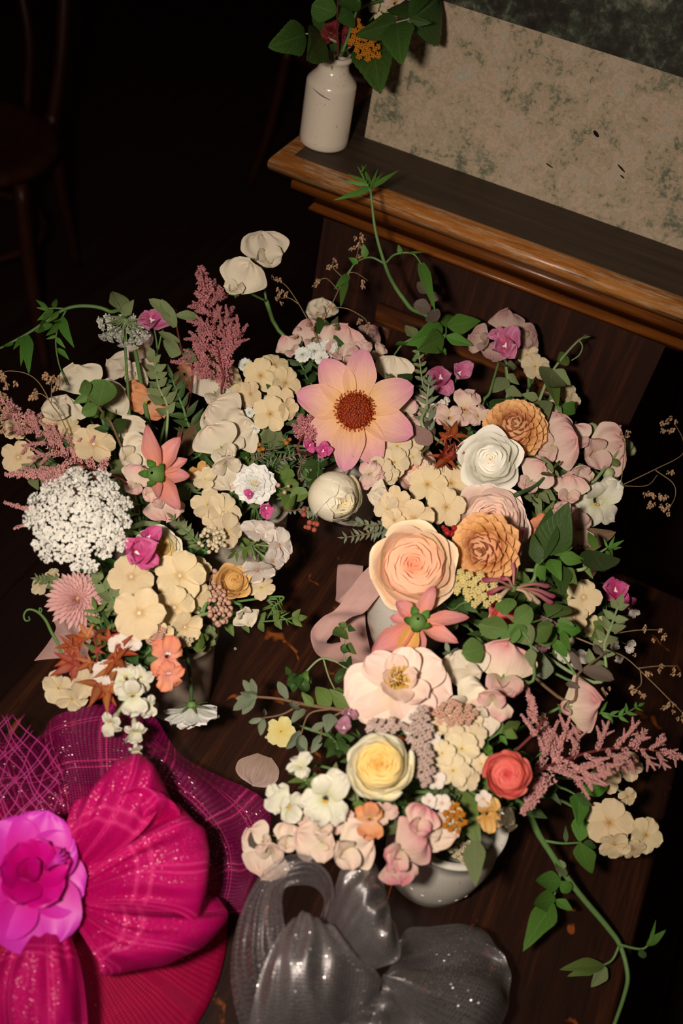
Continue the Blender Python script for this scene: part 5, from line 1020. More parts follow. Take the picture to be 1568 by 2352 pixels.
sprig('round_leaf_branch', 'pair of round leaves on a thin stalk beside the lilac clary', 'C', [(1300, 1560, .90), (1275, 1480, .925), (1262, 1420, .935)], kind='round', lmat=LF_ROUND, leaves=[(1262, 1418, 1296, 1385), (1265, 1430, 1240, 1480), (1275, 1440, 1340, 1450, 'ovate', LF_FRESH), (1275, 1470, 1300, 1520, 'ovate', LF_FRESH), (1290, 1450, 1312, 1500, 'lance', LF_FRESH), (1280, 1425, 1320, 1440, 'ovate')])
sprig('jasmine_spray', 'glossy dark green jasmine leaves beside the honeysuckle', 'C', [(1190, 1345, .93), (1235, 1295, .95), (1275, 1265, .955), (1320, 1270, .95)], r=.0017, kind='jas', lmat=LF_DARK,
      leaves=[(1235, 1295, 1222, 1228), (1245, 1285, 1270, 1175, 'lance', LF_DARK, 1.5), (1260, 1275, 1297, 1180, None, LF_DARK, 1.2), (1265, 1272, 1318, 1254, None, LF_FRESH), (1285, 1278, 1348, 1290, None, LF_FRESH), (1235, 1300, 1262, 1340, 'ovate', LF_FRESH), (1262, 1285, 1288, 1330, None, LF_FRESH), (1290, 1300, 1292, 1375, None, LF_DARK), (1300, 1305, 1330, 1345, None, LF_MID)])
sprig('jasmine_tip', 'jasmine tip with star-shaped bud and hanging broad leaf', 'C', [(1300, 1312, .94), (1350, 1285, .945), (1395, 1258, .945)], r=.0017, mat=ST_PALE, kind='ovate', lmat=LF_DARK,
      leaves=[(1362, 1265, 1378, 1342, 'round', LF_DARK, .9), (1372, 1260, 1345, 1218, 'lance', LF_FRESH), (1395, 1258, 1385, 1235, 'needle', LF_FRESH, 1.6), (1398, 1258, 1412, 1232, 'needle', LF_FRESH, 1.6), (1400, 1258, 1428, 1246, 'needle', LF_FRESH, 1.6), (1400, 1262, 1428, 1288, 'lance', LF_FRESH), (1392, 1265, 1412, 1302, 'lance', LF_FRESH), (1395, 1260, 1420, 1262, 'needle', LF_MID, 1.8), (1340, 1290, 1360, 1330, 'lance', LF_MID)])
sprig('snowberry_sprig', 'brown-stalked sprig of small oval leaves on the cream sweet pea pair', 'L', [(268, 1000, .945), (238, 950, .955), (212, 918, .96), (192, 900, .962)], r=.0011, mat=ST_BROWN, kind='round', lmat=LF_ROUND, leaves=[(202, 908, 190, 868, 'ovate'), (200, 908, 168, 928, 'ovate'), (222, 932, 188, 950, None), (225, 932, 242, 890, None), (232, 950, 250, 965, 'ovate', LF_MID), (255, 985, 290, 965, 'ovate', LF_DARK), (250, 985, 215, 990, 'ovate', LF_DARK)])
sprig('snowberry_sprig', 'red-stalked sprig of oval grey leaves beside the pink astilbe', 'L', [(440, 885, .93), (418, 810, .95), (403, 735, .96), (402, 725, .962)], r=.0012, mat=ST_RED, kind='sage', lmat=LF_SAGE, leaves=[(402, 728, 340, 694, None), (405, 725, 458, 728, None), (412, 785, 365, 778, None), (402, 752, 378, 718, None), (416, 812, 368, 782, 'ovate'), (420, 815, 462, 828, None), (424, 822, 440, 800, None)])
sprig('sage_sprig', 'fuzzy grey-green sage sprig below the peach snapdragon', 'L', [(385, 960, .92), (365, 890, .94), (352, 825, .95)], r=.0014, mat=ST_PALE, kind='ovate', lmat=LF_SAGE, auto=(7, 44, 55, .1, .95))
sprig('sage_sprig', 'green sprig with folded leaves beside the cream sweet pea column', 'A', [(450, 1000, .90), (420, 935, .925), (395, 870, .94)], r=.0016, mat=ST_GREEN, kind='lance', lmat=LF_DARK, auto=(7, 52, 50, .05, .95))
sprig('long_leaf', 'long olive-brown leaf standing between the coral dahlia and the sweet peas', 'A', [(425, 1080, .88), (432, 1030, .90)], kind='lance', lmat=LF_BROWN, leaves=[(428, 1045, 446, 962, None, None, 1.2), (424, 1045, 416, 985, None)])
for i, (pp, lm, kd, L, lab) in enumerate([
        ([(600, 1095, .87), (640, 1060, .89), (690, 1040, .905)], LF_GREY, 'lance', 30, 'grey thyme sprig beside the small magenta clary'),
        ([(620, 1080, .875), (600, 1040, .89), (580, 1010, .90)], LF_DARK, 'needle', 34, 'feathery dark green sprig below the cream phlox cluster'),
        ([(660, 1090, .87), (665, 1040, .89), (650, 1005, .90)], LF_DARK, 'lance', 30, 'fine-leaved green sprig between phlox and cream rose bud'),
        ([(690, 1110, .87), (720, 1080, .89), (745, 1058, .90)], LF_GREY, 'lance', 30, 'grey-leaved sprig just above the cream rose bud'),
        ([(640, 1140, .865), (690, 1130, .88), (720, 1135, .885)], LF_DARK, 'lance', 34, 'dark green sprig touching the side of the cream rose bud'),
        ([(655, 1160, .86), (700, 1170, .87), (725, 1180, .872)], LF_GREY, 'sage', 28, 'grey sprig with reddish tip under the cream rose bud'),
        ([(575, 1065, .88), (600, 1050, .895), (625, 1030, .90)], LF_GREY, 'needle', 30, 'silvery thyme tuft under the flat cream phlox cluster'),
        ([(640, 1105, .875), (625, 1075, .89), (635, 1050, .90)], LF_DARK, 'needle', 30, 'dark thyme tuft above the peach button blooms'),
        ([(700, 1095, .875), (690, 1070, .89), (700, 1050, .90)], LF_GREY, 'needle', 28, 'grey thyme tuft beside the grey-leaved rose bud sprig'),
        ([(675, 1120, .87), (660, 1095, .885), (640, 1085, .89)], LF_MID, 'lance', 26, 'olive herb tuft between scabious pincushion and cream rose bud'),
        ([(735, 1075, .88), (745, 1050, .895), (760, 1040, .90)], LF_GREY, 'lance', 26, 'grey herb tip under the open dahlia beside magenta clary'),
        ([(905, 1195, .87), (860, 1208, .875), (800, 1195, .87)], LF_GREY, 'sage', 30, 'grey-green oregano sprig just below the cream rose bud'),
        ([(890, 1215, .865), (850, 1225, .868), (790, 1235, .862)], LF_GREY, 'lance', 32, 'narrow-leaved grey-green oregano sprig hanging over the table by the peach rose'),
        ([(560, 1090, .88), (565, 1075, .89), (555, 1060, .895)], LF_MID, 'sage', 34, 'small oval-leaved sprig above the white scabious pincushion'),
        ([(470, 1060, .87), (480, 1110, .875), (470, 1150, .87)], LF_DARK, 'lance', 30, 'dark leaf sprig between coral dahlia and creamy phlox'),
        ([(460, 1260, .87), (430, 1225, .885), (395, 1190, .90)], LF_SAGE, 'lance', 34, 'pale green feathery sprig beside the tiny white buds'),
        ([(470, 1270, .86), (450, 1255, .87), (420, 1260, .875)], LF_DARK, 'ovate', 36, 'dark oval leaves under the tiny white buds'),
        ([(610, 1260, .865), (575, 1255, .87), (540, 1270, .87)], LF_MID, 'lance', 46, 'pale green leaf pairs on the white-backed phlox stalk'),
        ([(520, 1430, .85), (600, 1428, .85), (680, 1420, .85)], LF_MID, 'ovate', 40, 'jasmine sprig sticking out over bare table opposite the ribbon'),
        ([(640, 1370, .855), (625, 1400, .852), (660, 1425, .85)], LF_FRESH, 'needle', 36, 'spiky green calyx sprig near the single jasmine star'),
        ([(455, 1480, .86), (480, 1465, .87), (475, 1450, .875)], LF_SAGE, 'round', 34, 'two pale round leaves beside the creamy yellow phlox'),
        ([(325, 1520, .87), (345, 1490, .885), (335, 1460, .89)], LF_DARK, 'ovate', 46, 'dark leaves under the creamy yellow phlox cluster'),
        ([(230, 1500, .88), (235, 1450, .895), (220, 1400, .90)], LF_MID, 'lance', 52, 'long green stalk leaves between maple leaves and pink chrysanthemum'),
        ([(280, 1400, .89), (255, 1370, .90), (225, 1330, .905)], LF_SAGE, 'ovate', 46, 'folded sage leaf between chrysanthemum and phlox'),
        ([(150, 1350, .87), (120, 1335, .87), (85, 1330, .865)], LF_SAGE, 'lance', 30, 'pale leaf tuft behind the pink chrysanthemum')]):
    g_ = 'ABCDLRE'['ABCDLRE'.index('R' if 620 < pp[-1][0] < 760 and pp[-1][1] < 1190 else ('C' if pp[-1][0] > 760 else ('B' if pp[-1][1] > 1300 else ('L' if pp[-1][0] < 430 else 'A'))))]
    sprig('herb_sprig', lab, g_, pp, r=.0011, mat=ST_BROWN if lm is LF_GREY else ST_GREEN, kind=kd, lmat=lm, auto=(10 if L < 40 else 5, L*.85 if L < 40 else L, 52, .0, .95))
sprig('oregano_branch', 'woody grey-leaved branch reaching out past the yellow potentilla', 'D', [(870, 1650, .885), (790, 1632, .878), (700, 1618, .868), (640, 1605, .862), (582, 1600, .858)], r=.0018, mat=ST_BROWN, kind='sage', lmat=LF_GREY, br=.6,
      branches=[[(690, 1616, .868), (650, 1640, .86), (600, 1650, .855)], [(760, 1628, .875), (710, 1640, .868), (690, 1690, .855)], [(790, 1632, .878), (745, 1660, .87), (735, 1700, .86)]],
      leaves=[(585, 1598, 560, 1562), (585, 1598, 575, 1560), (582, 1602, 535, 1640), (585, 1604, 555, 1645), (590, 1600, 540, 1605), (588, 1596, 548, 1585), (660, 1605, 640, 1570), (672, 1612, 662, 1660), (600, 1650, 570, 1660), (605, 1652, 598, 1690), (612, 1640, 585, 1630), (700, 1630, 668, 1660), (690, 1690, 665, 1745), (692, 1690, 700, 1740), (690, 1680, 650, 1720), (735, 1700, 760, 1720), (735, 1690, 715, 1730), (745, 1660, 712, 1680), (750, 1655, 775, 1690), (720, 1620, 690, 1590, 'ovate', LF_MID), (760, 1620, 720, 1575, 'ovate', LF_MID), (800, 1625, 760, 1590, 'ovate', LF_MID), (810, 1620, 800, 1570, 'ovate', LF_MID), (760, 1640, 750, 1680, 'ovate'), (830, 1640, 790, 1650, 'ovate')])
sprig('twining_vine', 'twining vine with curled dark leaves beside the pale pink ribbon', 'D', [(850, 1625, .885), (800, 1540, .875), (742, 1512, .862), (700, 1545, .855), (675, 1560, .852)], r=.0012, mat=ST_PALE, kind='curl', lmat=LF_DARK, br=.7,
      branches=[[(742, 1512, .862), (755, 1555, .862), (775, 1595, .865), (795, 1625, .868)], [(800, 1560, .872), (790, 1500, .87), (795, 1440, .87), (785, 1430, .87)]],
      leaves=[(700, 1545, 660, 1525, None, LF_FRESH), (690, 1550, 650, 1560), (680, 1560, 710, 1585), (685, 1555, 665, 1585), (665, 1550, 655, 1530, 'ovate'), (700, 1570, 712, 1555, 'ovate', LF_FRESH), (795, 1450, 750, 1475, 'ovate', LF_MID), (795, 1440, 775, 1430, 'ovate', LF_MID), (798, 1440, 815, 1448, 'ovate'), (795, 1480, 830, 1500, 'ovate', LF_MID), (792, 1500, 770, 1530), (795, 1520, 815, 1550), (798, 1550, 770, 1560), (800, 1560, 825, 1590, 'ovate', LF_MID), (790, 1590, 745, 1600, 'ovate', LF_MID), (800, 1600, 830, 1615, 'ovate')])
sprig('long_leaf', 'long drooping pale green leaf over the rim of the dotted crock', 'D', [(1060, 1800, .89), (1075, 1840, .89)], kind='lance', lmat=LF_MID, leaves=[(1050, 1815, 1100, 1945, None, LF_MID, 1.5), (1090, 1930, 1096, 2045, None, LF_SAGE, 1.3)])
sprig('serrated_leaf', 'toothed dark leaf lying below the orange snapdragon petal', 'D', [(960, 1860, .89), (930, 1885, .89)], kind='rasp', lmat=LF_DARK, leaves=[(945, 1872, 838, 1940, None, LF_SAGE, .6)])
sprig('eucalyptus_sprig', 'thin sprig of oval eucalyptus leaves between the hats and cream sweet peas', 'D', [(730, 1880, .88), (680, 1915, .87), (585, 1920, .86)], mat=ST_BROWN, kind='round', lmat=LF_SAGE, leaves=[(675, 1918, 648, 1955, 'sage', LF_MID), (690, 1912, 715, 1885, 'ovate'), (600, 1920, 570, 1945, 'round', LF_PURP), (620, 1918, 600, 1900, 'sage'), (640, 1918, 640, 1895, 'sage')])
sprig('leafy_shoot', 'bright green leaf shoot in the middle of the dotted crock posy', 'D', [(1090, 1760, .915), (1110, 1710, .925), (1150, 1680, .93)], kind='ovate', lmat=LF_FRESH, leaves=[(1150, 1685, 1130, 1640), (1148, 1690, 1165, 1710), (1120, 1700, 1080, 1720), (1110, 1710, 1130, 1750), (1100, 1720, 1050, 1715, 'lance', LF_SAGE), (1100, 1725, 1060, 1745, 'lance', LF_SAGE), (1150, 1680, 1200, 1660, None, LF_MID), (1160, 1680, 1195, 1700, None, LF_MID)])
sprig('leafy_shoot', 'green leaves under the pink astilbe spray', 'D', [(1230, 1800, .86), (1290, 1810, .855), (1330, 1830, .85)], kind='ovate', lmat=LF_DARK, leaves=[(1250, 1800, 1290, 1850, 'lance'), (1330, 1825, 1322, 1905, 'jas', LF_FRESH), (1340, 1820, 1400, 1800, None, LF_FRESH), (1270, 1800, 1260, 1850), (1320, 1825, 1360, 1850), (1200, 1850, 1262, 1870)])
sprig('pea_tendril', 'fine pea shoot with paired leaflets above the long pink astilbe spray', 'D', [(1280, 1700, .88), (1370, 1640, .90), (1420, 1645, .90), (1465, 1622, .90)], r=.0009, kind='lance', lmat=LF_FRESH, auto=(5, 34, 45, .4, .95))
sprig('mauve_leaf', 'dull mauve serrated leaf beside the rusty red maple sprig', 'E', [(990, 1060, .92), (985, 1025, .93)], mat=ST_BROWN, kind='rasp', lmat=LF_MAUVE, leaves=[(990, 1020, 950, 985, None, None, 1.1), (975, 1000, 1000, 960, 'ovate', LF_PURP)])
sprig('red_maple_sprig', 'small sprig of rusty red maple leaves beside the white rose', 'E', [(1040, 1080, .935), (1035, 1030, .95), (1030, 995, .955)], mat=ST_RED, kind='maple', lmat=LF_MAPLER, leaves=[(1035, 1010, 1045, 975), (1030, 1035, 985, 1045), (1035, 1040, 1060, 1070), (1040, 1030, 1075, 1045, None, LF_MAPLE), (1030, 1045, 1000, 1078), (1030, 1010, 1005, 990)])
sprig('maple_sprig', 'orange and red maple leaves hanging below the pink chrysanthemum', 'B', [(235, 1450, .905), (225, 1500, .905), (220, 1560, .895)], mat=ST_RED, kind='maple', lmat=LF_MAPLE, leaves=[(190, 1500, 130, 1528, None, LF_MAPLER), (195, 1480, 148, 1455, None, LF_MAPLER), (205, 1470, 180, 1438, None, LF_MAPLE), (240, 1475, 275, 1455, None, LF_MAPLER), (255, 1495, 312, 1505, None, LF_MAPLER), (255, 1510, 300, 1545, None, LF_MAPLER), (185, 1515, 122, 1550, None, LF_MAPLER), (235, 1560, 205, 1620, None, LF_MAPLE), (248, 1570, 250, 1635, None, LF_MAPLE), (215, 1515, 178, 1548, None, LF_MAPLE), (260, 1520, 268, 1578, None, LF_MAPLE), (220, 1470, 236, 1440, None, LF_MAPLE), (215, 1490, 240, 1500, None, LF_MAPLER), (170, 1480, 128, 1490, None, LF_MAPLER)])
sprig('dusky_sprig', 'reddish sprig with dull round leaves in front of the oak panel', 'R', [(985, 800, .95), (985, 740, .97), (990, 690, .985), (992, 645, .995)], r=.0011, mat=ST_RED, kind='round', lmat=LF_PURP, leaves=[(988, 672, 958, 655), (988, 712, 950, 698), (990, 672, 1005, 690), (988, 715, 1005, 740), (992, 648, 1004, 635, 'needle', LF_GREY), (992, 648, 978, 632, 'needle', LF_GREY), (992, 648, 995, 628, 'needle', LF_GREY)])
sprig('grey_sprig', 'upright pale sprig of tiny leaf pairs between the open dahlia and pink clary', 'R', [(985, 960, .925), (970, 880, .94), (960, 800, .955)], r=.0011, mat=ST_PALE, kind='sage', lmat=LF_SAGE, auto=(10, 26, 60, .05, .95))
sprig('grey_sprig', 'silvery leaf sprig over the broad cream sweet pea banner', 'R', [(880, 880, .95), (905, 870, .955), (925, 890, .95)], r=.0008, mat=ST_BROWN, kind='ovate', lmat=LF_DARK, leaves=[(898, 872, 885, 855), (905, 872, 928, 892), (915, 880, 945, 862), (880, 882, 850, 895, 'sage', LF_GREY)])
sprig('grey_sprig', 'hairy grey-green stalk between mauve snapdragon and alstroemeria', 'E', [(990, 1000, .93), (980, 930, .945), (985, 880, .955)], r=.0016, mat=ST_PALE, kind='lance', lmat=LF_GREY, auto=(7, 40, 45, .1, .95))
sprig('dusky_sprig', 'two dull green leaves over the pale blush sweet peas', 'R', [(720, 800, .93), (745, 775, .945), (748, 735, .955)], r=.0009, mat=ST_BROWN, kind='ovate', lmat=LF_DARK, leaves=[(745, 768, 730, 732), (750, 778, 796, 795), (768, 735, 795, 760, None, LF_SAGE), (765, 735, 775, 755, 'sage', LF_SAGE)])
sprig('grey_clary_stalk', 'grey-green leafy clary stalk below the pink bracts by flat cream phlox', 'C', [(1340, 1560, .90), (1390, 1470, .925), (1420, 1390, .935)], r=.0016, mat=ST_PALE, kind='ovate', lmat=LF_SAGE, auto=(6, 44, 55, .2, .95))
sprig('dusky_sprig', 'brown stalk with dull grey-mauve leaves above the fan-shaped rosy sweet pea', 'C', [(1280, 1600, .91), (1330, 1545, .92), (1390, 1500, .925)], r=.0014, mat=ST_BROWN, kind='sage', lmat=LF_PURP, leaves=[(1340, 1540, 1412, 1560, None, None, 1.3), (1335, 1540, 1310, 1495), (1385, 1502, 1360, 1480), (1385, 1500, 1400, 1485), (1250, 1560, 1240, 1510, 'ovate', LF_GREY, 1.2), (1300, 1570, 1330, 1580)])
sprig('snapdragon_stalk', 'thick green stalk slanting across the salmon pink sweet pea', 'E', [(1180, 1140, .945), (1230, 1115, .95), (1285, 1060, .955)], r=.0022, mat=ST_DARK, kind='lance', lmat=LF_SAGE, leaves=[(1265, 1085, 1235, 1130), (1270, 1085, 1255, 1055), (1275, 1080, 1285, 1100)])
sprig('snapdragon_bud_stem', 'thin stalk of pale green snapdragon buds by the wide-winged sweet pea', 'E', [(1340, 1120, .91), (1400, 1060, .925), (1425, 1030, .93)], r=.002, mat=ST_PALE, kind='round', lmat=LF_MID, leaves=[(1405, 1055, 1420, 1070)])
sprig('brown_leaf', 'brown curled leaf lying behind the jasmine tip', 'E', [(1310, 1270, .88), (1330, 1250, .885)], mat=ST_BROWN, kind='ovate', lmat=LF_BROWN, leaves=[(1325, 1250, 1405, 1225, None, None, 1.0), (1335, 1325, 1370, 1290, 'ovate', LF_BROWN)])
sprig('succulent_sprig', 'small grey-green rosettes below the hanging coral dahlia', 'D', [(985, 1530, .92), (970, 1500, .925), (955, 1490, .925)], kind='sage', lmat=LF_GREY, leaves=[(955, 1490, 935, 1478), (955, 1490, 945, 1470), (957, 1490, 970, 1475), (957, 1492, 975, 1495), (955, 1495, 940, 1505), (1030, 1500, 1008, 1490), (1030, 1500, 1030, 1480), (1032, 1500, 1055, 1490), (1030, 1502, 1020, 1515), (1032, 1502, 1050, 1512)], br=.8, branches=[[(1000, 1530, .915), (1020, 1515, .925), (1030, 1500, .93)]])

# dark leaves filling the middle of each posy
def filler(g, cx, cy, rx, ry, n, label, group, dz=-.022, L=62):
    for i in range(n):
        a = i*2.39996; t = math.sqrt((i+.5)/n); x = cx+rx*t*math.cos(a); y = cy+ry*t*math.sin(a)
        z0 = zd(g, x, y)+dz; kd, lm = [('ovate', LF_DARK), ('lance', LF_DARK), ('round', LF_MID), ('ovate', LF_SAGE), ('jas', LF_DARK), ('lance', LF_MID)][i % 6]
        dx, dy = rnd.uniform(-38, 38), rnd.uniform(-38, 38)
        sprig('leaf_sprig', ('dark oval-leaved sprig ', 'dark narrow-leaved sprig ', 'round-leaved green sprig ', 'sage-grey oval-leaved sprig ', 'dark pointed-leaved sprig ', 'light green narrow-leaved sprig ')[i % 6]+label, g, [(x-dx, y-dy, z0-.02), (x, y, z0), (x+dx, y+dy, z0+.008)], r=.0012, kind=kd, lmat=lm, auto=(4, L, 50, .15, .95), group=group)
filler('L', 230, 1010, 170, 190, 12, 'filling the posy beside the white lace head', 'leaf sprigs filling the posy beside the white lace head')
filler('B', 300, 1420, 150, 130, 9, 'filling the posy in the grey vase', 'leaf sprigs filling the posy in the grey vase')
filler('A', 540, 1060, 120, 150, 10, 'filling the posy in the buff crock', 'leaf sprigs filling the posy in the buff crock')
filler('R', 770, 960, 190, 150, 11, 'tucked around the open pink dahlia', 'leaf sprigs around the open pink dahlia')
filler('E', 1190, 1060, 160, 150, 12, 'filling the posy under the white rose', 'leaf sprigs filling the posy under the white rose')
filler('C', 1180, 1400, 220, 120, 14, 'filling the posy round the peach rose', 'leaf sprigs filling the posy round the peach rose')
filler('D', 960, 1770, 260, 150, 18, 'filling the posy in the dotted crock', 'leaf sprigs filling the posy in the dotted crock')

# ---------------- foliage and flowers in the jar on the shelf
JZ = 1.19
def jarsprig(name, label, path, leaves, **k): return sprig(name, label, 'J', path, leaves=leaves, **k)
jarsprig('bramble_sprig', 'bramble leaf stalk reaching out from the cream jar over the dark room', [(778, 100, 1.175), (735, 82, 1.18), (690, 76, 1.18)], [(700, 78, 628, 106, 'rasp', LF_RASP, .9), (735, 80, 748, 34, 'rasp', LF_RASP, .8), (738, 84, 690, 150, 'rasp', LF_RASP, .8)], r=.0012, mat=ST_PALE)
jarsprig('bramble_sprig', 'large bramble leaves spread from the jar before the granite', [(800, 110, 1.165), (850, 60, 1.205), (905, 52, 1.215), (945, 42, 1.225)], [(908, 50, 808, 76, 'rasp', LF_RASP, .8), (912, 54, 918, 132, 'rasp', LF_RASP, .8), (942, 42, 1030, -20, 'rasp', LF_RASP, 1.3), (940, 44, 990, 55, 'rasp', LF_DARK, .8), (938, 40, 945, -15, 'rasp', LF_RASP, 1.0)], r=.0012, mat=ST_PALE)
jarsprig('bramble_sprig', 'bramble leaf hanging behind the orange yarrow', [(800, 110, 1.17), (840, 90, 1.17)], [(858, 88, 866, 190, 'rasp', LF_RASP, .8)], r=.0012)
jarsprig('red_stalked_sprig', 'dark red stalk with small round leaves in the jar', [(775, 125, 1.165), (774, 60, 1.20), (776, -20, 1.24)], [(772, 30, 728, 18, 'round', LF_RASP), (776, 45, 812, 22, 'round', LF_RASP), (778, 10, 800, -8, 'round', LF_RASP)], r=.0014, mat=ST_RED)
jarsprig('green_stalk', 'thick green stalk leaning out of the jar behind orange yarrow', [(783, 125, 1.165), (808, 60, 1.195), (830, -20, 1.235)], [(770, 120, 762, 95, 'ovate', LF_DARK), (790, 120, 772, 105, 'ovate', LF_DARK)], r=.0019)
bloom('snapdragon', 'dark red and pink snapdragon in the cream jar', 'snap', 'J', [(760, 72, 26, (-.2, .1), 20, dict(v=0, z=1.185)), (742, 100, 22, (-.4, -.2), 200, dict(v=1, z=1.175)), (785, 60, 24, (.2, .1), 0, dict(v=2, z=1.185)), (748, 10, 20, (0, .2), 0, dict(v=1, z=1.2)), (795, 85, 22, (.1, -.2), 100, dict(v=0, z=1.18))], mat=P_MAROON, palate=P_STAMEN)
bloom('snapdragon', 'pale salmon petal hanging before the granite slab', 'snap', 'J', [(908, 8, 36, (.2, -.1), 170, dict(v=1, z=1.205))], mat=P_SNAPB)
bloom('jasmine', 'tiny white stars behind the bramble leaf in the jar', 'phlox', 'J', [(858, 15, 14, (0, 0), 0, dict(v=1)), (882, 15, 16, (0, 0), 30, dict(v=0)), (870, 40, 12, (0, 0), 0, dict(v=2))], mat=P_PHLOXP, stem=.001)

# ---------------- yarrow heads, buds, berries
def head_of(name, label, g, cx, cy, rx, ry, mat, n=16, lump=13., face=(0, .3), z=None, lift=.0, bump=9, spin=0, stem=.0014, group=None):
    """flat yarrow-like head: clusters of tiny bead florets"""
    v = VASE[g]; root = thing(name, label, 'flower', tuple(v), group); p = PT(g, cx, cy, z, lift); W = frame(p, face, spin, ppm(p))
    def mk(s):
        q = random.Random(s); return make_mesh('floret_cluster', [xf(ball(.30, 6, 4, .8), T(.75*math.sqrt((i+.5)/bump)*math.cos(i*2.4), .75*math.sqrt((i+.5)/bump)*math.sin(i*2.4), .35-.35*(i/bump)+q.uniform(-.08, .1))) for i in range(bump)]+[lathe([(.8, -.1), (.4, -.7), (.1, -1.4)], 6)], mat)
    for i in range(n):
        t = math.sqrt((i+.5)/n); a = i*2.39996; x = rx*t*math.cos(a); y = ry*t*math.sin(a)
        part(root, 'floret_cluster', cached(('yar', mat.name, i % 3, bump), lambda: mk(i % 3)), W @ T(x, y, 6*(1-t*t)+rnd.uniform(-2, 2)) @ RY(x/rx*.4) @ RX(-y/ry*.4) @ S(lump*rnd.uniform(.85, 1.15)))
        world_tube(root, 'stalk', [W @ Vector((x, y, -10)), W @ Vector((x*.4, y*.4, -32))], .0006, ST_PALE, 4, 3)
    add_stem(root, W @ Vector((0, 0, -30)), (W.to_3x3() @ Vector((0, 0, 1))).normalized(), g, stem, ST_PALE)
    return root
head_of('yellow_yarrow', 'pale yellow crumbly yarrow head beside the apricot dahlia', 'C', 1092, 1352, 62, 36, P_YYARROW, 26, 12, spin=25, face=(0, .2), lift=.012, bump=12)
head_of('orange_yarrow', 'orange yarrow head hanging beside the jar mouth', 'J', 838, 100, 42, 30, P_OYARROW, 24, 9, face=(.2, .1), z=1.185, spin=40, bump=10)
head_of('orange_yarrow', 'small orange yarrow tuft above the hanging orange head', 'J', 815, 55, 16, 12, P_OYARROW, 8, 8, face=(0, .2), z=1.195, bump=9)
head_of('peach_yarrow', 'tiny peach yarrow cluster under the creamy yellow phlox', 'B', 352, 1455, 26, 20, P_BERRYP, 12, 9, face=(0, -.2), lift=.005)
head_of('golden_yarrow', 'mustard yarrow scraps above the dotted crock rim', 'D', 1042, 1880, 26, 36, P_OYARROW, 14, 8, face=(0, -.2), lift=.012)
head_of('peach_yarrow', 'dried mauve-brown flower tuft between the pale pink and yellow roses', 'D', 965, 1680, 26, 60, P_DRIED, 26, 11, face=(0, .1), lift=.014, bump=8)
head_of('peach_yarrow', 'dried brownish florets touching the side of the pale yellow rose', 'D', 975, 1760, 22, 44, P_DRIED, 18, 10, face=(.1, 0), lift=.012, bump=8)
head_of('pink_yarrow', 'blush pink yarrow heads above the golden wilted phlox', 'D', 1040, 1640, 52, 28, P_BERRYP, 22, 11, face=(0, .2), lift=.01)
head_of('peach_yarrow', 'brown and cream florets on top of the pale yellow rose', 'D', 885, 1668, 50, 16, P_DRIED, 16, 10, face=(0, .3), lift=.012)
head_of('white_yarrow', 'tiny white lace florets at the rim of the dotted crock', 'D', 1068, 1955, 34, 26, P_BERRY, 18, 8, face=(.1, -.3), z=.862, bump=6)
head_of('pink_yarrow', 'trailing pinkish seed heads over the dotted crock', 'D', 985, 1950, 14, 34, P_BERRYP, 8, 7, face=(0, -.2), z=.86, bump=5)
head_of('white_yarrow', 'tiny white florets under the salmon snapdragon', 'B', 420, 1475, 20, 12, P_BERRY, 9, 8, face=(.2, -.3), bump=6)
def buds(name, label, g, spots, mat, size, z=None, lift=.0, cat='flower'):
    v = VASE[g]; root = thing(name, label, cat, tuple(v)); c = sum((PT(g, x, y, z, lift) for x, y in spots), Vector())/len(spots)
    hub = c-(CAM-c).normalized()*.012+(v-c)*.15
    me = cached(('bud', mat.name), lambda: make_mesh('bud', [ball(1, 8, 6, 1.15)], mat)); tb_ = []
    for x, y in spots:
        p = PT(g, x, y, z, lift)+Vector((rnd.uniform(-.002, .002), 0, rnd.uniform(-.003, .003)))
        part(root, 'bud', me, frame(p, (rnd.uniform(-.6, .6), rnd.uniform(-.6, .6)), 0, size*ppm(p)*rnd.uniform(.75, 1.15))); tb_.append(tube([hub, hub.lerp(p, .6)+Vector((0, 0, -.002)), p], .0004, 4, 5))
    part(root, 'stalks', make_mesh('stalks', [xf(t, WM[root].inverted()) for t in tb_], ST_PALE), WM[root])
    add_stem(root, hub, (c-v).normalized(), g, .0014, ST_PALE); return root
def scatter(cx, cy, rx, ry, n, seed=0):
    q = random.Random(seed); return [(cx+rx*math.sqrt((i+.5)/n)*math.cos(i*2.39996)+q.uniform(-2, 2), cy+ry*math.sqrt((i+.5)/n)*math.sin(i*2.39996)+q.uniform(-2, 2)) for i in range(n)]
buds('bud_umbel', 'umbel of tiny round white buds below the creamy side-on phlox', 'A', scatter(490, 1238, 34, 30, 34), P_BERRY, 5.2, lift=.012)
buds('bud_cluster', 'dense cluster of cream and pink round buds beside the golden rose', 'B', scatter(502, 1345, 22, 34, 34, 1)+scatter(505, 1400, 30, 36, 44, 2), P_BERRYP, 6.2, lift=.006)
buds('snapdragon_bud_stem', 'plump pale green snapdragon buds beside the wide-winged sweet pea', 'E', [(1438, 1022), (1424, 1042), (1408, 1075), (1395, 1082), (1448, 1030), (1360, 985)], plain_mat('green_bud', C(186, 192, 130), .5, .3), 14, lift=.006)
bloom('white_sage', 'small white lilac-tipped lips on the grey-green clary stalk', 'snap', 'C', [(1410, 1480, 15, (-.2, -.2), 0, dict(v=0)), (1446, 1485, 16, (.2, -.2), 20, dict(v=1)), (1428, 1425, 12, (0, .2), 0, dict(v=2)), (1455, 1408, 13, (.4, .2), 60, dict(v=0)), (1310, 1522, 14, (0, 0), 0, dict(v=1)), (1422, 1515, 12, (0, -.4), 0, dict(v=2))], mat=P_PHLOXW, stem=.0008, palate=P_EYEW)
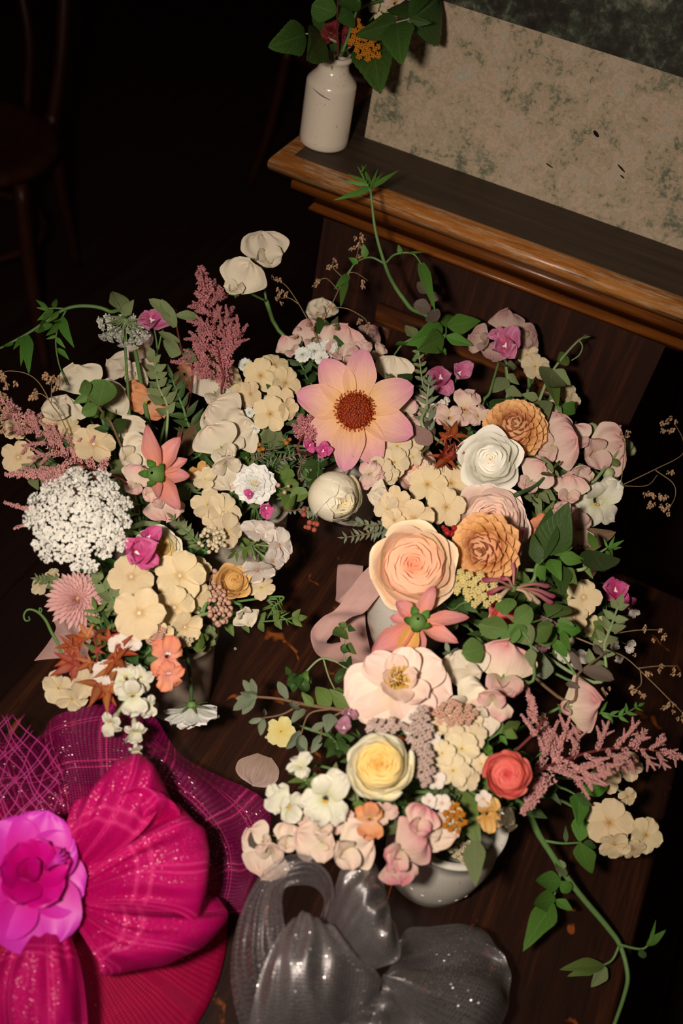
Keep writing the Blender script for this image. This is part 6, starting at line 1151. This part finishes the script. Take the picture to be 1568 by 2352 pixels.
buds('red_bud_sprig', 'orange-red bud tips below the cream rose bud', 'R', [(700, 1180), (708, 1195), (716, 1205), (722, 1212), (705, 1208), (730, 1208), (694, 1170), (712, 1218)], plain_mat('red_bud', C(186, 90, 66), .55, .3), 6.5, z=.872)
buds('red_bud_sprig', 'tiny red and yellow buds beside the apricot dahlia with dark heart', 'C', [(1030, 1215), (1035, 1222), (1025, 1225), (1040, 1212), (1018, 1208)], plain_mat('crimson_bud', C(176, 30, 36), .5, .3), 7, lift=.014)
buds('button_flower', 'tiny orange button blooms in the feathery green sprig', 'R', [(595, 1025), (603, 1032), (650, 1010), (668, 1008), (590, 1035), (660, 1020)], plain_mat('orange_button', C(180, 112, 44), .6, .2), 5.5, lift=.004)
buds('button_flower', 'tiny peach button blooms beside the white scabious pincushion', 'A', [(632, 1108), (640, 1115), (660, 1112), (655, 1128), (630, 1120)], P_BERRYP, 5, lift=.006)
bloom('white_sage', 'pale lilac lips beside the pink clary by the alstroemeria', 'snap', 'E', [(1010, 932, 15, (.2, .1), 0, dict(v=0)), (1022, 924, 13, (.4, .2), 30, dict(v=1)), (990, 938, 14, (-.2, 0), 0, dict(v=2)), (985, 955, 12, (0, 0), 0, dict(v=0)), (1006, 958, 12, (.1, -.2), 60, dict(v=1))], mat=P_PHLOXW, stem=.0008, palate=P_EYEW, lift=.006)

# ---------------- honeysuckle whorl
hs = thing('honeysuckle', 'honeysuckle whorl of crimson-tipped tubes below the apricot dahlia', 'flower', tuple(VASE['C']))
hc = PT('C', 1178, 1352, None, .024)
for i, (tx, ty, m) in enumerate([(1202, 1212, P_HONEY), (1175, 1285, P_HONEY), (1108, 1330, P_HONEY), (1152, 1325, P_HONEY), (1275, 1370, P_HONEY), (1270, 1385, P_HONEY), (1262, 1345, P_HONEY), (1240, 1385, P_HONEYW), (1222, 1378, P_HONEYW), (1120, 1362, P_HONEY), (1145, 1372, P_HONEYW)]):
    e = PT('C', tx, ty, None, .032); mid = hc.lerp(e, .5)+Vector((0, 0, .004))
    o = part(hs, 'flower_tube', make_mesh('flower_tube', [xf(tube([hc, mid, hc.lerp(e, .88), e], [.0009, .0012, .0019, .0024, .0013], 7, 12), WM[hs].inverted())], m), WM[hs])
part(hs, 'hub', make_mesh('hub', [ball(1, 10, 6)], ST_GREEN), frame(hc, (0, 0), 0, 9*ppm(hc)))
add_stem(hs, hc, (CAM-hc).normalized(), 'C', .0014)

# ---------------- quaking grass
def wisp(name, label, stems, groups, to_vase=None, size=11, r=.0006):
    heads = []
    for (x, y, z, n) in groups:
        for i in range(n): heads.append((x+rnd.uniform(-11, 11), y+rnd.uniform(-9, 9)+i*3, size*rnd.uniform(.8, 1.15), z+rnd.uniform(-.002, .002), rnd.uniform(150, 230)))
    grass(name, label, None, stems, heads, to_vase=to_vase, r=r)
wisp('briza_spray', 'quaking grass with straw spikelets above the pale blush sweet peas', [[(745, 735, .955), (790, 640, 1.0), (815, 600, 1.02), (828, 545, 1.04)], [(790, 640, 1.0), (765, 615, 1.01), (765, 600, 1.015)], [(800, 625, 1.01), (820, 628, 1.01), (845, 645, 1.0)], [(775, 665, .99), (750, 640, .99), (728, 645, .985)], [(765, 705, .97), (800, 710, .97), (835, 730, .965), (845, 745, .96)]], [(826, 545, 1.04, 3), (822, 570, 1.03, 3), (828, 592, 1.02, 3), (800, 578, 1.02, 1), (764, 605, 1.012, 4), (728, 645, .985, 3), (842, 648, 1.0, 3), (840, 745, .96, 4), (820, 740, .96, 2), (735, 720, .965, 3), (765, 710, .97, 3)], 'R')
wisp('briza_spray', 'thin quaking grass wisp beside the stalk of the tall cream sweet pea', [[(720, 760, .95), (690, 705, .965), (660, 660, .98), (640, 645, .985)], [(688, 700, .965), (665, 685, .97), (645, 685, .97)]], [(635, 640, .985, 3), (648, 662, .98, 3), (650, 672, .975, 2), (642, 688, .97, 3), (710, 745, .955, 2), (678, 762, .95, 2)], 'R', 10)
wisp('briza_spray', 'quaking grass arching out above the soft pink astilbe', [[(175, 1040, .93), (140, 960, .95), (118, 928, .955), (90, 880, .965), (60, 858, .968), (20, 852, .968), (0, 860, .967)], [(118, 926, .955), (118, 895, .96), (118, 880, .962)], [(112, 918, .956), (95, 905, .958), (75, 905, .958)]], [(8, 858, .967, 4), (10, 880, .966, 3), (5, 905, .96, 3), (28, 880, .966, 1), (105, 862, .963, 4), (128, 870, .962, 4), (125, 885, .96, 3), (75, 905, .958, 4), (5, 935, .955, 3), (8, 965, .95, 3), (10, 985, .948, 3)], 'L', 13)
wisp('briza_spray', 'quaking grass fanning out past the white snapdragon with yellow stamens', [[(1425, 1116, .93), (1500, 1080, .94), (1565, 1045, .945), (1568, 1010, .947), (1550, 975, .95)], [(1425, 1116, .93), (1485, 1115, .93), (1510, 1090, .935)], [(1505, 1080, .94), (1545, 1110, .935), (1550, 1140, .93), (1535, 1170, .925)], [(1425, 1116, .93), (1432, 1050, .94), (1436, 990, .95)]], [(1542, 968, .95, 3), (1520, 980, .95, 3), (1540, 990, .95, 2), (1533, 1078, .94, 2), (1490, 1130, .93, 4), (1520, 1135, .93, 5), (1500, 1155, .928, 4), (1525, 1162, .926, 5), (1425, 982, .95, 3), (1440, 995, .95, 3)], 'E', 11)
wisp('briza_spray', 'quaking grass straggling out past the grey clary stalk', [[(1385, 1490, .91), (1435, 1510, .91), (1490, 1560, .905), (1540, 1610, .90), (1570, 1640, .895)], [(1465, 1535, .907), (1510, 1530, .907), (1555, 1530, .907)], [(1470, 1540, .907), (1472, 1570, .905), (1458, 1585, .904)], [(1410, 1455, .92), (1470, 1447, .92), (1525, 1447, .92)]], [(1525, 1455, .92, 3), (1505, 1470, .918, 1), (1475, 1440, .92, 2), (1525, 1535, .907, 3), (1555, 1540, .907, 3), (1495, 1545, .906, 3), (1455, 1582, .904, 4), (1475, 1592, .903, 3), (1540, 1620, .9, 4), (1560, 1640, .897, 4), (1390, 1580, .90, 4), (1452, 1502, .91, 1), (1520, 1618, .9, 2)], 'C', 10)
# curled pea tendril at the left
tn = thing('pea_tendril', 'curling pea tendril at the table edge beside the chrysanthemum', 'foliage', tuple(VASE['B']))
world_tube(tn, 'tendril', [VASE['B']+Vector((-.01, 0, -.02)), VASE['B']+Vector((-.01, 0, .0))]+[at(x, y, z) for x, y, z in [(180, 1520, .86), (128, 1468, .868), (105, 1425, .872), (85, 1405, .873), (65, 1400, .873), (55, 1412, .872), (58, 1425, .87), (68, 1424, .869), (66, 1416, .869)]], [.0016, .0014, .0008, .0006], ST_GREEN, 6, 50)
world_tube(tn, 'side_tendril', [at(98, 1415, .872), at(90, 1402, .874), at(92, 1396, .875), at(96, 1402, .874), at(90, 1412, .873)], .0005, ST_GREEN, 5, 20)
# tiny bits fallen on the table
for i, (x, y, lab) in enumerate([(538, 1493, 'white petal crumb on the dark table between jasmine sprig and vine'), (613, 1697, 'pale crumb beside the fallen pink petal'), (1276, 2124, 'small white crumb near the trailing jasmine leaves')]):
    single('petal_crumb', make_mesh('petal_crumb', [petal(L=1, W=.5, b1=.8, nu=4, nv=4)], P_SWHITE), lab, 'petal', T(*at(x, y, TZ+.0006)) @ RZ(i) @ S(.0032))
fp = at(590, 1778, TZ+.0012)
single('fallen_petal', make_mesh('fallen_petal', [petal(L=1.25, W=.78, vm=.55, base=.35, b0=.04, b1=-.06, cup=.06, ruf=.05, rk=2, notch=.06, seed=3, nu=16, nv=14)], P_FALLEN), 'fallen dusty pink sweet pea petal lying flat on the table', 'petal', T(*fp) @ RZ(rad(188)) @ T(0, -.019, .0012) @ S(.0255))

# ================================================================== cloth: ribbon, magenta hat, silver bow
def sheet(rows, nu=40, nv=40):
    """smooth surface through rows of world points; u runs along a row, v from row to row"""
    R = [[np.array(tuple(p)) for p in smooth_path(r, nu+1)] for r in rows]
    cols = [smooth_path([Vector(R[j][i]) for j in range(len(R))], nv+1) for i in range(nu+1)]
    V = np.array([tuple(cols[i][j]) for j in range(nv+1) for i in range(nu+1)])
    uv = np.array([(i/nu, j/nv) for j in range(nv+1) for i in range(nu+1)])
    return (V, grid_faces(nu, nv), uv, 0)
def px(rows): return [[at(*p) for p in r] for r in rows]
def cloth(root, name, rows, mat, nu=40, nv=40, label=None, crease=0., seed=0):
    g = sheet(px(rows), nu, nv)
    if crease:
        V = g[0]; q = random.Random(seed)
        ph = [q.uniform(0, 6.28) for _ in range(4)]
        w = sum(np.sin(g[2][:, 0]*k*6.28+g[2][:, 1]*k2*6.28+p) for (k, k2), p in zip([(2.2, .6), (3.7, -1.1), (5.3, .9), (1.3, 2.1)], ph))
        V = V+w[:, None]*crease*np.array([0, 0, 1.]); g = (V, g[1], g[2], 0)
    return part(root, name, make_mesh(name, [xf(g, WM[root].inverted())], mat), WM[root], label)

def weave_mat(name, col, col2, nu, nv, cover=.6, metal=0., rough=.4, lines=None, linecol=None, spec=.5, glint=0., glintcol=None, sheen=0., jitter=.6, bmp=.35, thr=.35, grough=.2):
    """open-weave cloth: threads with see-through gaps, optional heavier window-pane threads"""
    b = N(name); uv = b.add('UVMap').outputs[0]; s = b.add('SeparateXYZ', {0: uv}); u, v = s.outputs[0], s.outputs[1]
    wu = b.math('ABSOLUTE', b.math('SINE', b.math('MULTIPLY', u, nu*math.pi))); wv = b.math('ABSOLUTE', b.math('SINE', b.math('MULTIPLY', v, nv*math.pi)))
    th = b.math('MAXIMUM', wu, wv)
    ns = b.noise(b.coord('UV', (nu*.25, nv*.25, 1)), 1., 4, .6); big = b.noise(b.coord('UV', (3, 3, 1)), 1.2, 3)
    alpha = b.math('ADD', b.math('MULTIPLY', th, .55), b.math('SUBTRACT', cover, .42), clamp=True)
    c = b.mix(b.math('MULTIPLY', b.math('ADD', ns, big), .5), col, col2)
    if lines:
        def pair(x, n):
            f = b.math('FRACT', b.math('ADD', b.math('MULTIPLY', x, n), b.math('MULTIPLY', b.math('SUBTRACT', ns, .5), .02)))
            a1 = b.math('SUBTRACT', 1., b.math('MULTIPLY', b.math('ABSOLUTE', b.math('SUBTRACT', f, .44)), 34.), clamp=True)
            a2 = b.math('SUBTRACT', 1., b.math('MULTIPLY', b.math('ABSOLUTE', b.math('SUBTRACT', f, .56)), 34.), clamp=True)
            return b.math('MAXIMUM', a1, a2)
        ln = b.math('MAXIMUM', pair(u, lines[0]), pair(v, lines[1]))
        ln = b.math('MULTIPLY', ln, b.math('ADD', .55, b.math('MULTIPLY', ns, .7)), clamp=True)
        c = b.mix(ln, c, linecol); alpha = b.math('MAXIMUM', alpha, b.math('MULTIPLY', ln, .95))
    h = b.math('ADD', wu, wv)
    nb = b.bump(h, bmp, .0012)
    p = b.principled(Base_Color=c, Roughness=rough, Metallic=metal, Specular_IOR_Level=spec, Normal=nb, Sheen_Weight=sheen)
    sh = p.outputs[0]
    if glint:
        vo = b.add('TexVoronoi', {'Vector': b.coord('UV', (nu, nv, 1)), 'Scale': 1., 'Randomness': .35}); 
        d = b.math('SUBTRACT', 1., b.math('MULTIPLY', vo.outputs['Distance'], 2.6), clamp=True)
        rn = b.add('SeparateXYZ', {0: vo.outputs['Color']})
        nrm = b.add('NewGeometry').outputs['Normal']
        jit = b.add('VectorMath', {0: vo.outputs['Color'], 1: (.5, .5, .5)}, operation='SUBTRACT').outputs[0]
        jit = b.add('VectorMath', {0: jit, 'Scale': jitter}, operation='SCALE').outputs[0]
        nn = b.add('VectorMath', {0: b.add('VectorMath', {0: nrm, 1: jit}, operation='ADD').outputs[0]}, operation='NORMALIZE').outputs[0]
        gl = b.add('BsdfGlossy', {'Color': glintcol, 'Roughness': grough, 'Normal': nn})
        f = b.math('MULTIPLY', b.math('MULTIPLY', b.math('MULTIPLY', b.math('SUBTRACT', d, .22, clamp=True), 4., clamp=True), glint), b.math('GREATER_THAN', rn.outputs[0], thr), clamp=True)
        sh = b.add('MixShader', {0: f, 1: sh, 2: gl.outputs[0]}).outputs[0]
        alpha = b.math('MAXIMUM', alpha, f)
    tr = b.add('BsdfTransparent')
    return b.done(b.add('MixShader', {0: alpha, 1: tr.outputs[0], 2: sh}).outputs[0])
MAG, MAG2 = C(196, 0, 108), C(146, 0, 72)
M_SINA = weave_mat('magenta_sinamay', C(224, 0, 108), C(172, 0, 70), 120, 120, .86, 0, .55, (2.6, 2.2), C(236, 50, 120), .12, .9, (1, .62, .72, 1), thr=.45, jitter=1.0, grough=.42)
M_SINAD = weave_mat('dark_magenta_sinamay', C(206, 0, 72), C(130, 0, 36), 170, 170, .95, 0, .6, None, None, .2, .2, (1, .5, .6, 1), thr=.7)
M_CRIN = weave_mat('sheer_magenta_crin', C(170, 0, 92), C(130, 0, 64), 90, 70, .40, 0, .5, (6.5, 3.2), C(224, 50, 114), .3, .8, (1, .66, .74, 1), thr=.5, jitter=1.0, grough=.42)
P_SILK = petal_mat('magenta_silk', [(0, C(200, 0, 110)), (.5, C(222, 40, 160)), (1, C(228, 70, 190))], .08, rough=.45, spec=.4, trans=.2, streak=8, bump=.15)
P_SILKD = petal_mat('deep_magenta_silk', [(0, C(170, 0, 84)), (.6, C(212, 0, 124)), (1, C(222, 20, 140))], .08, rough=.45, spec=.4, trans=.2, streak=8, bump=.15)
hat = thing('fascinator_hat', 'bright magenta sinamay fascinator hat with silk flower and looped bows', 'hat', tuple(at(200, 2150, TZ+.002)))
# base disc lying on the table
hb = at(150, 2140, TZ+.002)
part(hat, 'base', make_mesh('hat_base', [lathe([(.001, .030), (.05, .027), (.09, .018), (.118, .006), (.124, .001), (.124, .0035), (.118, .0085), (.09, .0205), (.05, .0295), (.001, .0325)], 72)], M_SINAD), T(*hb))
# sheer crin standing up behind
cloth(hat, 'crin_frill', [
    [(60, 2010, .790), (120, 1980, .795), (190, 1960, .80), (260, 1960, .80), (330, 1985, .80), (380, 2030, .795), (400, 2090, .79), (400, 2150, .785)],
    [(0, 1860, .800), (90, 1840, .815), (180, 1810, .825), (270, 1800, .822), (380, 1840, .815), (470, 1920, .81), (500, 2010, .80), (480, 2110, .79)],
    [(-30, 1740, .800), (60, 1730, .81), (150, 1690, .845), (280, 1690, .835), (420, 1770, .82), (540, 1880, .81), (560, 2000, .80), (540, 2100, .785)],
    [(-40, 1668, .790), (85, 1690, .800), (140, 1632, .860), (330, 1628, .845), (420, 1735, .805), (600, 1838, .800), (615, 1960, .785), (560, 2110, .775)]], M_CRIN, 72, 40, crease=.0016)
# bows: each loop goes out, turns over and comes back underneath
def loop(rows, seed, mat=None): return cloth(hat, 'bow_loop', rows, mat or M_SINA, 36, 44, crease=.0012, seed=seed)
loop([[(130, 2030, .855), (150, 2000, .857), (175, 2000, .858), (200, 2010, .855)],
      [(140, 1930, .885), (200, 1890, .897), (270, 1890, .899), (320, 1920, .885)],
      [(170, 1850, .890), (240, 1800, .908), (320, 1790, .908), (375, 1850, .888)],
      [(195, 1845, .880), (265, 1752, .900), (335, 1742, .898), (395, 1838, .876)],
      [(210, 1860, .862), (290, 1768, .875), (345, 1775, .872), (390, 1868, .850)],
      [(190, 1960, .845), (240, 1920, .850), (290, 1920, .848), (320, 1960, .838)]], 1)
loop([[(170, 2020, .852), (185, 2030, .856), (195, 2050, .856), (195, 2080, .850)],
      [(280, 1930, .872), (310, 1960, .885), (315, 2020, .886), (300, 2080, .870)],
      [(380, 1860, .872), (420, 1920, .892), (425, 2020, .890), (405, 2100, .866)],
      [(410, 1850, .862), (468, 1910, .884), (474, 2020, .880), (450, 2125, .855)],
      [(405, 1870, .845), (455, 1930, .858), (460, 2030, .852), (435, 2120, .832)],
      [(300, 1980, .835), (330, 2000, .840), (340, 2050, .838), (320, 2090, .828)]], 2)
loop([[(160, 2060, .845), (175, 2075, .847), (180, 2095, .846), (165, 2110, .842)],
      [(270, 2060, .858), (290, 2110, .868), (270, 2160, .868), (215, 2190, .856)],
      [(400, 2060, .846), (430, 2120, .862), (370, 2190, .862), (250, 2225, .850)],
      [(490, 2060, .830), (510, 2120, .842), (410, 2205, .840), (235, 2244, .832)],
      [(480, 2060, .815), (500, 2115, .820), (400, 2190, .818), (230, 2235, .815)],
      [(300, 2070, .812), (330, 2110, .815), (280, 2150, .815), (220, 2180, .812)]], 3)
loop([[(60, 2120, .850), (90, 2120, .852), (120, 2120, .852), (150, 2110, .848)],
      [(0, 2200, .858), (60, 2190, .872), (130, 2190, .872), (180, 2200, .852)],
      [(-30, 2300, .850), (50, 2290, .868), (140, 2290, .866), (196, 2290, .842)],
      [(-20, 2380, .835), (60, 2400, .850), (140, 2390, .848), (200, 2370, .828)],
      [(0, 2380, .815), (60, 2390, .822), (130, 2380, .820), (180, 2360, .812)]], 4)
loop([[(110, 2010, .860), (120, 1990, .862), (130, 1975, .862), (150, 1970, .858)],
      [(160, 1950, .880), (200, 1880, .895), (250, 1850, .900), (300, 1840, .890)],
      [(230, 1900, .890), (280, 1830, .906), (340, 1810, .908), (400, 1850, .890)],
      [(300, 1930, .880), (340, 1870, .896), (380, 1845, .897), (412, 1880, .878)],
      [(280, 1960, .862), (320, 1910, .872), (360, 1890, .872), (390, 1910, .856)]], 5)
# silk flower
sf = at(62, 2010, .875)
def silk(a, L, w, li, b1, z, m, seed, dx=0, dy=0):
    W = frame(sf, (.05, .25), 0, ppm(sf)*150)
    me = make_mesh('silk_petal', [petal(L=1, W=w, vm=.6, base=.45, point=.03, b0=0, b1=b1, cup=.22, ruf=.06, rk=1.5, seed=seed, nu=16, nv=14)], m)
    part(hat, 'silk_petal', me, W @ T(dx, dy, z) @ RZ(rad(-a)) @ RX(rad(li)) @ S(L))
for i, q in enumerate([(20, .98, .50, 12, .25, .0, P_SILK), (-30, .95, .5, 10, .2, .0, P_SILK), (62, .85, .46, 14, .2, -.02, P_SILK), (115, .92, .52, 6, -.2, -.04, P_SILK), (165, 1.15, .56, 6, -.3, -.03, P_SILK), (215, 1.0, .5, 8, -.2, -.03, P_SILK), (-85, .9, .5, 10, 0, -.02, P_SILK),
                        (40, .62, .48, 30, .35, .05, P_SILKD), (88, .72, .42, 26, .2, .06, P_SILKD), (140, .74, .46, 24, .2, .05, P_SILKD), (200, .66, .46, 30, .3, .06, P_SILKD), (-20, .6, .46, 36, .4, .06, P_SILKD), (-80, .6, .46, 34, .4, .05, P_SILKD),
                        (70, .42, .36, 50, .5, .10, P_SILKD), (190, .42, .38, 50, .5, .10, P_SILKD), (-50, .40, .36, 52, .5, .10, P_SILKD)]):
    silk(*q[:6], q[6], i)
for i, (x, y) in enumerate([(150, 1958), (152, 1970), (148, 1982), (140, 1948)]):
    world_tube(hat, 'flower_stamen', [at(105, 1990+i*3, .895), at(128, 1978+(y-1970)*.4, .90), at(x, y, .898)], .0010, P_SILK, 5, 8)
# net veil: crossing diamond threads over a low bulge
net = []
def nz(x, y): return .835+.022*math.cos((x-60)/150)*math.cos((y-1760)/150)
for k in range(-9, 13):
    for s in (-1, 1):
        pts = []
        for t in np.linspace(0, 1, 22):
            y = 1640+260*t; x = 60+k*24+s*(t-.5)*190+10*math.sin(6*t+k*1.7)+4*math.sin(17*t+k)
            if -25 < x < 60+85*math.sin(min(1, max(0, (y-1640)/130))*1.57)+6*math.sin(k): pts.append(at(x, y, nz(x, y)))
        if len(pts) > 2: net.append(tube(pts, .00045, 4))
part(hat, 'net_veil', make_mesh('net_veil', [xf(t, WM[hat].inverted()) for t in net], plain_mat('magenta_net', C(206, 60, 130), .5, .4)), WM[hat])

# ---------------- silver bow
M_SILV = weave_mat('silver_organza', (.55, .53, .53, 1), (.28, .27, .28, 1), 44, 52, .52, .7, .46, None, None, .4, 1.0, (1, .98, .95, 1), jitter=1.0, thr=.0, grough=.40, bmp=.1)
M_SILVS = weave_mat('sheer_silver_organza', (.50, .46, .48, 1), (.28, .25, .26, 1), 34, 90, .32, .6, .42, None, None, .4, 1.0, (1, .97, .95, 1), jitter=.9, thr=.1, grough=.46, bmp=.1)
sv = thing('silver_bow', 'sheer metallic silver organza headpiece with rolled loops', 'hat', tuple(at(800, 2300, TZ+.002)))
def silver(rows, seed, mat=None, nu=64, nv=64, crease=.0016): return cloth(sv, 'organza_loop', rows, mat or M_SILV, nu, nv, crease=crease, seed=seed)
silver([[(560, 2400, .80), (640, 2400, .80), (720, 2390, .80), (800, 2380, .80)],                      # tall left loop
        [(530, 2250, .835), (570, 2250, .850), (620, 2240, .855), (680, 2230, .850)],
        [(545, 2120, .860), (575, 2110, .872), (610, 2110, .878), (650, 2120, .876)],
        [(590, 2025, .885), (610, 2020, .893), (630, 2030, .898), (650, 2050, .898)],
        [(650, 1975, .900), (665, 1985, .905), (675, 2005, .906), (685, 2030, .904)],
        [(715, 1972, .898), (720, 1985, .902), (722, 2005, .902), (722, 2030, .900)],
        [(758, 2015, .882), (757, 2025, .885), (752, 2040, .886), (745, 2060, .886)],
        [(768, 2075, .862), (762, 2085, .864), (752, 2095, .866), (735, 2105, .866)],
        [(740, 2160, .835), (735, 2160, .838), (720, 2165, .840), (700, 2170, .842)]], 1, M_SILVS)
silver([[(560, 2400, .835), (640, 2410, .84), (740, 2400, .84), (840, 2370, .83)],                     # broad front lobe
        [(580, 2310, .860), (650, 2310, .875), (740, 2310, .873), (860, 2310, .845)],
        [(600, 2230, .872), (660, 2210, .892), (750, 2220, .889), (872, 2250, .855)],
        [(630, 2165, .874), (680, 2140, .892), (750, 2160, .888), (835, 2200, .860)],
        [(665, 2115, .870), (695, 2098, .882), (735, 2110, .880), (790, 2150, .862)],
        [(680, 2125, .855), (700, 2115, .860), (730, 2125, .860), (770, 2160, .850)]], 2)
silver([[(745, 2090, .850), (760, 2140, .855), (800, 2190, .855), (850, 2230, .850)],                  # middle roll
        [(768, 2040, .872), (790, 2090, .880), (830, 2150, .878), (895, 2215, .866)],
        [(785, 1995, .885), (815, 2050, .897), (860, 2110, .893), (922, 2190, .872)],
        [(820, 1975, .888), (845, 2030, .898), (880, 2090, .890), (915, 2150, .868)],
        [(860, 1982, .880), (875, 2030, .886), (890, 2080, .880), (900, 2120, .862)],
        [(888, 2050, .862), (890, 2080, .864), (888, 2110, .860), (880, 2140, .850)]], 3)
silver([[(870, 2250, .850), (880, 2240, .852), (890, 2230, .852), (895, 2215, .848)],                  # right fan with ridges
        [(880, 2290, .838), (905, 2250, .850), (925, 2210, .838), (915, 2165, .842)],
        [(900, 2340, .815), (960, 2260, .850), (985, 2200, .812), (935, 2135, .840)],
        [(920, 2420, .795), (1050, 2270, .843), (1070, 2190, .798), (985, 2128, .834)],
        [(980, 2480, .785), (1130, 2300, .826), (1130, 2200, .790), (1050, 2122, .822)],
        [(1050, 2500, .775), (1162, 2330, .798), (1164, 2215, .790), (1105, 2128, .795)]], 4)
silver([[(700, 2400, .820), (800, 2340, .835), (870, 2280, .845), (890, 2250, .848)],                  # lower front drape
        [(760, 2420, .815), (850, 2350, .835), (910, 2300, .835), (925, 2270, .840)],
        [(860, 2430, .800), (930, 2370, .822), (980, 2330, .812), (1000, 2300, .820)],
        [(960, 2440, .785), (1020, 2390, .805), (1080, 2360, .795), (1110, 2330, .800)]], 5)

# ---------------- ribbons
def ribbon_mat():
    b = N('pale_pink_silk'); co = b.coord('UV', (40, 3, 1)); n = b.noise(co, 1., 4, .6); n2 = b.noise(b.coord('UV', (3, 14, 1)), 1., 3)
    c = b.mix(n2, C(226, 178, 158), C(204, 144, 126))
    p = b.principled(Base_Color=c, Roughness=.5, Specular_IOR_Level=.3, Normal=b.bump(b.math('ADD', n, n2), .35, .002), Sheen_Weight=.3)
    return b.done(b.add('MixShader', {0: .15, 1: p.outputs[0], 2: b.add('BsdfTranslucent', {'Color': c}).outputs[0]}).outputs[0])
M_RIB = ribbon_mat()
rb = thing('silk_ribbon', 'pale pink silk ribbon looping down from the rounded white vase', 'ribbon', tuple(at(870, 1330, .84)))
cloth(rb, 'ribbon_loop', [[(858, 1290, .845), (872, 1320, .845), (885, 1350, .845)], [(820, 1330, .835), (838, 1358, .835), (858, 1382, .835)], [(775, 1395, .818), (800, 1400, .82), (835, 1408, .82)], [(740, 1418, .805), (775, 1420, .806), (800, 1422, .806)],
                          [(714, 1450, .788), (730, 1468, .787), (752, 1470, .787)], [(720, 1490, .772), (738, 1480, .771), (760, 1478, .771)], [(742, 1512, .758), (760, 1490, .757), (785, 1475, .757)], [(800, 1530, .7535), (815, 1500, .7533), (835, 1480, .7535)]], M_RIB, 14, 70)
cloth(rb, 'ribbon_fold', [[(866, 1300, .842), (872, 1325, .842), (880, 1350, .842)], [(825, 1330, .825), (835, 1352, .825), (846, 1372, .825)], [(775, 1380, .80), (790, 1390, .80), (808, 1398, .80)], [(772, 1360, .79), (800, 1368, .79), (832, 1372, .79)], [(773, 1322, .785), (800, 1318, .785), (832, 1320, .785)], [(776, 1298, .784), (800, 1296, .784), (834, 1300, .784)],
                          [(780, 1310, .776), (805, 1310, .776), (834, 1312, .776)], [(786, 1380, .766), (812, 1380, .766), (838, 1380, .766)], [(778, 1440, .757), (808, 1440, .757), (840, 1440, .757)], [(788, 1500, .7535), (820, 1500, .7535), (852, 1500, .7535)], [(810, 1570, .7525), (840, 1570, .7525), (868, 1565, .7525)]], M_RIB, 14, 90)
rt_ = thing('silk_ribbon', 'pale pink ribbon end lying at the table edge beside the chrysanthemum', 'ribbon', tuple(at(140, 1480, TZ)))
cloth(rt_, 'ribbon_tail', [[(78, 1518, .7507), (110, 1514, .7512), (150, 1512, .7515), (200, 1515, .7515)], [(108, 1480, .7512), (135, 1480, .754), (165, 1480, .755), (205, 1485, .754)], [(128, 1445, .753), (150, 1445, .758), (175, 1450, .759), (215, 1460, .757)], [(122, 1425, .756), (150, 1425, .762), (180, 1435, .764), (220, 1445, .76)]], M_RIB, 24, 24)

# ---------------- repeats of one kind carry one group
GROUPS = {'stoneware_vase': 'stoneware vases on the table', 'silk_ribbon': 'pale pink silk ribbons', 'petal_crumb': 'crumbs on the table'}
_by = {}
for o in bpy.data.objects:
    if o.parent is None and 'category' in o: _by.setdefault(o.name.split('.')[0], []).append(o)
for nm, os_ in _by.items():
    if len(os_) > 1:
        for o in os_:
            if 'group' not in o: o['group'] = GROUPS.get(nm, nm.replace('_', ' ')+' stems in the posies')
